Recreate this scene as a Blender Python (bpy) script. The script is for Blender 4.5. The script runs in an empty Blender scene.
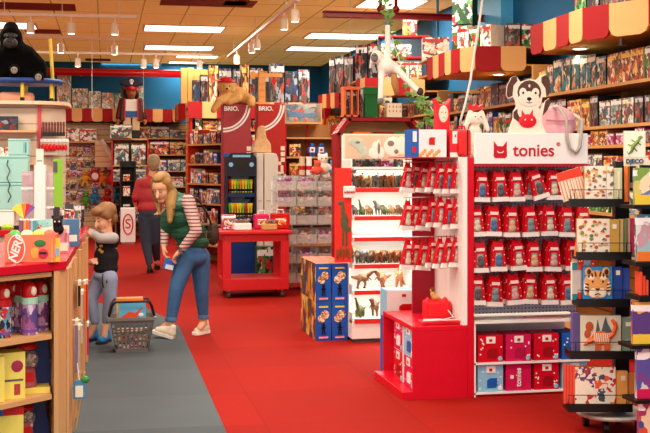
LE=50; WORLD=1.3
import bpy, math, random
from math import sin, cos, tan, atan, atan2, pi, radians, sqrt
from mathutils import Vector, Matrix
R = random.Random(7)
C = bpy.context.scene.collection
# ---------------------------------------------------------------- camera geometry
F, HX, HY, TH, EYE = 1100.0, 325.0, 165.0, radians(11.26), 1.5
def W(px, py, zc):
    """point seen at photo pixel (px, py), zc metres in front of the lens"""
    dx = (px-HX)/F
    return Vector((zc*(dx*cos(TH)+sin(TH)), zc*(cos(TH)-dx*sin(TH)), EYE+zc*(HY-py)/F))
def WY(px, py, Y):
    dx = (px-HX)/F
    return W(px, py, Y/(cos(TH)-dx*sin(TH)))
def rx(px, Y): return WY(px, 165, Y).x
def zy(py, px, Y): return WY(px, py, Y).z
# ---------------------------------------------------------------- materials
def hexc(h):
    h = h.lstrip('#'); v = [int(h[i:i+2], 16)/255 for i in (0, 2, 4)]
    return tuple((c/12.92 if c <= .04045 else ((c+.055)/1.055)**2.4) for c in v)+(1,)
MC = {}
def mat(name, col, rough=.55, metal=0, var=.12, nscale=14, bump=0, spec=.4, emit=0, alpha=1, trans=0, coat=0):
    if name in MC: return MC[name]
    m = bpy.data.materials.new(name); m.use_nodes = True; MC[name] = m
    nt = m.node_tree; b = nt.nodes['Principled BSDF']; c = hexc(col)
    b.inputs['Roughness'].default_value = rough; b.inputs['Metallic'].default_value = metal
    b.inputs['Specular IOR Level'].default_value = spec
    tc = nt.nodes.new('ShaderNodeTexCoord'); no = nt.nodes.new('ShaderNodeTexNoise')
    no.inputs['Scale'].default_value = nscale; no.inputs['Detail'].default_value = 4
    nt.links.new(tc.outputs['Object'], no.inputs['Vector'])
    mx = nt.nodes.new('ShaderNodeMix'); mx.data_type = 'RGBA'
    lo = tuple(x*(1-var) for x in c[:3])+(1,); hi = tuple(min(1, x*(1+var)) for x in c[:3])+(1,)
    mx.inputs[6].default_value = lo; mx.inputs[7].default_value = hi
    nt.links.new(no.outputs['Fac'], mx.inputs[0]); nt.links.new(mx.outputs[2], b.inputs['Base Color'])
    if bump:
        bp = nt.nodes.new('ShaderNodeBump'); bp.inputs['Strength'].default_value = bump; bp.inputs['Distance'].default_value = .01
        nt.links.new(no.outputs['Fac'], bp.inputs['Height']); nt.links.new(bp.outputs['Normal'], b.inputs['Normal'])
    if emit:
        b.inputs['Emission Color'].default_value = c; b.inputs['Emission Strength'].default_value = emit
    if alpha < 1: b.inputs['Alpha'].default_value = alpha
    if trans: b.inputs['Transmission Weight'].default_value = trans
    return m
def math_node(nt, op, a, b=None):
    n = nt.nodes.new('ShaderNodeMath'); n.operation = op
    for i, v in enumerate((a, b)):
        if v is None: continue
        if isinstance(v, (int, float)): n.inputs[i].default_value = v
        else: nt.links.new(v, n.inputs[i])
    return n.outputs[0]
def printed(name, cols, scale=4.6, band=None, rough=.4, band_at=.78, coords='Generated', warp=.6):
    """printed cardboard: patches of the given ink colours, shifted from one object to the next, with a title band"""
    if name in MC: return MC[name]
    m = bpy.data.materials.new(name); m.use_nodes = True; MC[name] = m
    nt = m.node_tree; b = nt.nodes['Principled BSDF']; b.inputs['Roughness'].default_value = rough
    tc = nt.nodes.new('ShaderNodeTexCoord'); oi = nt.nodes.new('ShaderNodeObjectInfo')
    off = nt.nodes.new('ShaderNodeVectorMath'); off.operation = 'ADD'
    sc = math_node(nt, 'MULTIPLY', oi.outputs['Random'], 37.0)
    nt.links.new(tc.outputs[coords], off.inputs[0]); nt.links.new(sc, off.inputs[1])
    no = nt.nodes.new('ShaderNodeTexNoise'); no.inputs['Scale'].default_value = scale*.9; no.inputs['Detail'].default_value = 2
    nt.links.new(off.outputs[0], no.inputs['Vector'])
    w = nt.nodes.new('ShaderNodeVectorMath'); w.operation = 'MULTIPLY_ADD'
    nt.links.new(no.outputs['Color'], w.inputs[0]); w.inputs[1].default_value = (warp, warp, warp); nt.links.new(off.outputs[0], w.inputs[2])
    vo = nt.nodes.new('ShaderNodeTexVoronoi'); vo.inputs['Scale'].default_value = scale
    nt.links.new(w.outputs[0], vo.inputs['Vector'])
    se = nt.nodes.new('ShaderNodeSeparateColor'); nt.links.new(vo.outputs['Color'], se.inputs[0])
    cr = nt.nodes.new('ShaderNodeValToRGB'); cr.color_ramp.interpolation = 'CONSTANT'
    e = cr.color_ramp.elements; e[0].position = 0; e[0].color = hexc(cols[0])
    e[1].position = 1/len(cols); e[1].color = hexc(cols[1 % len(cols)])
    for i, c in enumerate(cols[2:], 2):
        x = e.new(i/len(cols)); x.color = hexc(c)
    nt.links.new(se.outputs[0], cr.inputs[0]); out = cr.outputs[0]
    if band:
        sp = nt.nodes.new('ShaderNodeSeparateXYZ'); nt.links.new(tc.outputs['Generated'], sp.inputs[0])
        g = math_node(nt, 'GREATER_THAN', sp.outputs[2], band_at); l = math_node(nt, 'LESS_THAN', sp.outputs[2], band_at+.15)
        k = math_node(nt, 'MULTIPLY', g, l)
        k2 = math_node(nt, 'MULTIPLY', k, math_node(nt, 'GREATER_THAN', no.outputs['Fac'], .42))
        mx = nt.nodes.new('ShaderNodeMix'); mx.data_type = 'RGBA'; nt.links.new(k2, mx.inputs[0])
        nt.links.new(out, mx.inputs[6]); mx.inputs[7].default_value = hexc(band); out = mx.outputs[2]
    nt.links.new(out, b.inputs['Base Color'])
    return m
def striped(name, a, b_, axis, freq, duty=.5, rough=.7, coords='Object', bump=0):
    if name in MC: return MC[name]
    m = bpy.data.materials.new(name); m.use_nodes = True; MC[name] = m
    nt = m.node_tree; b = nt.nodes['Principled BSDF']; b.inputs['Roughness'].default_value = rough
    tc = nt.nodes.new('ShaderNodeTexCoord'); sp = nt.nodes.new('ShaderNodeSeparateXYZ'); nt.links.new(tc.outputs[coords], sp.inputs[0])
    fr = math_node(nt, 'FRACT', math_node(nt, 'MULTIPLY', sp.outputs[axis], freq))
    k = math_node(nt, 'LESS_THAN', fr, duty)
    mx = nt.nodes.new('ShaderNodeMix'); mx.data_type = 'RGBA'; nt.links.new(k, mx.inputs[0])
    mx.inputs[6].default_value = hexc(a); mx.inputs[7].default_value = hexc(b_)
    nt.links.new(mx.outputs[2], b.inputs['Base Color'])
    if bump:
        bp = nt.nodes.new('ShaderNodeBump'); bp.inputs['Strength'].default_value = bump; bp.inputs['Distance'].default_value = .01
        nt.links.new(fr, bp.inputs['Height']); nt.links.new(bp.outputs['Normal'], b.inputs['Normal'])
    return m
def grid_mat(name, base, line, sx, sy, wx, wy, var=.15, rough=.8, ox=0, oy=0, nscale=1.5, axes=(0, 1)):
    """panels of one colour parted by thin lines (ceiling tiles, carpet tiles)"""
    m = bpy.data.materials.new(name); m.use_nodes = True; MC[name] = m
    nt = m.node_tree; b = nt.nodes['Principled BSDF']; b.inputs['Roughness'].default_value = rough
    tc = nt.nodes.new('ShaderNodeTexCoord'); sp = nt.nodes.new('ShaderNodeSeparateXYZ'); nt.links.new(tc.outputs['Object'], sp.inputs[0])
    u = math_node(nt, 'DIVIDE', math_node(nt, 'ADD', sp.outputs[axes[0]], ox+100*sx), sx); v = math_node(nt, 'DIVIDE', math_node(nt, 'ADD', sp.outputs[axes[1]], oy+100*sy), sy)
    k = math_node(nt, 'MAXIMUM', math_node(nt, 'LESS_THAN', math_node(nt, 'FRACT', u), wx/sx), math_node(nt, 'LESS_THAN', math_node(nt, 'FRACT', v), wy/sy))
    cm = nt.nodes.new('ShaderNodeCombineXYZ'); nt.links.new(math_node(nt, 'FLOOR', u), cm.inputs[0]); nt.links.new(math_node(nt, 'FLOOR', v), cm.inputs[1])
    wn = nt.nodes.new('ShaderNodeTexWhiteNoise'); wn.noise_dimensions = '3D'; nt.links.new(cm.outputs[0], wn.inputs['Vector'])
    no = nt.nodes.new('ShaderNodeTexNoise'); no.inputs['Scale'].default_value = nscale; no.inputs['Detail'].default_value = 5; nt.links.new(tc.outputs['Object'], no.inputs['Vector'])
    f = math_node(nt, 'MULTIPLY', math_node(nt, 'ADD', wn.outputs['Value'], no.outputs['Fac']), .5)
    c = hexc(base); mx = nt.nodes.new('ShaderNodeMix'); mx.data_type = 'RGBA'; nt.links.new(f, mx.inputs[0])
    mx.inputs[6].default_value = tuple(x*(1-var) for x in c[:3])+(1,); mx.inputs[7].default_value = tuple(min(1, x*(1+var)) for x in c[:3])+(1,)
    m2 = nt.nodes.new('ShaderNodeMix'); m2.data_type = 'RGBA'; nt.links.new(k, m2.inputs[0]); nt.links.new(mx.outputs[2], m2.inputs[6]); m2.inputs[7].default_value = hexc(line)
    nt.links.new(m2.outputs[2], b.inputs['Base Color']); b.inputs['Specular IOR Level'].default_value = .15
    return m
def wood(name, a, b_, axis_scale=(2, 2, 14), rough=.45):
    if name in MC: return MC[name]
    m = bpy.data.materials.new(name); m.use_nodes = True; MC[name] = m
    nt = m.node_tree; b = nt.nodes['Principled BSDF']; b.inputs['Roughness'].default_value = rough
    tc = nt.nodes.new('ShaderNodeTexCoord'); mp = nt.nodes.new('ShaderNodeMapping'); mp.inputs['Scale'].default_value = axis_scale
    nt.links.new(tc.outputs['Object'], mp.inputs['Vector'])
    no = nt.nodes.new('ShaderNodeTexNoise'); no.inputs['Scale'].default_value = 3; no.inputs['Detail'].default_value = 6; nt.links.new(mp.outputs[0], no.inputs['Vector'])
    mx = nt.nodes.new('ShaderNodeMix'); mx.data_type = 'RGBA'; nt.links.new(no.outputs['Fac'], mx.inputs[0])
    mx.inputs[6].default_value = hexc(a); mx.inputs[7].default_value = hexc(b_); nt.links.new(mx.outputs[2], b.inputs['Base Color'])
    return m
# ---------------------------------------------------------------- mesh builder
class MB:
    def __init__(s): s.v = []; s.f = []; s.m = []; s.cur = 0
    def mt(s, i): s.cur = i; return s
    def add(s, vs, fs, mi=None):
        o = len(s.v); s.v += [tuple(p) for p in vs]
        for i, f in enumerate(fs):
            s.f.append(tuple(o+j for j in f)); s.m.append(s.cur if mi is None else mi[i])
        return s
    def box(s, x0, x1, y0, y1, z0, z1, mi=None):
        vs = [(x0,y0,z0),(x1,y0,z0),(x1,y1,z0),(x0,y1,z0),(x0,y0,z1),(x1,y0,z1),(x1,y1,z1),(x0,y1,z1)]
        fs = [(0,1,5,4),(1,2,6,5),(2,3,7,6),(3,0,4,7),(4,5,6,7),(3,2,1,0)]   # front(-y) right back left top bottom
        return s.add(vs, fs, mi)
    def obox(s, c, size, rot=None, mi=None):
        a, b, d = (x/2 for x in size); t = MB(); t.cur = s.cur; t.box(-a, a, -b, b, -d, d, mi)
        M = rot if rot is not None else Matrix.Identity(3)
        s.v, o = s.v, len(s.v); s.v += [tuple(M @ Vector(p)+Vector(c)) for p in t.v]
        s.f += [tuple(o+j for j in f) for f in t.f]; s.m += t.m; return s
    def loft(s, rings, caps=True):
        n = len(rings[0]); vs = [p for r in rings for p in r]; fs = []
        for i in range(len(rings)-1):
            for j in range(n):
                k = (j+1) % n; fs.append((i*n+j, i*n+k, (i+1)*n+k, (i+1)*n+j))
        if caps: fs.append(tuple(range(n-1, -1, -1))); fs.append(tuple((len(rings)-1)*n+j for j in range(n)))
        return s.add(vs, fs)
    def tube(s, pts, rad, n=8, caps=True):
        pts = [Vector(p) for p in pts]; rad = rad if isinstance(rad, (list, tuple)) else [rad]*len(pts); rings = []; up = None
        for i, p in enumerate(pts):
            d = (pts[min(i+1, len(pts)-1)]-pts[max(i-1, 0)]).normalized()
            if up is None: up = Vector((0,0,1)) if abs(d.z) < .9 else Vector((1,0,0))
            a = d.cross(up).normalized(); up = a.cross(d).normalized()
            rings.append([p+a*cos(2*pi*k/n)*rad[i]+up*sin(2*pi*k/n)*rad[i] for k in range(n)])
        return s.loft(rings, caps)
    def lathe(s, prof, c=(0,0,0), n=16, sx=1, sy=1):
        rings = [[(c[0]+r*cos(2*pi*k/n)*sx, c[1]+r*sin(2*pi*k/n)*sy, c[2]+z) for k in range(n)] for r, z in prof]
        return s.loft(rings)
    def ball(s, c, r, n=10, m=7, rot=None):
        r = r if isinstance(r, (tuple, list)) else (r, r, r); rings = []
        for i in range(m+1):
            t = -pi/2+pi*i/m; q = max(cos(t), .02)
            ring = [Vector((r[0]*q*cos(2*pi*k/n), r[1]*q*sin(2*pi*k/n), r[2]*sin(t))) for k in range(n)]
            rings.append([(rot @ p if rot is not None else p)+Vector(c) for p in ring])
        return s.loft(rings)
    def capsule(s, p1, r1, p2, r2, n=12):
        p1, p2 = Vector(p1), Vector(p2); d = p2-p1; L = d.length
        if L < 1e-5: return s.ball(p1, max(r1, r2))
        d /= L; up = Vector((0,0,1)) if abs(d.z) < .9 else Vector((1,0,0)); a = d.cross(up).normalized(); u = a.cross(d); rings = []
        for t in (-.985, -.8, -.45, 0): rings.append((p1+d*r1*t, r1*sqrt(1-t*t)))
        for t in (0, .45, .8, .985): rings.append((p2+d*r2*t, r2*sqrt(1-t*t)))
        return s.loft([[c+a*cos(2*pi*k/n)*r+u*sin(2*pi*k/n)*r for k in range(n)] for c, r in rings])
    def prism(s, poly, y0, y1, mi=None):
        """outline in x-z, thick in y"""
        n = len(poly); vs = [(x, y0, z) for x, z in poly]+[(x, y1, z) for x, z in poly]
        fs = [tuple(range(n)), tuple(range(2*n-1, n-1, -1))]+[(i, n+i, n+(i+1) % n, (i+1) % n) for i in range(n)]
        return s.add(vs, fs, mi)
    def slab(s, poly, z0, z1):
        """outline in x-y (counter-clockwise), thick in z"""
        n = len(poly); vs = [(x, y, z0) for x, y in poly]+[(x, y, z1) for x, y in poly]
        fs = [tuple(range(n-1, -1, -1)), tuple(range(n, 2*n))]+[(i, (i+1) % n, n+(i+1) % n, n+i) for i in range(n)]
        return s.add(vs, fs)
    def mesh(s, name, mats, smooth=False):
        me = bpy.data.meshes.new(name); me.from_pydata(s.v, [], s.f)
        for m in (mats if isinstance(mats, (list, tuple)) else [mats]): me.materials.append(m)
        me.polygons.foreach_set('material_index', s.m)
        if smooth: me.polygons.foreach_set('use_smooth', [True]*len(me.polygons))
        me.update(); return me
    def obj(s, name, mats, parent=None, smooth=False, loc=(0,0,0), rotz=0, bevel=0):
        return put(name, s.mesh(name, mats, smooth), parent, loc, rotz, bevel)
def put(name, me, parent=None, loc=(0,0,0), rotz=0, bevel=0, rot=None):
    o = bpy.data.objects.new(name, me); C.objects.link(o); o.parent = parent; o.location = loc
    o.rotation_euler = rot if rot is not None else (0, 0, rotz)
    if bevel:
        b = o.modifiers.new('soft_edges', 'BEVEL'); b.width = bevel; b.segments = 2; b.limit_method = 'ANGLE'
    return o
def tag(o, label, cat, group=None, kind=None):
    o['label'] = label; o['category'] = cat
    if group: o['group'] = group
    if kind: o['kind'] = kind
    return o
def thing(name, label, cat, loc=(0,0,0), rotz=0, group=None):
    o = bpy.data.objects.new(name, None); C.objects.link(o); o.location = loc; o.rotation_euler = (0, 0, rotz)
    o.empty_display_size = .1
    return tag(o, label, cat, group)
def struct(name, mb, mats, **k):
    o = mb.obj(name, mats, **k); o['kind'] = 'structure'; return o
def dup(o, loc=None, rotz=None, label=None, parent=None, scale=None, rot=None):
    c = o.copy(); C.objects.link(c)
    if parent is not None: c.parent = parent
    if loc is not None: c.location = loc
    if rotz is not None: c.rotation_euler = (0, 0, rotz)
    if rot is not None: c.rotation_euler = rot
    if scale is not None: c.scale = (scale,)*3 if isinstance(scale, (int, float)) else scale
    if label: c['label'] = label
    for ch in list(o.children): dup(ch, parent=c)
    return c
ORD = 'first second third fourth fifth sixth seventh eighth ninth tenth eleventh twelfth thirteenth fourteenth fifteenth sixteenth seventeenth eighteenth nineteenth twentieth'.split()
ORD += ['twenty-'+o for o in ORD[:9]]+['thirtieth']+['thirty-'+o for o in ORD[:9]]+['fortieth']
def nth(i, end='left'): return ('leftmost' if end == 'left' else 'end one') if i == 0 else ORD[i]+' from the '+end
def text_mesh(s, size, ext=.002, sx=1, bold=0, shear=0, align='CENTER'):
    cu = bpy.data.curves.new('lettering', 'FONT'); cu.body = s; cu.size = size; cu.extrude = ext; cu.align_x = align; cu.align_y = 'CENTER'; cu.offset = bold; cu.shear = shear
    o = bpy.data.objects.new('lettering', cu); C.objects.link(o)
    me = bpy.data.meshes.new_from_object(o.evaluated_get(bpy.context.evaluated_depsgraph_get()))
    bpy.data.objects.remove(o); bpy.data.curves.remove(cu)
    if sx != 1:
        for v in me.vertices: v.co.x *= sx
    return me
def lettering(s, size, loc, m, parent, rotz=0, sx=1, bold=0, roll=0, shear=0, name='lettering', align='CENTER', tilt=0):
    me = text_mesh(s, size, .002, sx, bold, shear, align); me.materials.clear(); me.materials.append(m)
    o = bpy.data.objects.new(name, me); C.objects.link(o); o.parent = parent; o.location = loc
    o.rotation_euler = (Matrix.Rotation(rotz, 3, 'Z') @ Matrix.Rotation(-tilt, 3, 'X') @ Matrix.Rotation(roll, 3, 'Y') @ Matrix.Rotation(pi/2, 3, 'X')).to_euler()
    return o
def blob(name, prims, mats, parent=None, vox=.012, smooth=4, loc=(0,0,0), pick=None):
    """one continuous skin grown over capsules (p1, r1, p2, r2) and ellipsoids (c, (rx,ry,rz)[, rot])"""
    mb = MB()
    for p in prims:
        if len(p) == 4: mb.capsule(*p)
        else: mb.ball(p[0], p[1], 14, 9, p[2] if len(p) > 2 else None)
    me = mb.mesh(name, mats if isinstance(mats, (list, tuple)) else [mats])
    o = bpy.data.objects.new(name, me); C.objects.link(o)
    r = o.modifiers.new('r', 'REMESH'); r.mode = 'VOXEL'; r.voxel_size = vox
    if smooth: q = o.modifiers.new('s', 'SMOOTH'); q.iterations = smooth; q.factor = .5
    m2 = bpy.data.meshes.new_from_object(o.evaluated_get(bpy.context.evaluated_depsgraph_get()))
    bpy.data.objects.remove(o); m2.name = name; m2.materials.clear()
    for m in (mats if isinstance(mats, (list, tuple)) else [mats]): m2.materials.append(m)
    m2.polygons.foreach_set('use_smooth', [True]*len(m2.polygons))
    m2.polygons.foreach_set('material_index', [pick(p.center) if pick else 0 for p in m2.polygons])
    if parent == 'mesh': return m2
    return put(name, m2, parent, loc)
def seat(o, zmin=.003, test=None):
    """flatten the underside of a soft body where it rests on something"""
    for v in o.data.vertices:
        if v.co.z < zmin and (test is None or test(v.co)): v.co.z = zmin
    return o
# ---------------------------------------------------------------- common materials
RED = mat('red_lacquer', '#c8141c', .35); DRED = mat('dark_red_lacquer', '#9c0f1c', .4); WHITE = mat('white_laminate', '#f1efec', .4, var=.03)
CREAM = mat('cream_board', '#efe3cc', .6, var=.05); BLACK = mat('black_plastic', '#151517', .4); DGREY = mat('dark_grey_plastic', '#55585c', .5)
GREY = mat('grey_plastic', '#9a9da0', .5); STEEL = mat('steel', '#b9bcc0', .3, .9); BLUE = mat('blue_card', '#1560b8', .45); LBLUE = mat('light_blue_card', '#8cc4e4', .45)
ORANGE = mat('orange_card', '#f07a2c', .45); YEL = mat('yellow_card', '#f3cf42', .45); GREEN = mat('green_card', '#2e8b45', .45); PINK = mat('pink_card', '#eda3b4', .5)
TEAL = mat('teal_card', '#8fd0c8', .5); PURP = mat('purple_card', '#6d4f9c', .45); MAG = mat('magenta_card', '#d21a5b', .4); KRAFT = mat('kraft_card', '#c59a66', .7)
BIRCH = wood('birch_plywood', '#dcae7c', '#c8945f', (2, 2, .6)); SHELFW = wood('shelf_wood', '#d9a768', '#bd8648', (.6, 3, 3)); OAK = wood('oak_slat', '#b98550', '#94633a', (.5, 3, 14))
CLEAR2 = mat('clear_pane', '#dfe6e8', .08, alpha=.1, spec=.6, var=.02)
CLEAR = mat('clear_plastic', '#e6ecee', .12, alpha=.28, spec=.6, var=.02)
# ---------------------------------------------------------------- camera, world
cam = bpy.data.cameras.new('camera'); co = bpy.data.objects.new('camera', cam); C.objects.link(co)
cam.sensor_width = 36; cam.lens = F/650*36; cam.shift_y = -(216.5-HY)/650; cam.clip_end = 200
co.location = (0, 0, EYE); co.rotation_euler = (pi/2, 0, -TH); bpy.context.scene.camera = co
sc = bpy.context.scene; sc.view_settings.view_transform = 'Standard'; sc.view_settings.look = 'Medium High Contrast'; sc.view_settings.gamma = 1.1; sc.view_settings.exposure = -.06
w = bpy.data.worlds.new('world'); sc.world = w; w.use_nodes = True
w.node_tree.nodes['Background'].inputs[0].default_value = (1, .95, .88, 1); w.node_tree.nodes['Background'].inputs[1].default_value = WORLD
# ---------------------------------------------------------------- room shell
BY, CH, RW = 23.6, 3.66, 4.6
fm = grid_mat('red_carpet_tiles', '#971a10', '#82150c', .9, .9, .006, .006, .2, .85, nscale=.9)
struct('floor', MB().box(-6, RW, -1, BY, -.1, 0), fm)
gm = grid_mat('grey_carpet_tiles', '#565f66', '#4d555b', .9, .9, .006, .006, .22, .9, ox=.2, nscale=2.5)
pth = [(-3.2, 0), (.655, 0), (.665, 10.3), (.38, 11.9), (-.2, 12.2), (-3.2, 12.2)]
struct('floor_path', MB().slab(pth, .001, .006), gm)
wb = mat('blue_wall_paint', '#0a6292', .7, var=.06, nscale=2)
struct('wall_back', MB().box(-6, RW+.1, BY, BY+.1, 0, CH), wb)
struct('wall_right', MB().box(RW, RW+.1, -1, BY, 0, CH), wb)
struct('wall_left', MB().box(-6.1, -6, -1, BY, 0, CH), wb)
cm_ = grid_mat('glowing_ceiling_tiles', '#eedaa0', '#8a5c34', .61, 1.22, .022, .03, .07, .7, ox=.12, nscale=.7)
_b = cm_.node_tree.nodes['Principled BSDF']; _b.inputs['Emission Color'].default_value = hexc('#d8ac58'); _b.inputs['Emission Strength'].default_value = .24  # tiles given a tan glow of their own to brighten the ceiling
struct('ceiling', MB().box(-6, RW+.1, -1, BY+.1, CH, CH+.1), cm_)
# slab on the right wall, painted lighter blue for its brightly lit stretch
struct('lit_wall_slab', MB().box(RW-.15, RW-.001, 12.0, 12.9, 2.75, CH-.001), mat('lit_wall_blue', '#55b8f5', .6))
# ---------------------------------------------------------------- ceiling lights
diff = mat('light_diffuser', '#fff6e6', .5, emit=2.6, var=.01); fr = mat('light_frame', '#e8ddc8', .5)
LP = [(184, 28, 1.22, .75), (179, 47.2, 1.22, .75), (131, 64, 1.22, .6), (5, 24.5, .9, .75), (344, 35.5, 1.22, .75), (321, 48.3, 1.22, .7), (391, 3, .8, .8), (197, 56, .8, .5), (186, 62, .7, .45), (78, 63.5, .9, .4)]
lw = ['near long one above the aisle', 'second long one above the aisle', 'long one above the back awning', 'one at the left edge of the ceiling', 'nearer one left of the red beam', 'farther one left of the red beam',
      'one by the hanging monkey', 'short one behind the long ones', 'smallest one at the far wall', 'dim one near the left back corner']
def light(name, loc, sx, sy, e, col=(1, .90, .76)):
    l = bpy.data.lights.new(name, 'AREA'); l.shape = 'RECTANGLE'; l.size = sx; l.size_y = sy; l.energy = e; l.color = col
    o = bpy.data.objects.new(name, l); C.objects.link(o); o.location = loc; return o
for (px, py, sx, sy), lab in zip(LP, lw):
    p = W(px, py, (CH-EYE)*F/(HY-py))
    t = thing('ceiling_light', 'white recessed ceiling light panel, '+lab, 'ceiling light', (p.x, p.y, CH), 0, 'ceiling light panels')
    f = MB(); a, b = sx/2, sy/2
    for q in ((-a-.03, a+.03, -b-.03, -b), (-a-.03, a+.03, b, b+.03), (-a-.03, -a, -b, b), (a, a+.03, -b, b)): f.box(*q, -.02, -.001)
    f.obj('light_frame', fr, t); MB().box(-a, a, -b, b, -.012, -.002).obj('diffuser', diff, t)
    light('panel_lamp', (p.x, p.y, CH-.03), sx, sy, LE*sx*(1 if p.y < 20 and p.x < 1.6 or p.y < 14 else .5))
for x in (-1.9, .6, 3.0):
    for y in (2.2, 5.0, 8.0, 11.0): light('panel_lamp', (x, y, CH-.03), 1.2, .7, LE*(1.15 if x < 2 else .8))
for x, y in ((-3.6, 5), (-3.6, 9), (-3.6, 14), (3.6, 14.5), (3.7, 18), (-3, 19)): light('panel_lamp', (x, y, CH-.03), 1.2, .7, LE*.9)
# dark red ceiling tiles
dr = mat('dark_red_tile', '#7e1f16', .6)
for px, py, sx, sy, lab in ((34, 6, 1.1, .6, 'left one above the first track'), (208, 2.5, 1.25, .55, 'wide one above the aisle'), (43, 31, .55, .5, 'small one above the gorilla'), (98, 59.5, .5, .4, 'far one above the back wall'), (236, 1.5, .3, .5, 'narrow one beside the long track')):
    p = W(px, py, (CH-EYE)*F/(HY-py))
    tag(MB().box(-sx/2, sx/2, -sy/2, sy/2, -.015, -.001).obj('ceiling_panel', dr, loc=(p.x, p.y, CH)), 'dark red ceiling panel among the tan tiles, '+lab, 'ceiling panel', 'dark red ceiling panels')
# track lights
trk = mat('track_white', '#f1e7d6', .4); glow = mat('lamp_glow', '#fff3d8', .4, emit=5, var=.01)
def track(p0, p1, heads, lab):
    p0, p1 = Vector(p0), Vector(p1); d = p1-p0; L = d.length
    t = thing('light_track', lab, 'track light rail', p0, atan2(d.y, d.x), 'lighting tracks')
    MB().box(0, L, -.02, .02, -.03, .01).obj('rail', trk, t); r = MB()
    for k in (.12, .5, .88): r.tube([(L*k, 0, 0), (L*k, 0, CH-p0.z-.002)], .006, 6)
    r.obj('suspension_rod', trk, t)
    for i, k in enumerate(heads):
        h = thing('track_spotlight', 'white spotlight head on %s, %s' % (lab.split(',')[1].strip(), nth(i)), 'spotlight', p0+d*k-Vector((0,0,.03)), 0, 'track spotlight heads')
        MB().tube([(0,0,0), (0,0,-.07)], .012, 6).obj('stem', trk, h)
        MB().lathe([(.03, -.07), (.048, -.085), (.05, -.2), (.056, -.215), (.05, -.215)], n=12).obj('lamp_housing', trk, h, smooth=True)
        MB().lathe([(.002, -.222), (.042, -.217), (.042, -.212)], n=12).obj('lamp', glow, h)
ZT = 3.42
def T(px, py): return W(px, py, (ZT-EYE)*F/(HY-py))
a, b = T(-14, 13), T(137, 16); track(a, b, (.29, .56, .85), 'white lighting track crossing the ceiling, the nearest rail')
a, b = T(12, 35), T(132, 39); track(a, b, (.40, .85), 'white lighting track crossing the ceiling, the middle rail')
a, b = T(0, 51), T(212, 54.5); track(a, b, (.36, .67, .73, .94), 'white lighting track crossing the ceiling, the farthest rail')
a, b = T(228, 56), T(296, 0); b = a+(b-a)*1.02; track(a, b, (.18, .44, .52, .86, .97), 'white lighting track running along the ceiling, the long rail')
# red beams and pipes
pr = mat('red_pipe_paint', '#c01420', .35)
p, q = WY(-30, 70, 22.6), WY(186, 74, 22.6)
t = thing('overhead_pipe', 'thick red pipe running along the top of the blue back wall', 'pipe', p)
MB().tube([(0,0,0), q-p], .075, 12).obj('pipe', pr, t, smooth=True); x = MB()
for k in (.2, .5, .8): x.tube([(q-p)*k, (q-p)*k+Vector((0, .95, 0))], .02, 6)
x.obj('wall_bracket', pr, t)
x = WY(323, 14, 12.6); L = RW-x.x-.02
t = thing('ceiling_beam', 'dark red steel beam below the ceiling near the right wall', 'beam', x)
MB().box(0, L, -.06, .06, -.035, -.025).box(0, L, -.06, .06, .025, .035).box(0, L, -.01, .01, -.025, .025).obj('beam', mat('dark_red_paint', '#8d1016', .4), t)
x2 = MB()
for k in (.33, .42, .78): x2.tube([(L*k, 0, .03), (L*k, 0, CH-x.z-.002)], .022, 8); x2.ball((L*k, 0, .08), .045)
x2.obj('hanger_pipe', mat('dark_red_paint', '#8d1016'), t, smooth=True)
# thin hanging wires
wr = mat('wire_grey', '#b8b6ae', .5)
for px, y0, Y, col, lab in ((92, 118, 18, wr, 'thin pale wire hanging from the ceiling before the back awning'), (143.5, 112, 19.5, wr, 'thin pale wire hanging right of the pirate statue'), (350, 82, 14, wr, 'thin pale wire hanging left of the white monkey'), (437.5, 58, 12.9, mat('blue_wire', '#3f86b5'), 'thin blue pole hanging before the right wall')):
    p = WY(px, y0, Y); tag(MB().tube([(0,0,0), (0,0,CH-p.z-.002)], .005 if col is wr else .018, 6).obj('hanging_wire', col, loc=p), lab, 'wire')
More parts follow.
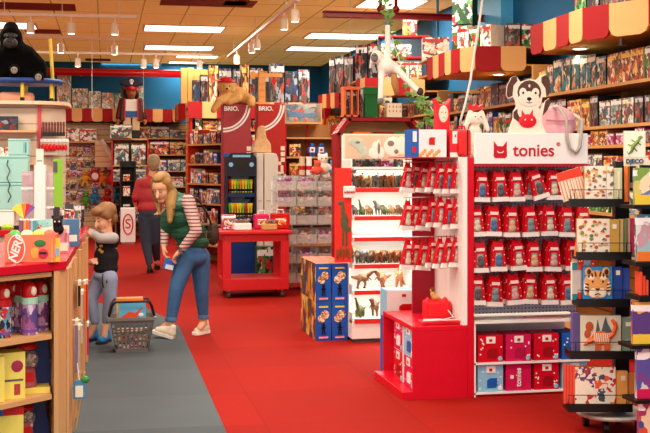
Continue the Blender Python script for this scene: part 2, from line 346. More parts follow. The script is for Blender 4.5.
# ---------------------------------------------------------------- box styles
STY = {
 'teal': ('dark teal', printed('print_teal', ['#0d3b4a', '#12566a', '#d97b32', '#0a2c38', '#e8d9b0', '#1c7c8c'], 4.6, '#f1efe2'), mat('side_teal', '#14323a', .5)),
 'warm': ('orange and brown', printed('print_warm', ['#c4602a', '#7a3c1f', '#e6b870', '#3b2a22', '#b3442a', '#f0e0c0'], 4.8, '#ffd76a'), mat('side_kraft', '#c9a062', .6)),
 'blue': ('blue', printed('print_blue', ['#1b5fae', '#2f86d0', '#f0f0f0', '#0f3d7a', '#f2c83a', '#cc2a2a'], 4.6, '#ffffff'), mat('side_blue', '#1d56a0', .5)),
 'green': ('green', printed('print_green', ['#2d7a3c', '#174c27', '#e9e6d6', '#c9332a', '#5aa95a', '#24313a'], 4.6, '#f4f4f4'), mat('side_green', '#1d4a2c', .5)),
 'red': ('red', printed('print_red', ['#c81f26', '#a01218', '#f2e5d8', '#e8772f', '#26313c', '#f0c93c'], 4.6, '#ffffff'), mat('side_red', '#a8161d', .5)),
 'white': ('white and red', printed('print_white', ['#f1ede6', '#e2dcd0', '#cc3a32', '#f8f4ee', '#4a545e', '#d9b48a'], 5, '#b8262a'), mat('side_white', '#e6e0d6', .5)),
 'dark': ('dark', printed('print_dark', ['#23262c', '#3a3d44', '#8a8d92', '#15161a', '#a33a2a', '#5a4a3c'], 4.8, '#c9c9c9'), mat('side_dark', '#1f2126', .5)),
 'pale': ('pale patterned', printed('print_pale', ['#e9e4d4', '#8fb6c4', '#d98b5a', '#f4f0e2', '#6a8a5a', '#c6c2b0'], 6.5, None), mat('side_pale', '#d8d2bf', .5)),
 'yellow': ('yellow', printed('print_yellow', ['#efc34a', '#f6dd8a', '#c8562a', '#3b6aa0', '#f4efe0', '#d9982f'], 4.6, '#b02a20'), mat('side_yellow', '#d9a63a', .5)),
 'pink': ('pink', printed('print_pink', ['#d9638c', '#f0a8bf', '#7a3b8c', '#f6e6ea', '#c02a5a', '#4a2a5c'], 4.6, '#ffffff'), mat('side_pink', '#b84a78', .5)),
 'robot': ('black and white', printed('print_robot', ['#8a9099', '#1f2f4c', '#3b4048', '#1f3c6a', '#7a2018', '#15181d', '#22262c'], 4.2, '#20242c'), mat('side_robot', '#22252c', .5)),
 'scene': ('landscape-picture', printed('print_scene', ['#6f9ab0', '#4a6a52', '#c9b48a', '#8a3a2f', '#dfe6e6', '#3a4a5a'], 5.2, '#f4f0e0'), mat('side_scene', '#4a4f55', .5)),
}
BOXM = {}
def boxmesh(name, w, d, h, sty, rnd=2):
    k = (name, round(w, rnd), round(d, rnd), round(h, rnd), sty)
    if k not in BOXM:
        BOXM[k] = MB().box(-k[1]/2, k[1]/2, 0, k[2], 0, k[3], (0, 1, 1, 1, 1, 1)).mesh(name, [STY[sty][1], STY[sty][2]])
    return BOXM[k], k[1], k[3]
def row(place, group, p0, p1, z, depth, wr_, hr, styles, noun='toy box', name='toy_box', cat='box', gap=.012, lean=0, end='left', fill=1.0, jit=.015, back=0, same=0):
    """boxes side by side along the front line p0 -> p1 (left to right as seen), standing on height z"""
    p0, p1 = Vector((p0[0], p0[1], 0)), Vector((p1[0], p1[1], 0)); d = (p1-p0).normalized(); L = (p1-p0).length; rz = atan2(d.y, d.x)
    nrm = Vector((-d.y, d.x, 0)); x = .02; i = 0; st = None; n = 0
    while True:
        if n <= 0: st = R.choice(styles); n = R.randint(1, 3) if same else 1; w0 = R.uniform(*wr_); h0 = R.uniform(*hr)
        n -= 1
        me, w_, h_ = boxmesh(name, w0, depth, h0, st)
        if x+w_ > L: break
        if R.random() < fill:
            o = put(name, me, None, p0+d*(x+w_/2)+nrm*(back+R.uniform(0, jit))+Vector((0,0,z+.002)), rz+R.uniform(-.03, .03))
            tag(o, '%s %s %s, %s' % (STY[st][0], noun, place, nth(i, end)), cat, group); i += 1
        x += w_+gap+R.uniform(0, .012)
# ---------------------------------------------------------------- shelf units (local: front edge on y=0, x along, wall at +depth)
def shelf_unit(label, p0, p1, depth, heights, top, back_m, shelf_m, up_m, ups=2, th=.025, lip=None, base=True, name='shelf_unit', cat='shelving'):
    p0, p1 = Vector((p0[0], p0[1], 0)), Vector((p1[0], p1[1], 0)); d = p1-p0; L = d.length
    t = thing(name, label, cat, p0, atan2(d.y, d.x))
    MB().box(0, L, depth-.02, depth, 0, top).obj('back_panel', back_m, t)
    for k in range(ups):
        x = (L-.03)*k/(ups-1); MB().box(x, x+.03, .02 if k in (0, ups-1) else depth-.07, depth-.02, 0, top).obj('upright', up_m, t)
    for h in heights:
        s = MB().box(.03, L-.03, 0, depth-.02, h-th, h).obj('shelf', shelf_m, t)
        if lip: MB().box(.03, L-.03, -.012, 0, h-th-.01, h+.01).obj('price_rail', lip, s)
    return t
slat = striped('slat_panel', '#a9773f', '#6b4522', 2, 9, .14, .55)
# awning: zig-zag line of points; stripes hang between z0 and z1
AY, AR = mat('awning_cream', '#ebb474', .7, var=.05), mat('awning_red', '#a80f18', .65, var=.06); SOF = mat('soffit_tan', '#d99a48', .7)
def awning(label, pts, zb, zt, sw, backx=None, start=0, soffit=None, name='striped_awning'):
    o = Vector((pts[0][0], pts[0][1], 0)); t = thing(name, label, 'awning', o); k = start
    for a, b in zip(pts[:-1], pts[1:]):
        a, b = Vector((*a, 0))-o, Vector((*b, 0))-o; L = (b-a).length; d = (b-a)/L; n = max(1, round(L/sw)); w_ = L/n; nr = Vector((d.y, -d.x, 0)); rz = atan2(d.y, d.x)
        for i in range(n):
            c = .2*w_; h = zt-zb; poly = [(0, h), (0, c*.9), (c*.35, c*.25), (c, 0), (w_-c, 0), (w_-c*.35, c*.25), (w_, c*.9), (w_, h)]
            pc = MB().prism(poly, -.012 if k % 2 else -.01, .012 if k % 2 else .01).obj('awning_stripe', AR if k % 2 else AY, t, loc=a+d*w_*i+Vector((0, 0, zb)), rotz=rz); k += 1
    if soffit:
        poly = [(x-o.x, y-o.y) for x, y in soffit]; MB().slab(poly, zb+.05, zb+.07).obj('soffit', SOF, t)
        MB().slab(poly, zt-.02, zt-.001).obj('awning_top', SHELFW, t)
    return t
# ================================================================ RIGHT WALL
ZB, ZTOP = 2.45, 2.7
def xy(px, y_, z): 
    p = W(px, y_, (z-EYE)*F/(HY-y_)); return (p.x, p.y)
a1 = [(3.62, 9.0), (3.6, 8.4), (3.58, 7.86), (3.68, 7.62), (3.83, 7.3), (4.1, 7.02), (4.4, 6.85)]
awning('near striped red and cream awning above the right-wall shelves', a1, ZB, ZTOP, .3, start=1, soffit=a1+[(RW-.01, 6.8), (RW-.01, 9.4), (3.9, 9.4)])
a2 = [(3.55, 11.9), (3.54, 11.0), (3.57, 10.8), (3.66, 10.6), (4.16, 10.5)]
awning('second striped red and cream awning, behind the husky cutout', a2, ZB, ZTOP, .25, start=1, soffit=a2+[(RW-.01, 10.5), (RW-.01, 12.4), (3.58, 12.4)])
a3 = [(3.46, 15.1), (3.5, 14.75), (3.7, 14.65), (4.28, 14.5)]
awning('third striped red and cream awning, behind the hanging monkey', a3, ZB, ZTOP, .2, start=1, soffit=a3+[(RW-.01, 14.4), (RW-.01, 15.8), (3.5, 15.8)])
a4 = [(3.5, 18.1), (3.66, 17.2)]
awning('fourth striped red and cream awning above the robot toy corner', a4, ZB-.03, ZTOP-.03, .2, start=1, soffit=a4+[(RW-.01, 17.2), (RW-.01, 18.1)])
# downlights in the soffits
for x, y, lab in ((3.95, 8.75, 'near soffit'), (4.2, 11.4, 'second soffit')):
    t = thing('downlight', 'small round lit downlight in the %s of the right-wall awnings' % lab, 'downlight', (x, y, ZB+.05), 0, 'soffit downlights')
    MB().lathe([(.07, 0), (.075, -.012), (.055, -.015)], n=16).obj('trim_ring', trk, t); MB().lathe([(.002, -.016), (.054, -.016), (.054, -.014)], n=16).obj('lamp', glow, t)
    light('spot_lamp', (x, y, ZB+.02), .1, .1, 6, (1, .8, .5))
t = thing('sprinkler_head', 'small dark sprinkler head under the near awning soffit', 'sprinkler', (3.98, 8.05, ZB+.05)); MB().tube([(0,0,0), (0,0,-.05)], .012, 8).obj('sprinkler_pipe', STEEL, t); MB().lathe([(.005, -.05), (.04, -.055), (.04, -.06), (.005, -.062)], n=10).obj('deflector', STEEL, t)
# shelving under the awnings
SX = 3.9
N0, N1 = (SX, 9.75), (SX, 7.3)
hs = [.12, .45, .8, 1.12, 1.42, 1.66, 1.815, 2.14]
shelf_unit('long wooden shelving along the right wall under the near awning', N0, N1, .4, hs, 2.44, slat, SHELFW, SHELFW, 3)
row('on the top right-wall shelf', 'science kit boxes on the top right-wall shelf', (SX+.03, 9.62), (SX+.03, 7.36), 2.14, .2, (.13, .19), (.23, .29), ['teal', 'teal', 'warm', 'teal', 'green'], 'science kit box', 'science_kit_box', same=1)
row('on the second right-wall shelf', 'boxes on the second right-wall shelf', (SX+.03, 9.6), (SX+.03, 7.36), 1.815, .2, (.13, .22), (.2, .29), ['white', 'warm', 'dark', 'blue', 'scene', 'red', 'yellow'], 'craft kit box', 'craft_kit_box', same=1)
row('on the third right-wall shelf', 'small boxes on the third right-wall shelf', (SX+.03, 9.5), (SX+.03, 7.36), 1.66, .15, (.1, .15), (.08, .12), ['pink', 'dark', 'pink', 'warm'], 'small puzzle box', 'puzzle_box', same=1)
row('on the fourth right-wall shelf', 'boxes on the fourth right-wall shelf', (SX+.03, 9.5), (SX+.03, 7.36), 1.42, .2, (.16, .3), (.14, .2), ['white', 'green', 'blue', 'yellow', 'scene'], 'game box', 'game_box')
row('on the sixth right-wall shelf', 'boxes on the sixth right-wall shelf', (SX+.03, 9.5), (SX+.03, 7.36), .8, .2, (.16, .3), (.16, .26), ['white', 'green', 'scene', 'warm'], 'game box', 'game_box')
row('on the fifth right-wall shelf', 'boxes on the fifth right-wall shelf', (SX+.03, 9.5), (SX+.03, 7.36), 1.12, .2, (.16, .3), (.16, .24), ['white', 'green', 'yellow', 'scene'], 'game box', 'game_box')
# second bay
S2 = 4.1
shelf_unit('wooden shelving bay under the second awning', (S2, 13.4), (S2, 9.9), .4, [.4, .8, 1.2, 1.5, 1.82, 2.14], 2.44, slat, SHELFW, SHELFW, 3)
row('on the second bay top shelf', 'boxes on the second bay top shelf', (S2+.03, 13.3), (S2+.03, 10), 2.14, .22, (.14, .26), (.16, .26), ['dark', 'warm', 'warm', 'robot', 'scene'], 'toy box', 'toy_box')
row('on the second bay second shelf', 'boxes on the second bay second shelf', (S2+.03, 13.3), (S2+.03, 10), 1.82, .22, (.1, .2), (.18, .27), ['green', 'yellow', 'red', 'blue', 'dark', 'white'], 'toy box', 'toy_box')
row('on the second bay third shelf', 'boxes on the second bay third shelf', (S2+.03, 13.3), (S2+.03, 10), 1.5, .22, (.12, .24), (.16, .26), ['dark', 'warm', 'red', 'scene'], 'toy box', 'toy_box')
S3 = 4.15
shelf_unit('wooden shelving bay under the third awning', (S3, 16.7), (S3, 13.5), .4, [.4, .8, 1.2, 1.55, 1.88, 2.18], 2.44, slat, SHELFW, SHELFW, 3)
row('on the third bay top shelf', 'boxes on the third bay top shelf', (S3+.03, 16.6), (S3+.03, 13.6), 2.18, .22, (.14, .3), (.14, .22), ['dark', 'warm', 'robot'], 'toy box', 'toy_box')
row('on the third bay second shelf', 'boxes on the third bay second shelf', (S3+.03, 16.6), (S3+.03, 13.6), 1.88, .22, (.14, .3), (.14, .26), ['dark', 'warm', 'green', 'red'], 'toy box', 'toy_box')
row('on the third bay third shelf', 'boxes on the third bay third shelf', (S3+.03, 16.6), (S3+.03, 13.6), 1.55, .22, (.14, .3), (.14, .26), ['dark', 'warm', 'scene'], 'toy box', 'toy_box')
# --- goods on top of the awnings
zt = ZTOP
row('on the near awning top', 'boxes on top of the near awning', (3.75, 8.45), (3.95, 7.3), zt, .22, (.15, .2), (.28, .36), ['dark', 'robot', 'blue', 'green', 'robot'], 'building set box', 'building_set_box', same=1)
row('along the second awning top', 'building set boxes along the second awning', (3.68, 11.3), (3.9, 10.75), zt, .2, (.15, .2), (.22, .27), ['green', 'green', 'white', 'green'], 'building set box', 'building_set_box')
row('at the near end of the second awning', 'building set boxes near the blue pillar', (4.02, 10.76), (4.4, 10.68), zt, .2, (.12, .16), (.24, .3), ['green', 'dark', 'green'], 'building set box', 'building_set_box')
row('stacked behind the second awning edge', 'large building set boxes along the second awning', (3.72, 11.62), (4.1, 11.35), zt, .2, (.22, .24), (.32, .34), ['green'], 'large building set box', 'building_set_box')
row('topping the second awning stack', 'upper large building set boxes', (3.72, 11.62), (4.1, 11.35), zt+.345, .2, (.22, .24), (.32, .34), ['green'], 'large building set box', 'building_set_box')
row('at the far end of the second awning', 'boxes at the far end of the second awning', (3.58, 12.3), (3.95, 12.2), zt, .2, (.3, .34), (.24, .3), ['white', 'warm'], 'large toy box', 'toy_box')
t = thing('red_trim_shelf', 'open two-tier shelf with red edges on top of the third awning', 'shelf', (3.75, 15.0, zt), -.2)
for h in (0, .3, .6): MB().box(0, .72, 0, .3, h, h+.02).obj('shelf', RED, t)
for x_ in (0, .69): MB().box(x_, x_+.03, .2, .28, .02, .6).obj('upright', DGREY, t)
row('on the lower red-edged tier', 'lower boxes on the red-edged shelf', (3.78, 15.03), (4.42, 14.9), zt+.022, .14, (.16, .2), (.2, .26), ['white', 'dark', 'white', 'dark'], 'toy box', 'toy_box')
row('on the upper red-edged tier', 'upper boxes on the red-edged shelf', (3.78, 15.03), (4.42, 14.9), zt+.322, .14, (.18, .24), (.18, .25), ['dark', 'scene', 'dark', 'green'], 'toy box', 'toy_box')
row('topping the red-edged shelf', 'boxes on the very top of the red-edged shelf', (4.08, 14.98), (4.42, 14.9), zt+.622, .14, (.2, .26), (.22, .28), ['dark', 'red'], 'toy box', 'toy_box')
row('on the third awning far end', 'tall dark boxes on the third awning end', (3.55, 15.7), (4.0, 15.3), zt, .25, (.12, .2), (.5, .7), ['dark', 'warm', 'dark'], 'tall dark toy box', 'tall_toy_box')
# ================================================================ robot corner: boxes standing along the far right top
LZ = 2.56
row('on the far robot ledge', 'robot kit boxes on the far ledge', (2.75, 18.66), (3.5, 18.66), LZ, .25, (.13, .24), (.45, .68), ['robot', 'robot', 'dark'], 'robot kit box', 'robot_kit_box')
row('on the fourth awning top', 'tall dark boxes on the fourth awning', (3.62, 17.9), (3.95, 17.3), ZTOP-.02, .25, (.14, .22), (.55, .85), ['dark', 'warm', 'dark'], 'tall toy box', 'tall_toy_box')
row('on the far ledge', 'boxes standing on the far ledge', (1.42, 18.7), (2.72, 18.7), LZ, .25, (.09, .2), (.35, .68), ['dark', 'robot', 'dark', 'dark', 'warm', 'robot'], 'robot toy box', 'robot_toy_box')
t = thing('display_ledge', 'long tan ledge carrying the robot kit boxes at the far right', 'ledge', (1.35, 18.62, 0)); MB().box(0, 2.2, 0, .5, LZ-.08, LZ-.002).obj('ledge_board', SHELFW, t); MB().box(0, 2.2, .46, .5, 0, LZ-.08).obj('back_panel', slat, t)
for k in range(9): MB().box(k*.245, k*.245+.243, -.012, 0, LZ-.27, LZ+.01).obj('fascia_panel', AY if k % 2 else AR, t)
t = shelf_unit('far shelving under the robot ledge', (1.4, 18.64), (3.5, 18.64), .4, [.4, .8, 1.15, 1.5, 1.8, 2.1, 2.4], 2.44, slat, SHELFW, RED, 4)
for j, h in enumerate((.8, 1.15, 1.5, 1.8, 2.1)):
    row('on the %s shelf below the ledge' % ('fifth', 'fourth', 'third', 'second', 'top')[j], 'boxes on the %s shelf below the ledge' % ('fifth', 'fourth', 'third', 'second', 'top')[j], (1.46, 18.68), (3.3, 18.68), h, .22, (.1, .28), (.14, .25), ['red', 'dark', 'warm', 'white', 'blue', 'green'], 'toy box', 'toy_box')
shelf_unit('far corner shelving with wooden shelves beside the hutch', (3.35, 17.0), (3.95, 16.7), .4, [.4, .8, 1.1, 1.35, 1.6, 1.85, 2.1], 2.4, mat('dark_back', '#3a2a1d', .7), SHELFW, RED, 2)
for j, h in enumerate((1.35, 1.6, 1.85, 2.1)):
    row('on the %s far corner shelf' % ('fourth', 'third', 'second', 'top')[j], 'boxes on the %s shelf of the far corner unit' % ('fourth', 'third', 'second', 'top')[j], (3.42, 17.0), (3.92, 17.36), h, .2, (.1, .18), (.12, .2), ['dark', 'warm', 'robot', 'yellow'], 'toy box', 'toy_box')
# ================================================================ BACK WALL, LEFT
BW = BY
ab = [(-2.3, BW-.75), (1.55, BW-.75)]
awning('striped red and cream awning along the back wall behind the pirate', ab, 2.38, 2.65, .2, start=0, soffit=[(-2.3, BW-.75), (1.55, BW-.75), (1.55, BW-.01), (-2.3, BW-.01)])
bc = [(1.4, 22.9), (1.42, 22.1), (1.55, 21.9), (2.1, 21.9)]
awning('striped awning of the back corner below the upright wood planks', bc, 2.4, 2.72, .16, start=0, soffit=bc+[(2.1, 22.8), (1.4, 22.9)])
# games along the top of the back awning
row('on the back awning top', 'tall patterned boxes on the back awning', (-1.0, BW-.6), (.9, BW-.6), 2.65, .2, (.2, .34), (.3, .7), ['pale'], 'game box', 'game_box', fill=.95)
p = WY(58, 118, BW-.6)
# long construction planks boxes upright on the corner
for i in range(5):
    h = R.uniform(.66, .75); o = MB().box(-.06, .06, 0, .12, 0, h).obj('plank_pack', wood('plank_wood', '#e2b060', '#c98f3e', (3, 3, .5)), loc=(1.52+.13*i, 21.95, 2.722))
    tag(o, 'tall upright pack of pale wooden planks on the back corner awning, '+nth(i), 'wood pack', 'upright wooden plank packs')
row('right of the wooden plank packs', 'dark boxes beside the plank packs', (2.2, 21.2), (3.3, 20.4), 2.6, .25, (.14, .26), (.5, .95), ['dark', 'robot', 'dark'], 'tall toy box', 'toy_box')
t = thing('display_ledge', 'short tan ledge under the tall boxes right of the plank packs', 'ledge', (2.15, 21.22, 0), atan2(-.8, 1.1)); MB().box(0, 1.4, 0, .5, 2.5, 2.598).obj('ledge_board', SHELFW, t); MB().box(0, 1.4, .45, .5, 0, 2.5).obj('back_panel', slat, t)
# slat wall shelving behind
ST = mat('slat_tan', '#b98c58', .6)
bs = shelf_unit('wide slatted back-wall shelving with game boxes under the striped awning', (.18, BW-.5), (2.0, BW-.5), .45, [.35, .7, 1.05, 1.38, 1.72, 2.06], 2.37, slat, SHELFW, SHELFW, 3)
for j, h in enumerate((.35, .7, 1.05, 1.38, 1.72, 2.06)):
    row('on the %s back-wall shelf' % ('lowest', 'fifth', 'fourth', 'third', 'second', 'top')[j], 'game boxes on the %s back-wall shelf' % ('lowest', 'fifth', 'fourth', 'third', 'second', 'top')[j], (.24, BW-.47), (1.95, BW-.47), h, .25, (.22, .4), (.18, .27), ['scene', 'scene', 'warm', 'green', 'red', 'blue', 'white'], 'jigsaw puzzle box', 'puzzle_box')
# slat wall with hanging toys
sw = thing('slat_wall', 'tan slatted wall full of hanging toys at the back left', 'slat wall', (-2.3, BW-.45, 0))
MB().box(0, 2.44, 0, .08, 0, 2.37).obj('slat_panel', striped('slat_light', '#d2b088', '#8d6a44', 2, 9, .12, .5), sw)
for x_ in (0, .8, 1.6, 2.4): MB().box(x_, x_+.03, -.012, 0, 0, 2.37).obj('upright', SHELFW, sw)
row('standing along the slat-wall ledge', 'boxes along the top of the slat wall', (-.9, BW-.78), (.0, BW-.78), 1.98, .2, (.2, .36), (.22, .32), ['white', 'scene', 'warm', 'red'], 'toy box', 'toy_box')
t = thing('wall_ledge', 'wooden ledge of the slat wall under a row of boxes', 'ledge', (-1.2, BW-.8, 1.95)); MB().box(0, 1.3, 0, .34, 0, .028).obj('ledge_board', SHELFW, t)
# hanging blister packs: protos
def pack_proto(name, w, h, card, bub, topc, label, cat='toy pack'):
    t = thing(name, label, cat)
    MB().prism([(-w/2, -h), (w/2, -h), (w/2, -.02), (w*.3, 0), (-w*.3, 0), (-w/2, -.02)], 0, .006).obj('backing_card', card, t)
    MB().box(-w*.38, w*.38, -.045, 0, -h*.88, -h*.32).obj('bubble', bub, t, bevel=.012)
    MB().box(-w*.4, w*.4, -.004, 0, -h*.26, -h*.1).obj('title_strip', topc, t)
    return t
PK = [pack_proto('hanging_toy_pack', .16, .26, STY['red'][1], STY['warm'][1], WHITE, 'x'), pack_proto('hanging_toy_pack', .15, .24, STY['blue'][1], STY['dark'][1], YEL, 'x'),
      pack_proto('hanging_toy_pack', .14, .28, STY['yellow'][1], STY['green'][1], RED, 'x'), pack_proto('hanging_toy_pack', .18, .22, STY['white'][1], STY['pink'][1], BLUE, 'x'), pack_proto('hanging_toy_pack', .13, .26, STY['scene'][1], STY['teal'][1], ORANGE, 'x')]
PKW = ['red-carded', 'blue-carded', 'yellow-carded', 'white-carded', 'picture-carded']
used = set()
def hang(k, loc, label, group, rz=0, sc=.8):
    if k not in used: used.add(k); o = PK[k]; o.location = loc; o.rotation_euler = (0, 0, rz); o.scale = (sc,)*3; o['label'] = label
    else: o = dup(PK[k], loc, rz, label, scale=sc)
    o['group'] = group; return o
names = ['top', 'second', 'third', 'fourth', 'fifth', 'sixth']
for j, z in enumerate((1.9, 1.67, 1.44, 1.21, .98, .75)):
    x_ = -1.1; i = 0
    while x_ < .1:
        if not (j in (1, 2) and x_ > -.08 or j == 0 and x_ > -.12 or j in (2, 3, 4) and x_ > -.5 and R.random() < .45 or j == 5 and x_ > -.35 and R.random() < .6):
            hang(R.randint(0, 4), (x_, BW-.475, z+R.uniform(-.03, .03)), '%s toy pack hanging in the %s slat-wall row, %s' % ('%s', names[j], nth(i)), 'toy packs hanging on the slat wall'); i += 1
        x_ += R.uniform(.135, .16)
for o in list(C.objects):
    if o.name.startswith('hanging_toy_pack') and '%s' in str(o.get('label', '')):
        m = [c for c in o.children if c.name.startswith('backing_card')][0].data.materials[0]
        o['label'] = o['label'] % PKW[[STY[x][1] for x in ('red', 'blue', 'yellow', 'white', 'scene')].index(m)]
# loose bright toys on hooks
def toy_on_hook(label, px, py, kind, col, cat, name):
    p = WY(px, py, BW-.56); t = thing(name, label, cat, p); t.scale = (.75,)*3
    c2 = WHITE if col is RED else YEL
    if kind == 'badge':
        MB().tube([(.13*cos(a), 0, .13*sin(a)) for a in [i*pi/8 for i in range(17)]], .045, 8).obj('ring', col, t, smooth=True); MB().lathe([(.01, -.02), (.1, -.02), (.1, .02), (.01, .02)], n=12).obj('disc', c2, t).rotation_euler = (pi/2, 0, 0)
        MB().tube([(-.1, 0, .1), (-.07, 0, .24), (.07, 0, .24), (.1, 0, .1)], .02, 6).obj('strap', col, t)
    elif kind == 'ball':
        MB().ball((0,0,0), .17).obj('ball', col, t, smooth=True); MB().ball((.13, -.06, 0), .07).obj('nose', ORANGE, t, smooth=True); MB().tube([(0,0,.16), (0,.1,.2)], .012, 6).obj('hook', STEEL, t)
    elif kind == 'bottle':
        MB().lathe([(.02, -.16), (.07, -.16), (.075, .06), (.04, .12), (.03, .15)], n=12).obj('cylinder', col, t, smooth=True); MB().box(-.05, .05, -.03, .03, .15, .19).obj('nozzle', BLACK, t); MB().box(-.05, .05, -.08, -.07, -.1, .0).obj('sticker', c2, t)
    elif kind == 'plush':
        b = blob('plush_body', [((0,0,0), (.09,.07,.12)), ((0,-.02,.17), (.085,.075,.08)), ((-.07,0,.06), .035, (-.17,-.03,-.04), .03), ((.07,0,.06), .035, (.17,-.03,-.02), .03), ((-.05,0,-.1), .04, (-.08,-.05,-.2), .04), ((.05,0,-.1), .04, (.09,-.05,-.2), .04), ((-.06,0,.25), (.03,.02,.04)), ((.06,0,.25), (.03,.02,.04))], col, t, .02); t.scale = (.7,)*3
        for s in (-1, 1): MB().ball((s*.03, -.09, .19), .014, 6, 4).obj('eye', BLACK, t)
        MB().ball((0, -.1, .155), (.025, .02, .02), 6, 4).obj('nose', c2, t)
    return t
for a in [('red round toy badge with white centre hanging on the slat wall', 95, 176, 'badge', RED, 'toy badge', 'toy_badge'), ('round red toy with an orange nose hanging right on the slat wall', 112, 179, 'ball', mat('toy_red', '#e0382a'), 'toy', 'round_toy'),
          ('red toy fire extinguisher hanging above the round red toy', 109, 166, 'bottle', RED, 'toy extinguisher', 'toy_extinguisher'), ('smaller red toy bottle left of the toy fire extinguisher', 102.5, 167, 'bottle', RED, 'toy bottle', 'toy_bottle'),
          ('yellow plush toy hanging below the blue-carded packs on the slat wall', 85, 179, 'plush', mat('plush_yellow', '#d9a23c', .9), 'plush toy', 'hanging_plush'), ('red plush toy hanging at the bottom of the slat wall', 107, 198, 'plush', mat('plush_red', '#c8252a', .9), 'plush toy', 'hanging_plush'),
          ('teal plush toy hanging at the right end of the slat wall', 115, 196, 'plush', mat('plush_teal', '#1f8aa0', .9), 'plush toy', 'hanging_plush'), ('blue plush toy hanging low in the middle of the slat wall', 95, 197, 'plush', mat('plush_blue', '#3a7fb8', .9), 'plush toy', 'hanging_plush'), ('green plush toy hanging low at the left on the slat wall', 86, 200, 'plush', mat('plush_green', '#5a9a3c', .9), 'plush toy', 'hanging_plush'),
          ('yellow-orange plush toy hanging right of the red badge', 102, 179, 'plush', mat('plush_orange', '#e08a30', .9), 'plush toy', 'hanging_plush')]: toy_on_hook(*a)
# sloping white gable board
p, q = WY(101, 140, 22.75), WY(116, 163, 22.75)
t = thing('hanging_board', 'tan gable-shaped slatted board with a white sloping edge on the slat wall', 'board', (0, 22.76, 0))
MB().prism([(p.x-.12, 1.45), (q.x, 1.45), (q.x, q.z), (p.x, p.z), (p.x-.12, p.z)], 0, .03).obj('gable_panel', striped('slat_light2', '#d9b58a', '#a47d50', 2, 9, .12, .5), t)
d = (q-p); MB().tube([(p.x, -.01, p.z), (q.x, -.01, q.z)], .05, 4).obj('edge_trim', CREAM, t)
# cabinet with red frame, black wire rack, white column
p0 = WY(113, 165, 22.2); p1 = WY(147, 165, 22.2); zt_, zb_ = zy(138.5, 130, 22.2), zy(165, 130, 22.2)
t = thing('display_cabinet', 'wooden wall cabinet with red side edges holding two picture boxes', 'cabinet', (p0.x, 22.2, 0)); Wd = p1.x-p0.x
MB().box(0, Wd, 0, .5, zt_-.03, zt_).box(0, Wd, 0, .5, zb_-.03, zb_).box(0, Wd, .47, .5, zb_, zt_-.03).obj('carcass', BIRCH, t)
for x_ in (-.03, Wd): MB().box(x_, x_+.03, -.01, .5, 0, zt_).obj('side_panel', RED, t)
for i, px in enumerate((121.5, 138.5)):
    me, _, _ = boxmesh('puzzle_box', .28, .1, .42, 'scene'); tag(put('puzzle_box', me, None, (rx(px, 22.2), 22.25, zb_+.002)), 'tall landscape-picture puzzle box in the red-edged cabinet, '+('left one', 'right one')[i], 'box', 'boxes in the red-edged cabinet')
    me, _, _ = boxmesh('puzzle_box', .32, .1, .22, 'scene'); tag(put('puzzle_box', me, None, (rx(px, 22.2), 22.25, zb_-.3)), 'flat landscape-picture puzzle box below the red-edged cabinet, '+('left one', 'right one')[i], 'box', 'boxes below the red-edged cabinet')
MB().box(0, Wd, .02, .5, zb_-.33, zb_-.302).obj('lower_shelf', BIRCH, t)
xa, xb = rx(120, 21.6), rx(136, 21.6); za, zb2 = zy(161, 128, 21.6), 0.0
t = thing('wire_rack', 'black free-standing rack with four shelves of boxes left of the woman in red', 'rack', (xa, 21.6, 0)); Wd = xb-xa
for x_ in (0, Wd-.03): MB().box(x_, x_+.03, 0, .35, 0, za).obj('upright', BLACK, t)
MB().box(.03, Wd-.03, .33, .35, .1, za).obj('back_panel', BLACK, t)
for j in range(5): MB().box(.03, Wd-.03, 0, .33, .3+j*.29, .32+j*.29).obj('shelf', BLACK, t)
for j in range(4): row('on the black rack, %s shelf' % ('lowest', 'third', 'second', 'top')[j], 'boxes on the black rack', (xa+.04, 21.63), (xb-.02, 21.63), .32+j*.29, .15, (.11, .14), (.12, .2), ['scene', 'warm', 'red', 'white'], 'small game box', 'game_box')
xa, xb = rx(120.5, 21.2), rx(135.5, 21.2); zc_ = zy(208, 128, 21.2)
t = thing('white_pillar', 'white square display pillar with a red oval emblem on the red floor', 'pillar display', ((xa+xb)/2, 21.2, 0)); h2 = (xb-xa)/2
MB().box(-h2, h2, 0, 2*h2, .03, zc_).obj('body', WHITE, t, bevel=.01); MB().box(-h2+.02, h2-.02, .02, 2*h2-.02, 0, .03).obj('plinth', GREY, t)
e = MB().tube([(.09*cos(a), -.003, zc_*.55+.19*sin(a)) for a in [i*pi/12 for i in range(25)]], .014, 6).obj('emblem_ring', RED, t); lettering('S', .26, (0, -.005, zc_*.55), RED, t, name='emblem')
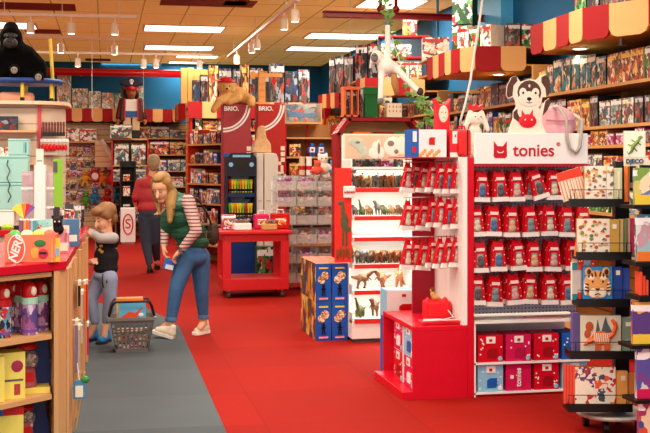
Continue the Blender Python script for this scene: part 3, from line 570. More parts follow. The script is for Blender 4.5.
# right of the woman in red: more back shelving boxes are on the wall unit; pirate statue
# ================================================================ MIDDLE FIXTURES
# --- train-track totems
TY = 15.3
def totem(pa, pb, ptop, m, label, seed):
    xa, xb = rx(pa, TY), rx(pb, TY); zt_ = zy(ptop, pa, TY); Wd = xb-xa
    t = thing('display_totem', label, 'display stand', (xa, TY, 0))
    MB().box(0, Wd, 0, .3, .04, zt_).obj('body', m, t, bevel=.01); MB().box(-.02, Wd+.02, -.02, .32, 0, .04).obj('base', DRED, t)
    lettering('BRIO.', .085, (Wd*.3, -.006, zt_-.065), WHITE, t, bold=.0025)
    tr = MB()
    for r0, r1 in ((Wd*.99, Wd*.93), (Wd*.89, Wd*.83)):
        P = [[(r*cos(a), -.003, zt_+r*sin(a)*1.02) for r in (r0, r1)] for a in [radians(-2-i*8) for i in range(12)]]
        for (a0, b0), (a1, b1) in zip(P[:-1], P[1:]): tr.add([a0, a1, b1, b0], [(0, 1, 2, 3)])
    tr.obj('track_print', WHITE, t)
    bl = MB()
    for k, (u, v, s) in enumerate(((.62, .72, .05), (.7, .78, .045), (.8, .83, .05), (.92, .62, .06), (.92, .7, .06), (.92, .78, .06))): bl.box(Wd*u-s/2, Wd*u+s/2, -.004, -.001, zt_-v-s/2, zt_-v+s/2)
    for k in range(4): x_ = .06+k*.09; bl.box(x_, x_+.07, -.004, -.001, zt_-1.03, zt_-.98)
    bl.lathe([(.03, 0), (.03, .004)], (Wd*.75, -.004, zt_-1.0), 8)
    bl.box(Wd*.66, Wd*.95, -.004, -.001, zt_-1.05, zt_-.95); bl.box(Wd*.84, Wd*.94, -.004, -.001, zt_-.95, zt_-.86)
    bl.obj('train_print', CREAM, t); return t, xa, xb, zt_
T1 = totem(223, 251, 104, mat('faded_red_print', '#a83a40', .5), 'tall dusty-red display totem with white track print below the teddy bear', 1)
T2 = totem(257.5, 285, 104, mat('totem_red', '#b3231d', .5), 'tall bright red display totem with white track print below the toy crane', 2)
# --- teddy bear with red cap lying over the left totem
tx = (T1[1]+T1[2])/2; tz = T1[3]
FUR = mat('teddy_fur', '#d8a868', .95, var=.3, nscale=60, bump=.6)
t = thing('teddy_bear', 'large tan teddy bear with a red cap sprawled over the left red totem', 'teddy bear', (tx-.07, TY+.13, tz+.004)); t.scale = (.78,)*3
blob('teddy_body', [((-.1, -.06, .31), (.155, .145, .14)), ((-.09, -.17, .255), (.065, .06, .05)), ((.1, .02, .16), (.2, .17, .17)), ((.0, .0, .13), .12, (-.24, -.24, .04), .075), ((-.24, -.24, .04), .075, (-.34, -.27, -.12), .06),
     ((.22, 0, .12), .13, (.34, -.16, .08), .085), ((.34, -.16, .08), .085, (.33, -.27, .0), .075), ((-.17, -.03, .34), (.05, .03, .05)), ((.07, -.03, .34), (.05, .03, .05)), ((.1, -.12, .1), .09, (-.05, -.18, .03), .07)], FUR, t, .018, 5)
seat(t.children[0], .0, lambda c: c.y > -.172)
for s in (-1, 1): MB().ball((-.095+s*.05, -.185, .315), .014, 8, 6).obj('eye', BLACK, t, smooth=True)
MB().ball((-.095, -.228, .265), (.022, .014, .016), 8, 6).obj('nose', BLACK, t, smooth=True)
cp = MB().ball((-.1, -.02, .405), (.15, .14, .09), 14, 8).tube([(-.1-.13, -.12, .405), (-.1-.07, -.2, .4), (-.1+.07, -.2, .4), (-.1+.13, -.12, .405)], .02, 6); cp.obj('cap', mat('cap_red', '#d8252c', .6), t, smooth=True)
# --- toy crane of orange beech
cx_ = rx(263.5, TY-.05); OR2 = mat('crane_wood', '#e9a25a', .5)
t = thing('toy_crane', 'orange wooden toy tower crane standing on the bright red totem', 'toy crane', (cx_, TY+.12, T2[3]))
MB().box(-.1, .1, -.1, .1, 0, .03).obj('base', OR2, t); zh = zy(72, 263, TY)-T2[3]
MB().box(-.045, .045, -.045, .045, .03, zh).obj('mast', OR2, t)
for i in range(5): MB().box(-.05, .05, -.05, .05, .1+i*.09, .11+i*.09).obj('mast_ring', KRAFT, t)
MB().box(-.14, .29, -.03, .03, zh-.06, zh-.01).obj('jib', OR2, t); MB().box(-.16, -.1, -.05, .05, zh-.09, zh+.01).obj('counterweight', OR2, t); MB().prism([(-.03, zh), (.03, zh), (.0, zh+.06)], -.03, .03).obj('cab_roof', OR2, t)
for i in range(5): MB().box(.06+i*.05, .075+i*.05, -.032, .032, zh-.01, zh+.02).obj('jib_rung', KRAFT, t)
MB().tube([(.17, 0, zh-.06), (.17, 0, zh-.1)], .006, 6).obj('hoist_line', BLACK, t); MB().prism([(.13, zh-.1), (.21, zh-.1), (.18, zh-.17), (.16, zh-.17)], -.03, .03).obj('hook_block', RED, t)
# --- flashlight display and white cases
FY = 14.2; xa, xb = rx(226.5, FY), rx(256, FY); Wd = xb-xa; ztop = zy(153, 240, FY)
t = thing('flashlight_display', 'dark blue floor display with starburst backs and rows of small torches', 'display stand', (xa, FY, 0)); NAVY = mat('navy_board', '#101a30', .4)
MB().box(0, Wd, .3, .33, 0, ztop).obj('back_panel', mat('starburst_blue', '#1d66b8', .4, var=.5, nscale=5), t)
for x_ in (0, Wd-.02): MB().box(x_, x_+.02, 0, .3, 0, ztop-.05).obj('side_panel', NAVY, t)
hp = [(0, ztop-.3), (Wd, ztop-.3), (Wd, ztop-.06), (Wd-.05, ztop), (.05, ztop), (0, ztop-.06)]
MB().prism(hp, -.03, .0).obj('header', NAVY, t); MB().box(Wd*.3, Wd*.68, -.034, -.031, ztop-.24, ztop-.07).obj('header_screen', BLACK, t)
for k in (.14, .84): MB().tube([(Wd*k, -.036, ztop-.15), (Wd*k, -.03, ztop-.15)], .03, 12).obj('round_badge', LBLUE, t)
MB().box(Wd*.2, Wd*.8, -.034, -.031, ztop-.055, ztop-.025).obj('header_strip', LBLUE, t)
fl = None; burst = mat('burst_glow', '#9fd4f5', .4)
for j, yb in enumerate((193, 217, 240)):
    z = zy(yb, 240, FY); MB().box(.02, Wd-.02, -.02, .3, z-.05, z).obj('shelf', mat('shelf_blue', '#16305e', .4), t)
    MB().prism([(Wd/2+(.1+.065*(i % 2))*cos(i*pi/9), z+.16+(.10+.06*(i % 2))*sin(i*pi/9)) for i in range(18)], .285, .295).obj('starburst', burst, t) if j < 2 else None
MB().box(.02, Wd-.02, -.02, .3, .06, zy(240, 240, FY)-.05).obj('lower_panel', mat('starburst_blue2', '#103a80', .4, var=.6, nscale=4), t); MB().prism([(Wd/2+(.15 if i % 2 else .05)*cos(i*pi/8), .55+(.03 if i % 2 else .012)*sin(i*pi/8)) for i in range(16)], -.028, -.022).obj('starburst', burst, t)
LM = [mat('torch_yellow', '#e6d23a', .4), mat('torch_green', '#7fc93c', .4), mat('torch_red', '#cf2f2a', .4), mat('torch_orange', '#e8922c', .4)]
tm = [MB().mt(0).lathe([(.012, 0), (.014, .01), (.014, .1), (.022, .13), (.024, .17), (.02, .175)], n=10).mt(1).lathe([(.015, .02), (.0155, .05)], n=10).mesh('torch', [m_, BLACK], True) for m_ in LM]
cn = ['yellow', 'green', 'red', 'orange']
for j, yb in enumerate((193, 217)):
    z = zy(yb, 240, FY)
    for i in range(9):
        k = (2, 0, 0, 1, 3, 0, 0, 1, 0)[i] if j == 0 else (1, 0, 3, 0, 0, 1, 2, 0, 0)[i]
        o = put('torch', tm[k], None, (xa+.05+i*(Wd-.1)/8, FY+.08, z+.002)); tag(o, '%s toy torch on the %s shelf of the blue display, %s' % (cn[k], ('upper', 'lower')[j], nth(i)), 'torch', 'torches on the %s blue shelf' % ('upper', 'lower')[j])
CW = mat('case_white', '#e7e1d6', .35, var=.03)
for i, (a, b, y0) in enumerate(((256.5, 263.5, 153), (264.5, 278, 153))):
    x0, x1 = rx(a, FY+.05), rx(b, FY+.05); z = zy(y0, a, FY+.05); w_ = x1-x0; r_ = .06 if i else .0
    t = thing('white_case', ('narrow' if not i else 'wide')+' white rounded display case right of the torch display', 'display case', (x0, FY+.05, 0), 0, 'white display cases')
    pl = [(0, .03), (w_, .03), (w_, z-r_), (w_-r_*.3, z-r_*.3), (w_-r_, z), (0, z)] if i else [(0, .03), (w_, .03), (w_, z), (0, z)]
    MB().prism(pl, 0, .5).obj('body', CW, t, bevel=.008); MB().box(.02, w_-.02, .03, .47, 0, .03).obj('plinth', GREY, t)
    MB().box(.02, w_-.02, -.006, -.001, z*.62, z*.625).obj('seam_strip', GREY, t)
o = MB().prism([(-.13, 0), (.13, 0), (.12, .12), (.06, .2), (.05, .34), (.02, .36), (-.02, .36), (-.05, .3), (-.06, .2), (-.1, .12)], -.09, .09).obj('toy_house', mat('straw_orange', '#e8b888', .7, var=.35, nscale=25), loc=(rx(262, FY+.2), FY+.3, zy(153, 262, FY+.2)+.003), bevel=.02); tag(o, 'orange patterned toy tower on top of the white cases', 'toy')
me, _, _ = boxmesh('toy_box', .22, .2, .5, 'green'); tag(put('toy_box', me, None, (rx(266, 13.3), 13.3, 0.002)), 'green landscape toy box on the floor behind the red table', 'box')
# --- red gondola with posts, behind the woman
G0, G1 = WY(186, 290, 17.2), WY(222, 290, 16.2)
gd = shelf_unit('red-posted shelf gondola crammed with toys left of the torch display', (G0.x, G0.y), (G1.x, G1.y), .35, [.3, .62, .92, 1.22, 1.52, 1.82], 2.02, slat, SHELFW, mat('post_orange_red', '#d8402a', .4), 3)
for j, h in enumerate((.3, .62, .92, 1.22, 1.52, 1.82)): row('on the red gondola, %s shelf' % ('lowest', 'fifth', 'fourth', 'third', 'second', 'top')[j], 'toy boxes on the red-posted gondola', (G0.x+.05, G0.y-.02), (G1.x-.02, G1.y+.03), h, .2, (.08, .17), (.14, .24), ['red', 'warm', 'white', 'dark', 'scene', 'blue'], 'small toy box', 'toy_box')
# --- mid shelf with red upright and model box on top (right of the totems)
M0, M1 = rx(284.5, 15.6), rx(322, 15.6)
mu = shelf_unit('red-posted toy shelving between the bright totem and the hutch', (M0, 15.6), (rx(338, 15.6), 15.6), .4, [.35, .7, 1.05, 1.32, 1.62, 1.9], zy(124, 300, 15.6), mat('mid_back', '#a87848', .6), SHELFW, RED, 3)
for j, h in enumerate((.35, .7, 1.05, 1.32, 1.62)): row('on the %s totem-side shelf' % ('lowest', 'fourth', 'third', 'second', 'top')[j], 'toys on the shelving right of the totems', (M0+.06, 15.63), (rx(308 if j == 4 else 337, 15.6), 15.63), h, .22, (.12, .24), (.13, .22), ['blue', 'white', 'red', 'green', 'warm'], 'toy box', 'toy_box')
zt_ = zy(124, 300, 15.6)
t = thing('model_showcase', 'clear-fronted showcase holding a colourful ship model right of the red totems', 'showcase', ((M0+M1)/2, 15.65, zt_+.002)); a = (M1-M0)/2; hh = zy(103, 300, 15.6)-zt_
MB().box(-a, a, -.05, .3, 0, .03).box(-a, a, .28, .3, .03, hh).box(-a, -a+.02, -.05, .28, .03, hh).box(a-.02, a, -.05, .28, .03, hh).obj('case', BIRCH, t)
MB().box(-a+.02, a-.02, .26, .279, .03, hh).obj('picture_back', printed('print_ship', ['#7e8a86', '#9aa6a8', '#5a4a40', '#c7c2b0', '#37607a', '#d24a2a'], 3.5), t)
hl = MB().prism([(-.2, .1), (.16, .1), (.2, .17), (.06, .15), (-.24, .2)], -.01, .12); hl.obj('ship_hull', mat('hull_blue', '#2f78b0', .4), t); MB().prism([(-.06, .16), (.03, .16), (.0, .26)], .03, .06).obj('sail', RED, t)
for x_ in (-.1, .05): MB().ball((x_, -.01, .06), .035).obj('wheel', ORANGE, t)
MB().box(-a+.02, a-.02, -.045, -.04, .03, hh).obj('front_pane', CLEAR2, t)
for x_, l_ in ((rx(313, 15.55), 'left'), (rx(322, 15.55), 'right')):
    t = thing('robot_toy', 'white and blue robot toy on the shelf below the showcase, %s one' % l_, 'robot toy', (x_, 15.62, 1.622), 0, 'robot toys below the showcase')
# --- clear bins with small toys
BYR = 13.0
TOYS = printed('print_toys', ['#d9b59a', '#f0ebe4', '#a87a64', '#d6483c', '#5a6a8a', '#e6c0a8', '#3f4a52'], 9, None, warp=1)
TOYP = printed('print_toys_purple', ['#6a3f78', '#b03a7a', '#3f5a8a', '#e0dada', '#d84a8a'], 9, None, warp=1); TOYD = printed('print_toys_dark', ['#3a4a52', '#55706a', '#b0a8a0', '#5a3a38', '#d0603a'], 9, None, warp=1)
LIP = mat('clear_lip', '#e6e2e0', .15, alpha=.3, var=.02)
def bin_(label, x, y, z, w_, d_, h_, rz, toys, grp):
    t = thing('clear_bin', label, 'bin', (x, y, z), rz, grp)
    MB().box(-w_/2, w_/2, 0, d_, 0, .008).obj('bin_floor', CLEAR, t); MB().box(-w_/2, -w_/2+.006, 0, d_, .008, h_).box(w_/2-.006, w_/2, 0, d_, .008, h_).box(-w_/2, w_/2, d_-.006, d_, .008, h_).obj('bin_wall', CLEAR, t)
    MB().box(-w_/2, w_/2, -.006, 0, 0, h_*.62).obj('front_lip', LIP, t)
    m = MB()
    for i in range(26): m.ball((R.uniform(-w_/2+.05, w_/2-.05), R.uniform(.05, d_-.05), R.uniform(.05, h_*.72)), (R.uniform(.02, .045), R.uniform(.02, .04), R.uniform(.015, .035)), 6, 4, Matrix.Rotation(R.uniform(0, 3), 3, 'X'))
    o = m.obj('toy_pile', toys, loc=(x, y, z+.005), rotz=rz); tag(o, 'heap of tiny toys in the '+label.replace(' of the wire stand', ''), 'small toys', None, 'stuff')
t = thing('bin_stand', 'white wire stand carrying tiers of clear plastic bins beside the boxed toys', 'stand', (rx(276, BYR), BYR, 0)); x0 = 0; x1 = rx(338, BYR)-rx(276, BYR)
tiers = [.1, .33, .56, .79, 1.01, 1.2]
for x_ in (0, x1*.335, x1*.665, x1): MB().box(x_-.01, x_+.01, .36, .38, 0, 1.3).obj('post', WHITE, t)
for z in tiers: MB().box(-.01, x1+.01, -.0, .36, z-.012, z-.003).obj('wire_shelf', LIP, t)
TN = ['lowest', 'fifth', 'fourth', 'third', 'second', 'top']
for j, z in enumerate(tiers):
    for i in range(3): bin_('clear plastic %s-tier bin in the %s column of the wire stand' % (TN[j], ('left', 'middle', 'right')[i]), rx(276, BYR)+x1*(.17+.33*i), BYR+.01-.0*i, z, x1*.31, .34, .17, 0, R.choice([TOYS, TOYD, TOYP, TOYS]), 'clear plastic bins')
# toys standing on top of the bins: cloud plush, mugs, tubes
TZ = 1.4
pm = mat('plush_white', '#f0e8e0', .95, var=.1, nscale=50, bump=.4)
for i, (px, py, col, lab, kind) in enumerate(((323, 180, pm, 'fluffy white plush on the clear bins', 'plush'), (309, 186, WHITE, 'white paper tube standing on the clear bins', 'tube'), (302, 184, mat('tube_tan', '#d9c0a0'), 'tan paper tube left of the white tube', 'tube'), (334, 188, mat('plush_aqua', '#4aa8c8', .9), 'aqua plush at the right end above the clear bins', 'plush'), (315, 192, mat('plush_coral', '#e0604a', .9), 'coral plush in front of the fluffy white plush', 'plush'))):
    x_ = rx(px, BYR+.2)
    if kind == 'tube':
        t = thing('paper_tube', lab, 'tube', (x_, BYR+.2, 1.38)); MB().lathe([(.035, 0), (.035, .2), (.037, .2), (.037, .22), (.01, .222)], n=12).obj('tube', col, t, smooth=False); MB().lathe([(.036, .06), (.036, .11)], n=12).obj('band', RED, t)
    else:
        t = thing('plush_toy', lab, 'plush toy', (x_, BYR+.22 if i != 4 else BYR+.06, 1.38)); s = .08 if i == 0 else .055
        blob('plush_body', [((0,0,s), (s*1.1, s, s*1.05)), ((0,-.2*s,2.4*s), (s*.85, s*.8, s*.8)), ((-.6*s,0,3.1*s), (s*.3,s*.2,s*.35)), ((.6*s,0,3.1*s), (s*.3,s*.2,s*.35)), ((-s,0,1.4*s), s*.3, (-1.5*s,-.3*s,.7*s), s*.3), ((s,0,1.4*s), s*.3, (1.5*s,-.3*s,.7*s), s*.3)], col, t, .012)
        for q in (-1, 1): MB().ball((q*s*.32, -s*.95, 2.5*s), s*.11, 6, 4).obj('eye', BLACK, t)
# --- red rolling table
RY = 12.3; xa, xb = rx(223, RY), rx(289, RY); Wd = xb-xa; TT = zy(231, 255, RY)
t = thing('rolling_table', 'red wooden play table on casters in the middle of the red floor', 'table', (xa, RY, 0)); TR = mat('table_red', '#c9262c', .35); D = .62
MB().box(-.04, Wd+.04, -.04, D+.04, TT-.035, TT).obj('tabletop', TR, t, bevel=.008)
MB().box(.02, Wd-.02, .0, .03, TT-.12, TT-.035).box(.02, Wd-.02, D-.03, D, TT-.12, TT-.035).box(0, .03, .03, D-.03, TT-.12, TT-.035).box(Wd-.03, Wd, .03, D-.03, TT-.12, TT-.035).obj('apron', TR, t)
for x_ in (0, Wd-.09):
    for y_ in (0, D-.09): MB().box(x_, x_+.09, y_, y_+.09, .22, TT-.12).obj('leg', TR, t)
MB().box(0, Wd, 0, D, .09, .22).obj('bottom_tray', TR, t, bevel=.006)
cs = None
for x_ in (.07, Wd-.07):
    for y_ in (.07, D-.07):
        c = MB().box(x_-.012, x_+.012, y_-.02, y_+.02, .05, .09).obj('caster', STEEL, t); MB().tube([(x_-.015, y_, .04), (x_+.015, y_, .04)], .04, 12).obj('wheel', DGREY, c)
names_ = ['red_tin', 'toy_box']
for i, (px, w_, h_, d_, m_, y_, lab, nm, cat) in enumerate(((229, .16, .17, .14, STY['pink'][1], .3, 'purple patterned toy box at the left end of the red table', 'toy_box', 'box'), (243, .2, .08, .16, WHITE, .12, 'low white tray of toys on the red table', 'toy_tray', 'tray'), (262, .17, .17, .14, MAG, .34, 'red handled toy case on the middle of the red table', 'toy_case', 'toy case'), (281, .21, .18, .15, RED, .3, 'bright red toy case at the right end of the red table', 'toy_case', 'toy case'), (270, .17, .07, .14, KRAFT, .1, 'low tan tray of black toys on the red table', 'toy_tray', 'tray'))):
    t = thing(nm, lab, cat, (rx(px, RY+y_), RY+y_, TT+.002)); b = MB().box(-w_/2, w_/2, 0, d_, 0, h_).obj('body', m_, t, bevel=.012)
    if nm == 'toy_case': MB().tube([(-.04, d_/2, h_), (-.035, d_/2, h_+.04), (.035, d_/2, h_+.04), (.04, d_/2, h_)], .008, 6).obj('handle', WHITE, t); MB().box(-w_*.3, w_*.3, -.003, -.001, h_*.25, h_*.7).obj('label_plate', STY['red'][1], t)
    if nm == 'toy_box': MB().box(-w_*.35, w_*.35, -.003, -.001, h_*.2, h_*.8).obj('label_plate', STY['white'][1], t)
    if nm == 'toy_tray':
        q = MB()
        for k in range(14): q.ball((R.uniform(-w_*.4, w_*.4), R.uniform(.03, d_-.03), h_+R.uniform(0, .025)), (.024, .02, .018), 6, 4)
        tag(q.obj('toy_pile', TOYD, loc=(rx(px, RY+y_), RY+y_, TT+.012)), 'heap of small toys in the '+lab.split(' of ')[0]+(' left' if px < 250 else ' right')+' on the red table', 'small toys', None, 'stuff')
# --- boxed toys stacked on the floor (blue fronts, orange tops)
PB = mat('pack_blue', '#1457b5', .4, var=.08); PO = mat('pack_orange', '#f0683c', .4); PSIDE = printed('print_packside', ['#5a4030', '#c9862f', '#2a5a3a', '#8a3020', '#e0c060', '#2a3a6a'], 3, None)
PY = 9.2; w_ = .134; d_ = .24; h_ = .328; xs = [rx(316, PY)+w_/2-.002, rx(316, PY)+w_*1.5+.006]
bm_ = MB().box(-w_/2, w_/2, 0, d_, 0, h_, (0, 1, 1, 1, 2, 0)).mesh('figure_box', [PB, PSIDE, PO]); root0 = None
for lv in (0, 1):
    for dp in (0, 1, 2):
        for cidx in (0, 1):
            loc = (xs[cidx], PY+dp*(d_+.006), .001+lv*(h_+.003)); lab = 'blue and orange figure box, %s level of the floor stack, %s %s' % (('lower', 'upper')[lv], ('front', 'middle', 'back')[dp], ('left', 'right')[cidx])
            if root0 is None:
                root0 = thing('figure_box', lab, 'toy box', loc, 0, 'figure boxes stacked on the red floor'); put('carton', bm_, root0)
                MB().box(-w_*.3, w_*.3, -.003, -.001, h_*.86, h_*.9).obj('title_print', YEL, root0)
                for (u, v, r) in ((.1, .68, .036), (-.12, .58, .034)): MB().tube([(w_*u, -.004, h_*v), (w_*u, -.001, h_*v)], r, 14).obj('round_picture', printed('print_round', ['#f0d890', '#c9622a', '#7a4a2a', '#f6efe0'], 6, None), root0)
                fg = MB().box(-.012, .012, -.004, -.001, h_*.24, h_*.38).ball((0, -.003, h_*.42), (.014, .002, .016), 8, 5).box(-.022, .022, -.004, -.001, h_*.32, h_*.35).box(-.016, -.004, -.004, -.001, h_*.16, h_*.24).box(.004, .016, -.004, -.001, h_*.16, h_*.24).obj('figure_picture', NAVY, root0)
                MB().box(-w_*.3, w_*.3, -.003, -.001, h_*.06, h_*.115).obj('brand_strip', mat('strip_pink', '#e8486a', .4), root0); lettering('playmobil', .02, (0, -.004, h_*.0875), WHITE, root0)
            else: dup(root0, loc, label=lab)
# --- wooden hutch with red trim behind the dinosaur display
HYY = 10.6; p0, p1 = rx(340, HYY), rx(425, HYY); W2 = p1-p0; za, zb_, zc_ = zy(175, 380, HYY), zy(134, 380, HYY), zy(119, 380, HYY)
t = thing('wooden_hutch', 'octagonal wooden hutch display with red trimmed edges behind the dinosaur stand', 'display hutch', (p0, HYY, 0)); c1 = W2*.13
out = [(0, 0), (W2, 0), (W2, zb_), (W2-c1, zc_), (c1, zc_), (0, zb_)]
MB().prism(out, .32, .35).obj('back_board', mat('hutch_wood', '#c99a68', .5), t)
for a, b in zip(out[1:], out[2:]+out[:1]):
    if a == (0, 0) or b == (0, 0) and a[1] == 0: continue
    v = Vector((b[0]-a[0], 0, b[1]-a[1])); L = v.length; m = Matrix.Rotation(-atan2(v.z, v.x), 3, 'Y'); c = Vector((a[0]+b[0], 0, a[1]+b[1]))/2
    MB().obox((c.x, .2, c.z), (L+.02, .26, .035), m).obj('trim_edge', DRED, t)
MB().prism([(W2*.2, zc_-.015), (W2*.82, zc_-.015), (W2*.9, zc_-.13), (W2*.98, zc_-.14), (W2*.98, zc_-.18), (W2*.1, zc_-.18), (W2*.1, zc_-.13)], .05, .3).obj('shelf_block', mat('hutch_wood2', '#d8ae7c', .5), t) if False else None
MB().box(.03, W2-.03, .02, .318, zb_-.17, zb_-.14).obj('shelf', BIRCH, t)
for i, (px, wpx, m_, lab) in enumerate(((362, 18, 'orange', 'orange striped carton in the wooden hutch'), (385, 17, 'red', 'dark red carton in the middle of the wooden hutch'), (401, 14, 'green', 'green-topped carton at the right in the wooden hutch'))):
    w3 = wpx*.0098; t2 = thing('toy_carton', lab, 'carton', (rx(px, HYY+.1), HYY+.1, zb_-.139)); MB().box(-w3/2, w3/2, 0, .14, 0, .16).obj('carton', printed('print_c%d' % i, ['#e8e0d0', '#b09a80', '#7a6a58', '#f0ece4'], 5, None), t2); MB().box(-w3/2-.002, w3/2+.002, -.003, .142, .1, .163).obj('lid_band', (ORANGE, DRED, GREEN)[i], t2)
# on top of the hutch: crates, green bin, paper bag
zt_ = zc_+.022
def on_hutch(px, y_=HYY+.15): return rx(px, y_)
t = thing('green_bin', 'dark green plastic bin with lid on top of the wooden hutch', 'bin', (on_hutch(369), HYY+.06, zt_)); GB = mat('bin_green', '#11692f', .35)
MB().slab([(-.065, 0), (.065, 0), (.065, .2), (-.065, .2)], 0, .2).obj('body', GB, t); MB().box(-.075, .075, -.01, .21, .2, .215).obj('rim', GB, t); MB().box(-.08, .08, -.012, .212, .215, .3).obj('lid', GB, t, bevel=.01)
t = thing('orange_crate', 'orange upright crate frame left of the green bin on the hutch', 'crate', (on_hutch(350), HYY+.06, zt_)); OC = mat('crate_orange', '#e8743a', .5)
for x_ in (-.07, 0, .07): MB().box(x_-.01, x_+.01, 0, .14, 0, .29).obj('slat', OC, t)
MB().box(-.085, .085, -.005, .145, .27, .3).obj('top_rail', OC, t); MB().box(-.085, .085, 0, .14, 0, .02).obj('bottom_rail', OC, t); MB().box(-.075, .075, .06, .08, .02, .27).obj('back_panel', STY['dark'][1], t)
tag(put('toy_box', boxmesh('toy_box', .05, .2, .29, 'dark')[0], None, (on_hutch(359.3), HYY+.06, zt_)), 'narrow dark box between the orange crate and the green bin', 'box')
t = thing('white_carton', 'small cream carton with dots on the hutch below the hanging monkey', 'carton', (on_hutch(392), HYY+.05, zt_)); MB().box(-.075, .075, 0, .12, 0, .14).obj('carton', CREAM, t)
d = MB()
for k in range(8): a_, b_ = -.055+.036*(k % 4), .05+.045*(k//4); d.box(a_, a_+.008, -.003, -.001, b_, b_+.02)
d.obj('printed_marks', mat('mark_red', '#b03a30'), t)
tag(put('toy_box', boxmesh('toy_box', .1, .1, .22, 'scene')[0], None, (on_hutch(389), HYY+.22, zt_)), 'grey picture box behind the small cream carton on the hutch', 'box')
tag(put('toy_box', boxmesh('toy_box', .05, .1, .12, 'warm')[0], None, (on_hutch(380), HYY+.06, zt_)), 'narrow brown box right of the green bin on the hutch', 'box')
# ================================================================ DINOSAUR DISPLAY
DY = 9.05; xa, xb = rx(352, DY), rx(417, DY); Wd = xb-xa; zt_ = zy(160, 380, DY); DW = mat('display_white', '#f6f3ee', .35, var=.02); DD = .42
t = thing('figure_display', 'white shelf display full of dinosaur figures with red shelf edges', 'display stand', (xa, DY, 0))
MB().box(0, Wd, DD-.02, DD, 0, zt_+.22).obj('back_panel', DW, t); MB().box(0, Wd, .0, DD-.02, .03, .19).obj('base', DW, t, bevel=.005); MB().box(.02, Wd-.02, .02, DD-.03, 0, .03).obj('plinth', DGREY, t)
for x_ in (0, Wd-.012): MB().box(x_, x_+.012, .1, DD-.02, .19, zt_).obj('side_panel', DW, t)
SH = [1.305, 1.068, .89, .66, .44, .2]; SHG = mat('shelf_grey', '#c9c9c6', .4); EDG = mat('edge_red', '#e0302a', .4)
for z in SH:
    s = MB().box(.014, Wd-.014, .0, DD-.022, z-.012, z).obj('shelf', SHG if z == .89 else DW, t)
    MB().box(.02, Wd-.014, -.012, -.001, z-.035, z+.0005).obj('shelf_edge', EDG, s)
    MB().prism([(0, z-.035), (0, z+.05), (.004, z+.05), (.004, z-.035)], .0, .1).obj('shelf_end', SHG, s)
dino_stand, xaD, xbD, Wd_D = t, xa, xb, Wd
# picture header
hx0, hx1 = rx(343.5, DY-.02), rx(412, DY-.02); hz0, hz1 = zy(159, 380, DY), zy(134, 380, DY); hw = hx1-hx0
h = MB().box(hx0-xa, hx1-xa, -.03, 0, hz0, hz1).obj('header_frame', CREAM, t)
MB().box(hx0-xa+.012, hx1-xa-.012, -.034, -.031, hz0+.012, hz1-.012).obj('header_picture', mat('header_pink', '#f1c0a2', .5, var=.12, nscale=6), h)
hp = MB(); hh = hz1-hz0; o0 = hx0-xa
for u, v, a_, b_ in ((.14, .68, .05, .035), (.2, .62, .05, .045), (.24, .45, .035, .05), (.29, .28, .03, .05)): hp.ball((o0+hw*u, -.036, hz0+hh*v), (a_, .003, b_), 14, 6)
hp.mt(1)
for u, v, a_, b_ in ((.46, .35, .035, .075), (.5, .6, .018, .04), (.42, .25, .04, .045), (.54, .25, .03, .05)): hp.ball((o0+hw*u, -.036, hz0+hh*v), (a_, .003, b_), 14, 6)
for u, v, a_, b_ in ((.72, .5, .085, .085), (.84, .55, .05, .08), (.94, .42, .05, .08)): hp.ball((o0+hw*u, -.036, hz0+hh*v), (a_, .003, b_), 16, 6)
hp.mt(2)
for u, v, a_, b_ in ((.68, .62, .03, .025), (.505, .42, .012, .05), (.76, .3, .02, .02), (.2, .66, .02, .012)): hp.ball((o0+hw*u, -.039, hz0+hh*v), (a_, .003, b_), 12, 6)
hp.obj('header_animals', [mat('print_mint', '#b9c8b8', .5, var=.3, nscale=20), mat('print_ivory', '#f5ecdf', .5), mat('print_taupe', '#8d7668', .5)], h)
# red wing panel with a dinosaur picture and a logo tag
wx0, wx1 = rx(335, DY), rx(351.6, DY); wz = zy(168, 343, DY); PR = mat('panel_red', '#e8352a', .4)
wp = MB().box(wx0-xa, wx1-xa, 0, .025, .68, wz).obj('wing_panel', PR, t)
lx0, lx1, lz0, lz1 = rx(343, DY), rx(355, DY), zy(198, 348, DY), zy(186, 348, DY)
tgp = MB().box(lx0-xa, lx1-xa, -.02, -.004, lz0, lz1).obj('logo_tag', WHITE, wp, bevel=.008); lettering('schleich', .03, ((lx0+lx1)/2-xa, -.023, (lz0+lz1)/2), RED, tgp, bold=.001)
DBR = mat('dino_print_brown', '#5a5a3a', .5, var=.4, nscale=30); c = (wx0+wx1)/2-xa; zc_ = zy(222, 343, DY)
pp = MB().ball((c-.02, -.003, zc_+.16), (.03, .004, .02), 10, 5).ball((c-.005, -.003, zc_+.1), (.018, .004, .06), 10, 5).ball((c+.01, -.003, zc_), (.035, .004, .08), 10, 5).ball((c+.04, -.003, zc_-.06), (.03, .004, .025), 10, 5)
pp.box(c-.012, c+.006, -.006, -.001, zc_-.2, zc_-.05).box(c+.02, c+.036, -.006, -.001, zc_-.2, zc_-.05).obj('dinosaur_picture', DBR, wp)
lo = MB(); 
for k in range(5): lo.ball((c-.05+.025*k, -.003, zc_-.27+.02*(k % 2)), (.012, .004, .05), 8, 5)
lo.obj('animal_picture', mat('print_rust', '#8a4a22', .5, var=.4, nscale=30), wp)
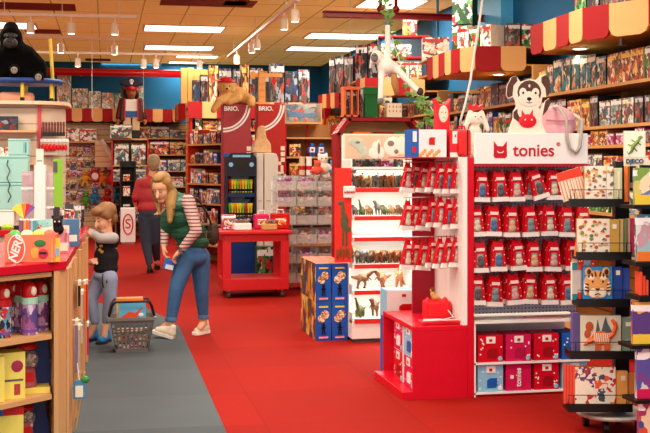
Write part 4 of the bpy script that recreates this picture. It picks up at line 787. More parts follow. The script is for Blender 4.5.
# figures
def dino_mesh(kind, m):
    P = []
    if kind == 'rex':
        P = [((0,0,.09), (.05,.028,.032), Matrix.Rotation(-.25, 3, 'Y')), ((-.05,0,.115), .018, (-.085,0,.145), .016), ((-.1,0,.145), (.028,.014,.014)), ((.03,0,.085), .022, (.09,0,.085), .012), ((.09,0,.085), .012, (.15,0,.1), .004),
             ((.005,-.02,.075), .018, (-.01,-.022,.04), .01), ((-.01,-.022,.04), .01, (.005,-.022,.006), .007), ((.02,.02,.075), .018, (.03,.022,.04), .01), ((.03,.022,.04), .01, (.04,.022,.006), .007), ((.0,-.022,.005), (.018,.008,.005)), ((.035,.022,.005), (.018,.008,.005)), ((-.045,-.018,.09), .006, (-.065,-.022,.07), .004), ((-.045,.018,.09), .006, (-.065,.022,.07), .004)]
    elif kind == 'quad':
        P = [((0,0,.055), (.055,.028,.03)), ((-.05,0,.065), .02, (-.075,0,.07), .016), ((-.095,0,.062), (.02,.014,.014)), ((.05,0,.058), .014, (.11,0,.03), .004), ((-.07,0,.085), (.008,.028,.024)), ((-.1,-.008,.075), .004, (-.12,-.01,.095), .002), ((-.1,.008,.075), .004, (-.12,.01,.095), .002)]
        for x_ in (-.032, .034):
            for y_ in (-.018, .018): P.append(((x_, y_, .045), .013, (x_, y_*1.1, .006), .009))
    elif kind == 'sauro':
        P = [((0,0,.06), (.05,.025,.028)), ((-.04,0,.07), .016, (-.085,0,.13), .009), ((-.085,0,.13), .009, (-.1,0,.155), .008), ((-.112,0,.155), (.014,.008,.008)), ((.04,0,.062), .015, (.1,0,.05), .008), ((.1,0,.05), .008, (.15,0,.065), .003)]
        for x_ in (-.03, .03):
            for y_ in (-.016, .016): P.append(((x_, y_, .045), .013, (x_, y_, .006), .01))
    elif kind == 'beast':
        P = [((0,0,.065), (.05,.026,.032)), ((-.045,0,.075), .022, (-.07,0,.085), .018), ((-.085,0,.075), (.024,.016,.018)), ((-.1,0,.06), .008, (-.105,0,.02), .005), ((.05,0,.07), .006, (.06,0,.03), .004), ((-.07,-.02,.09), (.012,.006,.014)), ((-.07,.02,.09), (.012,.006,.014))]
        for x_ in (-.032, .034):
            for y_ in (-.017, .017): P.append(((x_, y_, .045), .014, (x_, y_, .006), .011))
    elif kind == 'stand':
        P = [((0,0,.1), (.026,.024,.045)), ((0,0,.14), .016, (-.005,0,.165), .014), ((-.014,0,.17), (.02,.013,.014)), ((.01,0,.08), .02, (.055,0,.03), .008), ((.055,0,.03), .008, (.1,0,.012), .003), ((-.005,-.02,.08), .016, (-.012,-.022,.006), .01), ((-.005,.02,.08), .016, (-.012,.022,.006), .01), ((-.02,-.018,.12), .007, (-.045,-.02,.1), .004), ((-.02,.018,.12), .007, (-.045,.02,.1), .004)]
    return blob('figure', P, m, 'mesh', .005 if kind != 'beast' else .006, 2)
DC = {'brown': mat('dino_brown', '#68482e', .6, var=.45, nscale=60), 'green': mat('dino_green', '#5a623e', .6, var=.4, nscale=60), 'grey': mat('dino_grey', '#63605a', .6, var=.4, nscale=60), 'tan': mat('dino_tan', '#97764e', .6, var=.4, nscale=60), 'rust': mat('dino_rust', '#87502c', .6, var=.4, nscale=60)}
DK = {'rex': 'two-legged dinosaur', 'quad': 'horned dinosaur', 'sauro': 'long-necked dinosaur', 'beast': 'thick-legged animal', 'stand': 'upright dinosaur'}
DM = {}
def figures(place, group, z, y_, items, s):
    n = len(items)
    for i, (k, c_) in enumerate(items):
        if (k, c_) not in DM: DM[(k, c_)] = dino_mesh(k, DC[c_])
        x_ = xa+Wd*(i+.75)/(n+.5); me_ = DM[(k, c_)]; mz = min(v.co.z for v in me_.vertices); big = n == 3
        o = put('dinosaur_figure' if k != 'beast' else 'animal_figure', DM[(k, c_)], None, (x_, DY+y_+.03, z+.002-mz*s), (pi-.75 if i == 0 else .75) if big else 1.02+R.uniform(-.05, .05)); o.scale = (s,)*3
        tag(o, '%s %s figure on the %s, %s' % (c_, DK[k], place, nth(i)), 'toy figure', group)
figures('top display shelf', 'animal figures on the top display shelf', SH[0], .1, [('beast', 'grey'), ('beast', 'brown'), ('quad', 'tan'), ('beast', 'grey'), ('beast', 'brown'), ('beast', 'rust'), ('beast', 'grey'), ('beast', 'brown')], 1.18)
figures('second display shelf', 'dinosaur figures on the second display shelf', SH[1], .1, [('quad', 'grey'), ('sauro', 'green'), ('quad', 'tan'), ('rex', 'grey'), ('quad', 'green'), ('quad', 'tan'), ('quad', 'brown'), ('quad', 'tan')], .85)
figures('fourth display shelf', 'dinosaur figures on the fourth display shelf', SH[3], .1, [('rex', 'tan'), ('quad', 'grey'), ('beast', 'grey'), ('quad', 'brown'), ('beast', 'rust'), ('quad', 'brown'), ('beast', 'rust'), ('quad', 'rust'), ('quad', 'brown')], 1.08)
figures('fifth display shelf', 'large dinosaur figures on the fifth display shelf', SH[4], .08, [('rex', 'brown'), ('rex', 'rust'), ('stand', 'rust')], 1.08)
figures('lowest display shelf', 'dinosaur figures on the lowest display shelf', SH[5], .08, [('sauro', 'green'), ('rex', 'brown'), ('rex', 'tan'), ('quad', 'brown')], 1.1)
bx = rx(354, DY); 
row('behind the picture header', 'boxes behind the picture header', (xa+.02, DY+.05), (xb-.02, DY+.05), 1.462+.02, .12, (.06, .12), (.05, .085), ['dark', 'warm', 'scene', 'pink'], 'small figure box', 'figure_carton')
MB().box(.014, Wd-.014, -.01, DD-.022, 1.462, 1.48).obj('top_shelf', DW, t)
# ================================================================ PEGBOARD DISPLAY (red, right of centre)
FY_ = 6.78; xl, xr = rx(470.5, FY_), rx(590, FY_); TRED = mat('display_red', '#cf0f2b', .3); PEG = mat('pegboard_grey', '#c6cbd8', .5, var=.04)
t = thing('pegboard_display', 'red and white pegboard shop display with a white sign across its top', 'display stand', (xl, FY_, 0)); Wd = xr-xl; z_ = lambda py: zy(py, 500, FY_)
zs0, zs1 = z_(164), z_(133)
pgm = bpy.data.materials.new('pegboard_holes'); pgm.use_nodes = True; nt = pgm.node_tree; b_ = nt.nodes['Principled BSDF']
tc = nt.nodes.new('ShaderNodeTexCoord'); sp = nt.nodes.new('ShaderNodeSeparateXYZ'); nt.links.new(tc.outputs['Object'], sp.inputs[0])
u = math_node(nt, 'SUBTRACT', math_node(nt, 'FRACT', math_node(nt, 'MULTIPLY', sp.outputs[0], 40)), .5); v = math_node(nt, 'SUBTRACT', math_node(nt, 'FRACT', math_node(nt, 'MULTIPLY', sp.outputs[2], 40)), .5)
rr = math_node(nt, 'ADD', math_node(nt, 'MULTIPLY', u, u), math_node(nt, 'MULTIPLY', v, v)); k = math_node(nt, 'LESS_THAN', rr, .045)
mx = nt.nodes.new('ShaderNodeMix'); mx.data_type = 'RGBA'; nt.links.new(k, mx.inputs[0]); mx.inputs[6].default_value = hexc('#c9cedb'); mx.inputs[7].default_value = hexc('#6a6e7c'); nt.links.new(mx.outputs[2], b_.inputs['Base Color'])
pbz0, pbz1 = z_(318), z_(166)
MB().box(.03, Wd, .22, .24, pbz0, pbz1).obj('pegboard', pgm, t)
MB().box(-.02, .025, -.0, .018, 0, z_(157)).obj('front_post', TRED, t, bevel=.003)
MB().box(.026, Wd, -.004, .03, z_(166.5), z_(164)).obj('red_strip', TRED, t); MB().box(.026, Wd, .0, .24, z_(165), z_(164)).obj('cap_board', WHITE, t)
sg = MB().box(.024, Wd-.02, -.012, .012, zs0, zs1).obj('sign_board', mat('sign_white', '#f4f2f0', .4, var=.02), t, bevel=.004)
sgz = zy(150, 530, FY_-.02)
lettering('tonies', .113, (rx(533, FY_)-xl, -.0145, sgz-.004), mat('sign_red_text', '#c4122c', .5), sg, bold=.0012, sx=1.03)
lettering('®', .035, (rx(557.5, FY_)-xl, -.0145, zy(144.5, 557, FY_)), mat('sign_red_text', '#c4122c', .5), sg, name='registered_mark')
ix = rx(499.5, FY_)-xl; iz0, iz1 = zy(158, 499, FY_), zy(141, 499, FY_); q = .046
ic = MB().prism([(ix-q, iz0+.012), (ix-q+.012, iz0), (ix+q-.012, iz0), (ix+q, iz0+.012), (ix+q*.95, iz1-.04), (ix+q*.98, iz1), (ix+q*.4, iz1-.034), (ix-q*.4, iz1-.034), (ix-q*.98, iz1), (ix-q*.95, iz1-.04)], -.0155, -.0135).obj('emblem', mat('sign_red_text', '#c4122c', .5), sg)
MB().tube([(ix-.022, -.017, iz0+.045), (ix-.012, -.017, iz0+.034), (ix+.012, -.017, iz0+.034), (ix+.022, -.017, iz0+.045)], .0035, 6).obj('emblem_smile', WHITE, ic)
# lower cubbies
cz = [.027, z_(362.5), z_(321)]
MB().box(.026, Wd, .0, .42, cz[0]-.012, cz[0]).obj('bottom_board', WHITE, t); MB().box(.026, Wd, .0, .42, cz[1]-.012, cz[1]).obj('middle_board', WHITE, t); MB().box(.026, Wd, -.01, .42, cz[2]-.014, cz[2]).obj('shelf_top', WHITE, t)
MB().box(.026, .036, .0, .42, 0, cz[2]-.014).obj('cubby_side', WHITE, t); MB().box(.036, Wd, .41, .42, .0, cz[2]-.014).obj('cubby_back', WHITE, t); MB().box(.026, Wd, .02, .4, 0, cz[0]-.012).obj('kick_plate', TRED, t)
CUB = {'red': (TRED, 'red'), 'mag': (MAG, 'magenta'), 'lb': (LBLUE, 'light blue'), 'bl': (BLUE, 'blue')}
def tonebox(name, label, loc, w, d, h, front, accent, group, rz=0, cube=None, txt=False, side=None):
    o = thing(name, label, 'box', loc, rz, group)
    cb = MB().box(-w/2, w/2, 0, d, 0, h, (0, 1, 1, 1, 1, 1)).mt(2)
    if not txt:
        for i in range(9): cb.ball((R.choice((-1, 1))*R.uniform(.25, .44)*w, -.002, R.uniform(.1, .9)*h), (.006, .002, .006), 6, 4)
    cb.obj('carton', [front, side or front, accent], o)
    if txt: 
        lettering('tonies', .05, (0, -.004, h*.5), WHITE, o, roll=-pi/2, bold=.001); MB().box(-w*.33, -w*.2, -.004, -.001, h*.45, h*.58).obj('emblem', WHITE, o)
    else:
        MB().box(-w*.17, w*.19, -.004, -.001, h*.7, h*.95).obj('label_card', WHITE, o); MB().box(-w*.06, w*.06, -.006, -.004, h*.76, h*.86).obj('emblem', RED, o)
        if cube is not None:
            p = MB().box(-w*.14, w*.2, -.004, -.001, h*.14, h*.42).prism([(-w*.14, h*.421), (w*.2, h*.421), (w*.26, h*.5), (-w*.04, h*.5)], -.004, -.001).prism([(w*.201, h*.14), (w*.27, h*.22), (w*.26, h*.5), (w*.201, h*.42)], -.0035, -.001).obj('cube_picture', cube, o)
        MB().ball((w*.38, -.002, h*.12), (w*.09, .003, w*.09), 10, 5).obj('round_sticker', LBLUE if front is not LBLUE else WHITE, o)
    return o
rows_ = [[('red', 'red cube'), ('mag', 'magenta'), ('red', ''), ('bl', '')], [('lb', ''), ('mag', 'txt'), ('red', ''), ('lb', '')]]
for j, zz in enumerate((cz[1], cz[0])):
    for i, px in enumerate((490.5, 518.5, 546.5, 574.5)):
        kk, _ = rows_[j][i]; m_, wname = CUB[kk]; x_ = rx(px, FY_+.02)
        tonebox('speaker_box', '%s speaker box in the %s white cubby row, %s' % (wname+(' lettered' if _ == 'txt' else ''), ('upper', 'lower')[j], nth(i)), (x_, FY_+.02, zz+.001), .172, .18, z_(328)-cz[1]-.05, m_, WHITE if kk != 'lb' else CREAM, 'speaker boxes in the white cubbies', cube=None if _ == 'txt' else {'red': DRED, 'mag': mat('cube_magenta', '#b01248'), 'lb': BLUE, 'bl': LBLUE}[kk], txt=_ == 'txt')
# --- hanging packets: card with cat ears, window, figure, white foot
WIN = mat('packet_window', '#d3ccc4', .12, alpha=.42, var=.1, nscale=30); FOOT = mat('packet_foot', '#efe8e4', .4); PKR = mat('packet_red', '#c7101f', .3, var=.15, nscale=25, coat=1)
FIGS = [mat('fig_a', '#6f8a94', .6, var=.5, nscale=60), mat('fig_b', '#cfc3ae', .6, var=.4, nscale=60), mat('fig_c', '#5a5560', .6, var=.6, nscale=60), mat('fig_d', '#c9a685', .6, var=.4, nscale=60), mat('fig_e', '#c9a2a0', .6, var=.4, nscale=60), mat('fig_f', '#4b6f9c', .6, var=.5, nscale=60)]
pw, ph = .112, .196; INNER = mat('inner_cream', '#d6d6d6', .5, var=.15, nscale=30)
def packet_parts(parent, fig):
    card = [(-pw/2, -ph), (pw/2, -ph), (pw*.46, -.09), (pw*.4, -.035), (pw*.33, -.01), (pw*.31, .014), (pw*.18, -.004), (-pw*.18, -.004), (-pw*.31, .014), (-pw*.33, -.01), (-pw*.4, -.035), (-pw*.46, -.09)]
    MB().prism(card, 0, .004).prism([(-pw*.46, -ph*.84), (-pw*.25, -ph*.84), (-pw*.19, -.06), (-pw*.36, -.045)], -.026, 0).prism([(pw*.25, -ph*.84), (pw*.46, -ph*.84), (pw*.36, -.045), (pw*.19, -.06)], -.026, 0).prism([(-pw*.34, -.074), (pw*.34, -.074), (pw*.32, -.03), (-pw*.32, -.03)], -.022, 0).mt(1).ball((-pw*.34, -.026, -ph*.3), (.004, .002, .004), 5, 4).ball((pw*.34, -.026, -ph*.45), (.004, .002, .004), 5, 4).ball((-pw*.36, -.026, -ph*.62), (.004, .002, .004), 5, 4).ball((pw*.36, -.026, -ph*.72), (.004, .002, .004), 5, 4).obj('card', [PKR, WHITE], parent)
    MB().prism([(-pw*.24, -ph*.84), (pw*.24, -ph*.84), (pw*.18, -.075), (-pw*.18, -.075)], -.024, -.001).obj('window', WIN, parent)
    MB().box(-pw*.26, pw*.26, -.0265, -.0225, -.058, -.038).obj('title_strip', mat('title_white', '#f3d9d6', .4), parent)
    MB().prism([(-pw*.5, -ph), (pw*.5, -ph), (pw*.47, -ph*.85), (-pw*.47, -ph*.85)], -.03, .0).obj('foot_label', FOOT, parent)
    MB().box(-pw*.2, pw*.2, -.006, -.0045, -ph*.84, -.075).obj('inner_card', INNER, parent)
    MB().ball((0, -.026, -ph*.55), (.021, .012, .02), 8, 6).ball((.002, -.026, -ph*.7), (.026, .012, .026), 8, 6).obj('figure', FIGS[fig], parent)
FW = ['slate', 'cream', 'dark', 'orange', 'pink', 'blue']; PROTO = {}
def packet(fig, loc, label, group, rz=0, roll=0, sc=1, wing=False):
    key = (fig, wing)
    if key not in PROTO:
        o = thing('hanging_packet', label, 'toy packet', loc, rz, group); packet_parts(o, fig); PROTO[key] = o
        for c in o.children:
            for v in c.data.vertices:
                if wing: v.co.x *= .5-.55*v.co.z/ph; v.co.y *= .7
                else: v.co.x *= .9-.1*v.co.z/ph
        o.rotation_euler = (0, roll, rz); o.scale = (sc,)*3; return o
    o = dup(PROTO[key], loc, None, label, rot=(0, roll, rz), scale=sc); o['group'] = group; return o
pegx = [478, 495.5, 513.5, 531, 549.5, 568, 584]; rz_ = [171, 206.5, 240.5, 274]; hk = MB()
ROWN = ['top', 'second', 'third', 'lowest']
for j, py in enumerate(rz_):
    for i, px in enumerate(pegx):
        px2 = px+(-4 if j % 2 else 0)+R.uniform(-1, 1); py = rz_[j]+R.uniform(-1.6, 1.4); x_ = rx(px2, FY_+.08); z = zy(py, px2, FY_+.08)
        MB().tube([(x_-xl, .22, z+.004), (x_-xl, -.005, z+.004), (x_-xl, -.012, z+.012)], .0025, 6).obj('hook', STEEL, t)
        n = 3
        for k in range(n):
            fg = R.randint(0, 5); yy = .0+.06*k
            packet(fg, (x_+(R.uniform(-.014, .014) if k else 0), FY_+yy+.034, z), '%s red packet with %s figure, %s peg row, %s' % (('front', 'middle', 'rear')[k], FW[fg], ROWN[j], nth(i)), 'red figure packets on the pegboard', R.uniform(-.12, .12), R.uniform(-.06, .06) if not (j == 0 and i == 3 and k == 0) else -.3)
# loose clear packet lying on the shelf
o = MB().slab([(-.16, -.06), (.12, -.07), (.2, .0), (.1, .05), (-.1, .03)], 0, .006).obj('flat_packet', mat('packet_flat', '#c8888a', .25, var=.4, nscale=20), loc=(rx(540, FY_+.1), FY_+.1, cz[2]+.001)); tag(o, 'clear and red packet lying flat on the white shelf below the pegs', 'toy packet')
# ================================================================ RED WING WITH PEDESTAL
PX0 = rx(413, FY_); PYB = 7.56; PZ = zy(326, 440, FY_)
t = thing('red_pedestal', 'red display pedestal with open left side joined to the pegboard stand', 'pedestal', (PX0, FY_, 0)); PWd = xl-.022-PX0; PD = PYB-FY_
MB().box(0, PWd, 0, .03, .0, PZ-.03).obj('front_panel', TRED, t); MB().box(.0, PWd, 0, PD, PZ-.03, PZ).obj('top_board', mat('pedestal_top_red', '#d5142e', .25), t, bevel=.003); MB().box(.2, .22, .03, PD, .0, PZ-.03).obj('inner_panel', TRED, t); MB().box(0, PWd, PD-.03, PD, 0, PZ-.03).obj('back_panel', TRED, t)
MB().box(-.07, .2, 0.03, PD-.03, .0, .05).obj('ledge', TRED, t, bevel=.003); MB().box(-.07, -.0, -.0, .03, 0, .05).obj('ledge_end', TRED, t)
MB().box(PWd-.03, PWd, .0, .64, PZ, z_(157)).obj('side_wall', WHITE, t); MB().box(PWd-.19, PWd-.03, .62, .64, PZ, z_(157)).obj('rear_wall', mat('display_dark_red', '#96102a', .4), t); MB().box(PWd-.36, PWd, .1, .64, z_(158), z_(157)).obj('upper_board', TRED, t)
nx = PX0+.012
for lv in (0, 1):
    for k in range(2):
        c_ = [('mag', 'red'), ('lb', 'mag')][lv][k]; m_, wn_ = CUB[c_]; hgt = .2
        tonebox('speaker_box', '%s speaker box in the pedestal niche, %s level, %s' % (wn_, ('lower', 'upper')[lv], ('front', 'rear')[k]), (nx, FY_+.15+.26*k, .052+lv*(hgt+.003)), .22, .17, hgt, m_, WHITE, 'speaker boxes in the pedestal niche', -pi/2, cube={'mag': WHITE, 'lb': BLUE, 'red': DRED}[c_], side=WHITE)
# boxes piled behind the pedestal
bxp = rx(397, 7.85)
for k in range(3):
    tonebox('speaker_box', ('blue speaker box at the bottom of the pile behind the pedestal', 'blue speaker box in the middle of the pile behind the pedestal', 'white and blue speaker box on top of the pile behind the pedestal')[k], (bxp, 7.66, .001+k*.2), .25, .2, .197, BLUE if k < 2 else WHITE, WHITE, None, cube=RED, side=BLUE if k < 2 else LBLUE)
# demo cube with figure, tray, card and cable on the pedestal
x_ = rx(440, 6.98); o = thing('demo_cube', 'bright red soft cube speaker with a small figure on the pedestal', 'speaker', (x_, 6.98, PZ+.001)); MB().box(-.082, .082, 0, .15, 0, .13).obj('body', mat('cube_red', '#e01424', .5), o, bevel=.015)
for s in (-1, 1): MB().prism([(s*.06-.014, .128), (s*.06+.014, .128), (s*.06, .15)], .05, .1).obj('ear', mat('cube_red', '#e01424'), o)
o = thing('lion_figure', 'small golden animal figure standing on the red cube speaker', 'toy figure', (x_-.01, 7.05, PZ+.133)); blob('figure_body', [((0,0,.018), (.03,.02,.016)), ((-.02,0,.04), (.016,.016,.02)), ((-.024,0,.066), (.015,.014,.014)), ((.02,0,.012), .008, (.045,0,.006), .004)], mat('figure_gold', '#d0a45a', .5, var=.3, nscale=50), o, .005, 2)
MB().ball((-.02, 0, .07), (.016, .018, .018), 8, 6).obj('mane', mat('mane_brown', '#7a4420', .8), o)
o = thing('red_tray', 'low red tray with a white leaflet on the pedestal front', 'tray', (rx(441, 6.86), 6.83, PZ+.001)); MB().box(-.13, .14, 0, .13, 0, .02).obj('tray', TRED, o, bevel=.004)
tag(MB().slab([(-.1, 0), (.02, 0), (.05, .08), (-.07, .08)], 0, .003).obj('leaflet', WHITE, loc=(rx(437, 6.86), 6.85, PZ+.023)), 'white leaflet lying on the low red tray', 'leaflet')
tag(MB().tube([(0, .1, .05), (.02, .05, .01), (-.06, .0, .004), (-.12, -.01, .004), (-.06, -.035, .004), (.04, -.02, .004), (.07, .05, .03), (.07, .12, .12)], .0035, 6).obj('white_cable', WHITE, loc=(rx(452, 6.86), 6.845, PZ+.028), smooth=True), 'white cable looping over the red tray on the pedestal', 'cable')
o = thing('info_card', 'tilted white card with red shapes leaning beside the red cube', 'card', (rx(459, 7.05), 7.05, PZ+.001), -.45); MB().prism([(-.06, 0), (.05, 0), (.05, .21), (-.03, .25), (-.06, .2)], 0, .004).obj('card', WHITE, o)
MB().ball((.015, -.003, .12), (.016, .002, .02), 8, 5).ball((-.02, -.003, .07), (.012, .002, .018), 8, 5).ball((.02, -.003, .05), (.014, .002, .02), 8, 5).obj('red_shapes', RED, o); MB().box(-.045, .03, -.002, -.001, .185, .19).box(-.045, .02, -.002, -.001, .17, .174).obj('text_lines', DGREY, o)
# packets on the wing
for j, (py, h_) in enumerate(((162, 0), (197.5, 0), (237, 0))):
    for i, (px, Y, rr) in enumerate(((408, 7.05, .75), (416, 7.1, .7), (424, 7.06, .65), (432, 6.98, .55), (440, 6.94, .55), (448.5, 6.92, .5), (456.5, 6.9, .5))):
        fg = R.randint(0, 5); dpy = 3 if i < 3 and j else 0
        packet(fg, (rx(px, Y), Y, zy(py+dpy+R.uniform(-1, 1), px, Y)), 'red packet with %s figure on the wing rail, %s row, %s' % (FW[fg], ('top', 'middle', 'bottom')[j], nth(i)), 'red figure packets on the wing rails', .42+R.uniform(-.04, .04), R.uniform(-.02, .08) if i > 2 else .1, 1.02, True)
    pa, pb = WY(404, py+2, 7.03), WY(466, py+1, 6.93); v = pb-pa
    o = thing('hanging_rail', 'chrome rail of the pedestal wing carrying packets, %s one' % ('top', 'middle', 'bottom')[j], 'rail', pa, 0, 'chrome packet rails'); MB().tube([(0, .012, .012), v+Vector((0, .012, .012))], .004, 6).obj('rail', STEEL, o); MB().tube([v+Vector((0, .012, .012)), v+Vector((.0, .2, .012))], .004, 6).obj('rail_arm', STEEL, o)
# --- goods on top of the wing
UZ = z_(157)+.001
o = thing('speaker_box', 'large white speaker box with blue left edge on top of the red wing', 'box', (rx(429, 7.0), 7.0, UZ)); w_ = rx(446, 7.0)-rx(411, 7.0); MB().box(-w_/2, w_/2, 0, .16, 0, .182).obj('carton', mat('box_offwhite', '#eeedf0', .4), o)
MB().box(-w_/2-.002, -w_/2+.05, -.003, .162, .0, .184).obj('blue_edge', BLUE, o); MB().box(-w_/2+.008, -w_/2+.035, -.005, -.003, .1, .17).obj('label_card', WHITE, o); MB().box(-.0, .04, -.003, -.001, .08, .12).prism([(.0, .12), (.04, .12), (.045, .13), (.008, .13)], -.003, -.001).obj('cube_picture', RED, o); MB().box(-w_/2+.005, -w_/2+.03, -.005, -.003, .03, .07).obj('small_cube_picture', RED, o)
oo = MB()
for i in range(9): oo.ball((-w_/2+.06+.016*i, -.002, .012+.014*(i % 3)), (.012, .003, .014), 8, 5)
oo.obj('character_print', mat('print_amber', '#e0a558', .5, var=.4, nscale=40), o)
o = thing('cat_eared_figure', 'tall red cat-eared stand figure with a pale face on the wing', 'stand figure', (rx(448.5, 7.02), 7.17, UZ)); fz = zy(98, 448, 7.17)-UZ
FIGR = mat('figure_red', '#e3202f', .45)
fo = [(-.045, 0), (.045, 0), (.047, fz-.07), (.055, fz), (.028, fz-.045), (-.028, fz-.045), (-.055, fz), (-.047, fz-.07)]
MB().prism(fo, -.04, .04).obj('body', FIGR, o, bevel=.008); MB().ball((0, -.041, fz-.11), (.034, .006, .058), 14, 8).obj('face', CREAM, o, smooth=True)
for s in (-1, 1): MB().ball((s*.013, -.047, fz-.1), (.004, .003, .005), 6, 4).obj('eye', BLACK, o)
MB().tube([(-.01, -.047, fz-.135), (0, -.047, fz-.139), (.01, -.047, fz-.135)], .0015, 5).obj('mouth', BLACK, o); MB().ball((0, -.041, .09), (.026, .004, .035), 12, 6).obj('belly_mark', WHITE, o)
o = thing('red_box', 'red box with a white label strip between the stand figure and the case', 'box', (rx(455.3, 7.0), 7.0, UZ)); MB().box(-.037, .037, 0, .12, 0, .178).obj('carton', FIGR, o); MB().box(-.02, .02, -.003, -.001, .09, .172).obj('label_card', WHITE, o); MB().box(-.004, .004, -.005, -.003, .13, .15).obj('label_mark', RED, o)
MB().box(-.037, .037, -.003, -.001, 0, .03).obj('lower_print', WHITE, o)
o = thing('red_case', 'red rounded carry case with a black zip standing on the wing', 'case', (rx(466.2, 6.95), 6.97, UZ)); MB().box(-.047, .047, 0, .17, 0, .184).obj('body', mat('case_red', '#d81e24', .5), o, bevel=.022); MB().box(.012, .022, -.003, .173, .012, .18).obj('zip', BLACK, o, bevel=.002); MB().tube([(-.02, .08, .184), (-.015, .08, .205), (.02, .08, .205), (.025, .08, .184)], .007, 6).obj('handle', mat('case_red', '#d81e24'), o)
# bunny plush
BW_ = mat('bunny_fur', '#eee3d6', .95, var=.08, nscale=70, bump=.4); bx_, by_ = rx(475, 7.22), 7.22; bz = UZ; s = (zy(110, 475, 7.22)-bz)
o = thing('bunny_plush', 'white lop-eared bunny plush with a red crown beside the red case', 'plush toy', (bx_, by_, bz))
blob('bunny_body', [((0,0,s*.25), (.05,.045,s*.27)), ((0,-.02,s*.82), (.05,.048,.046)), ((-.04,-.02,s*.94), .02, (-.08,-.03,s*.62), .018), ((.04,-.02,s*.94), .02, (.082,-.03,s*.58), .018), ((0,0,s*.55), (.042,.04,.05)), ((-.045,-.02,s*.45), .018, (-.055,-.05,s*.2), .018), ((.045,-.02,s*.45), .018, (.055,-.05,s*.2), .018), ((-.03,-.03,.02), .022, (-.04,-.09,.02), .024), ((.03,-.03,.02), .022, (.04,-.09,.02), .024)], BW_, o, .009, 4)
for q in (-1, 1): MB().ball((q*.02, -.066, s*.85), .005, 6, 4).obj('eye', BLACK, o)
MB().ball((0, -.07, s*.8), (.007, .005, .005), 6, 4).obj('nose', PINK, o)
MB().prism([(-.038, s*1.0), (.038, s*1.0), (.048, s+.04), (.02, s+.022), (0, s+.042), (-.02, s+.022), (-.048, s+.04)], -.03, .02).obj('crown', FIGR, o)
tag(MB().tube([(0, .1, .0), (0, .1, .25), (.0, 0, .24)], .006, 6).obj('support_arm', STEEL, o) if False else o, o['label'], 'plush toy')
# husky cutout
HYC = FY_+.02; sgx = lambda px: rx(px, HYC); sgzz = lambda py: zy(py, 528, HYC); BRN = mat('cutout_brown', '#5a3a30', .6); IV = mat('cutout_ivory', '#f1e6d4', .6); 
o = thing('dog_cutout', 'brown and white cartoon dog cutout standing on the white sign', 'cutout figure', (sgx(525), HYC, zs1+.001)); cx0, cz0 = sgx(525), zs1+.001
def PP(px, py): return (sgx(px)-cx0, max(sgzz(py)-cz0, .0))
outl = [PP(*p) for p in [(508,134),(510,126),(513,118),(513,112),(516,107),(515,101),(513,97),(508,99),(506,95),(507,86),(511,78),(516,76),(520,82),(526,80),(530,79),(536,80),(541,75),(546,74),(549,80),(550,92),(546,97),(542,97),(541,103),(538,108),(541,109),(545,101),(549,98),(550,103),(547,110),(542,116),(542,124),(546,134)]]
MB().prism(outl, -.006, .006).obj('board', IV, o)
d = MB()
for poly in ([(507,86),(511,78),(516,76),(517,81),(513,86),(512,96),(508,98),(506,95)], [(541,77),(546,74.5),(549,80),(550,92),(546,97),(545,88),(541,82)], [(513,118),(513,112),(517,109),(517,113),(519,117),(524,117),(524,121),(518,122)], [(542,116),(545,101),(549,98),(550,103),(547,110)]): d.prism([PP(*p) for p in poly][::-1], -.009, -.0065)
x_, z2 = PP(529, 92.5); hd = d.ball((x_, -.0065, z2), (.083, .003, .08), 18, 8) and d.obj('brown_patches', BRN, o); wm = MB(); x_, z2 = PP(528.5, 99); wm.ball((x_, -.0095, z2), (.074, .003, .05), 16, 7)
for u, v in ((522.5, 92.5), (535, 92.5)): x_, z2 = PP(u, v); wm.ball((x_, -.0095, z2), (.026, .003, .03), 12, 6)
x_, z2 = PP(528.8, 86); wm.prism([(x_-.008, z2), (x_, z2-.012), (x_+.008, z2), (x_, z2+.012)], -.012, -.009); wm.obj('muzzle_patch', IV, o); d = MB()
for u, v, a_, b_ in ((522.5, 93, .008, .009), (535, 93, .008, .009)): x_, z2 = PP(u, v); d.ball((x_, -.012, z2), (a_, .003, b_), 8, 5)
x_, z2 = PP(528.5, 99); d.ball((x_, -.013, z2), (.017, .004, .012), 10, 5); d.tube([(x_, -.013, z2), (x_, -.013, z2-.025)], .002, 5); d.tube([(x_-.02, -.013, z2-.022), (x_, -.013, z2-.028), (x_+.02, -.013, z2-.022)], .002, 5); d.obj('face_marks', BLACK, o)
x_, z2 = PP(527, 121); tp = MB().ball((x_, -.012, z2), (.062, .008, .045), 14, 7).prism([(x_-.04, z2+.025), (x_-.02, z2+.04), (x_-.04, z2+.07)], -.014, -.008).prism([(x_+.015, z2+.04), (x_+.035, z2+.03), (x_+.035, z2+.075)], -.014, -.008).obj('red_toy', FIGR, o)
MB().ball((x_-.02, -.021, z2+.008), (.006, .003, .006), 6, 4).ball((x_+.025, -.021, z2+.008), (.006, .003, .006), 6, 4).obj('toy_eye_spot', WHITE, tp)
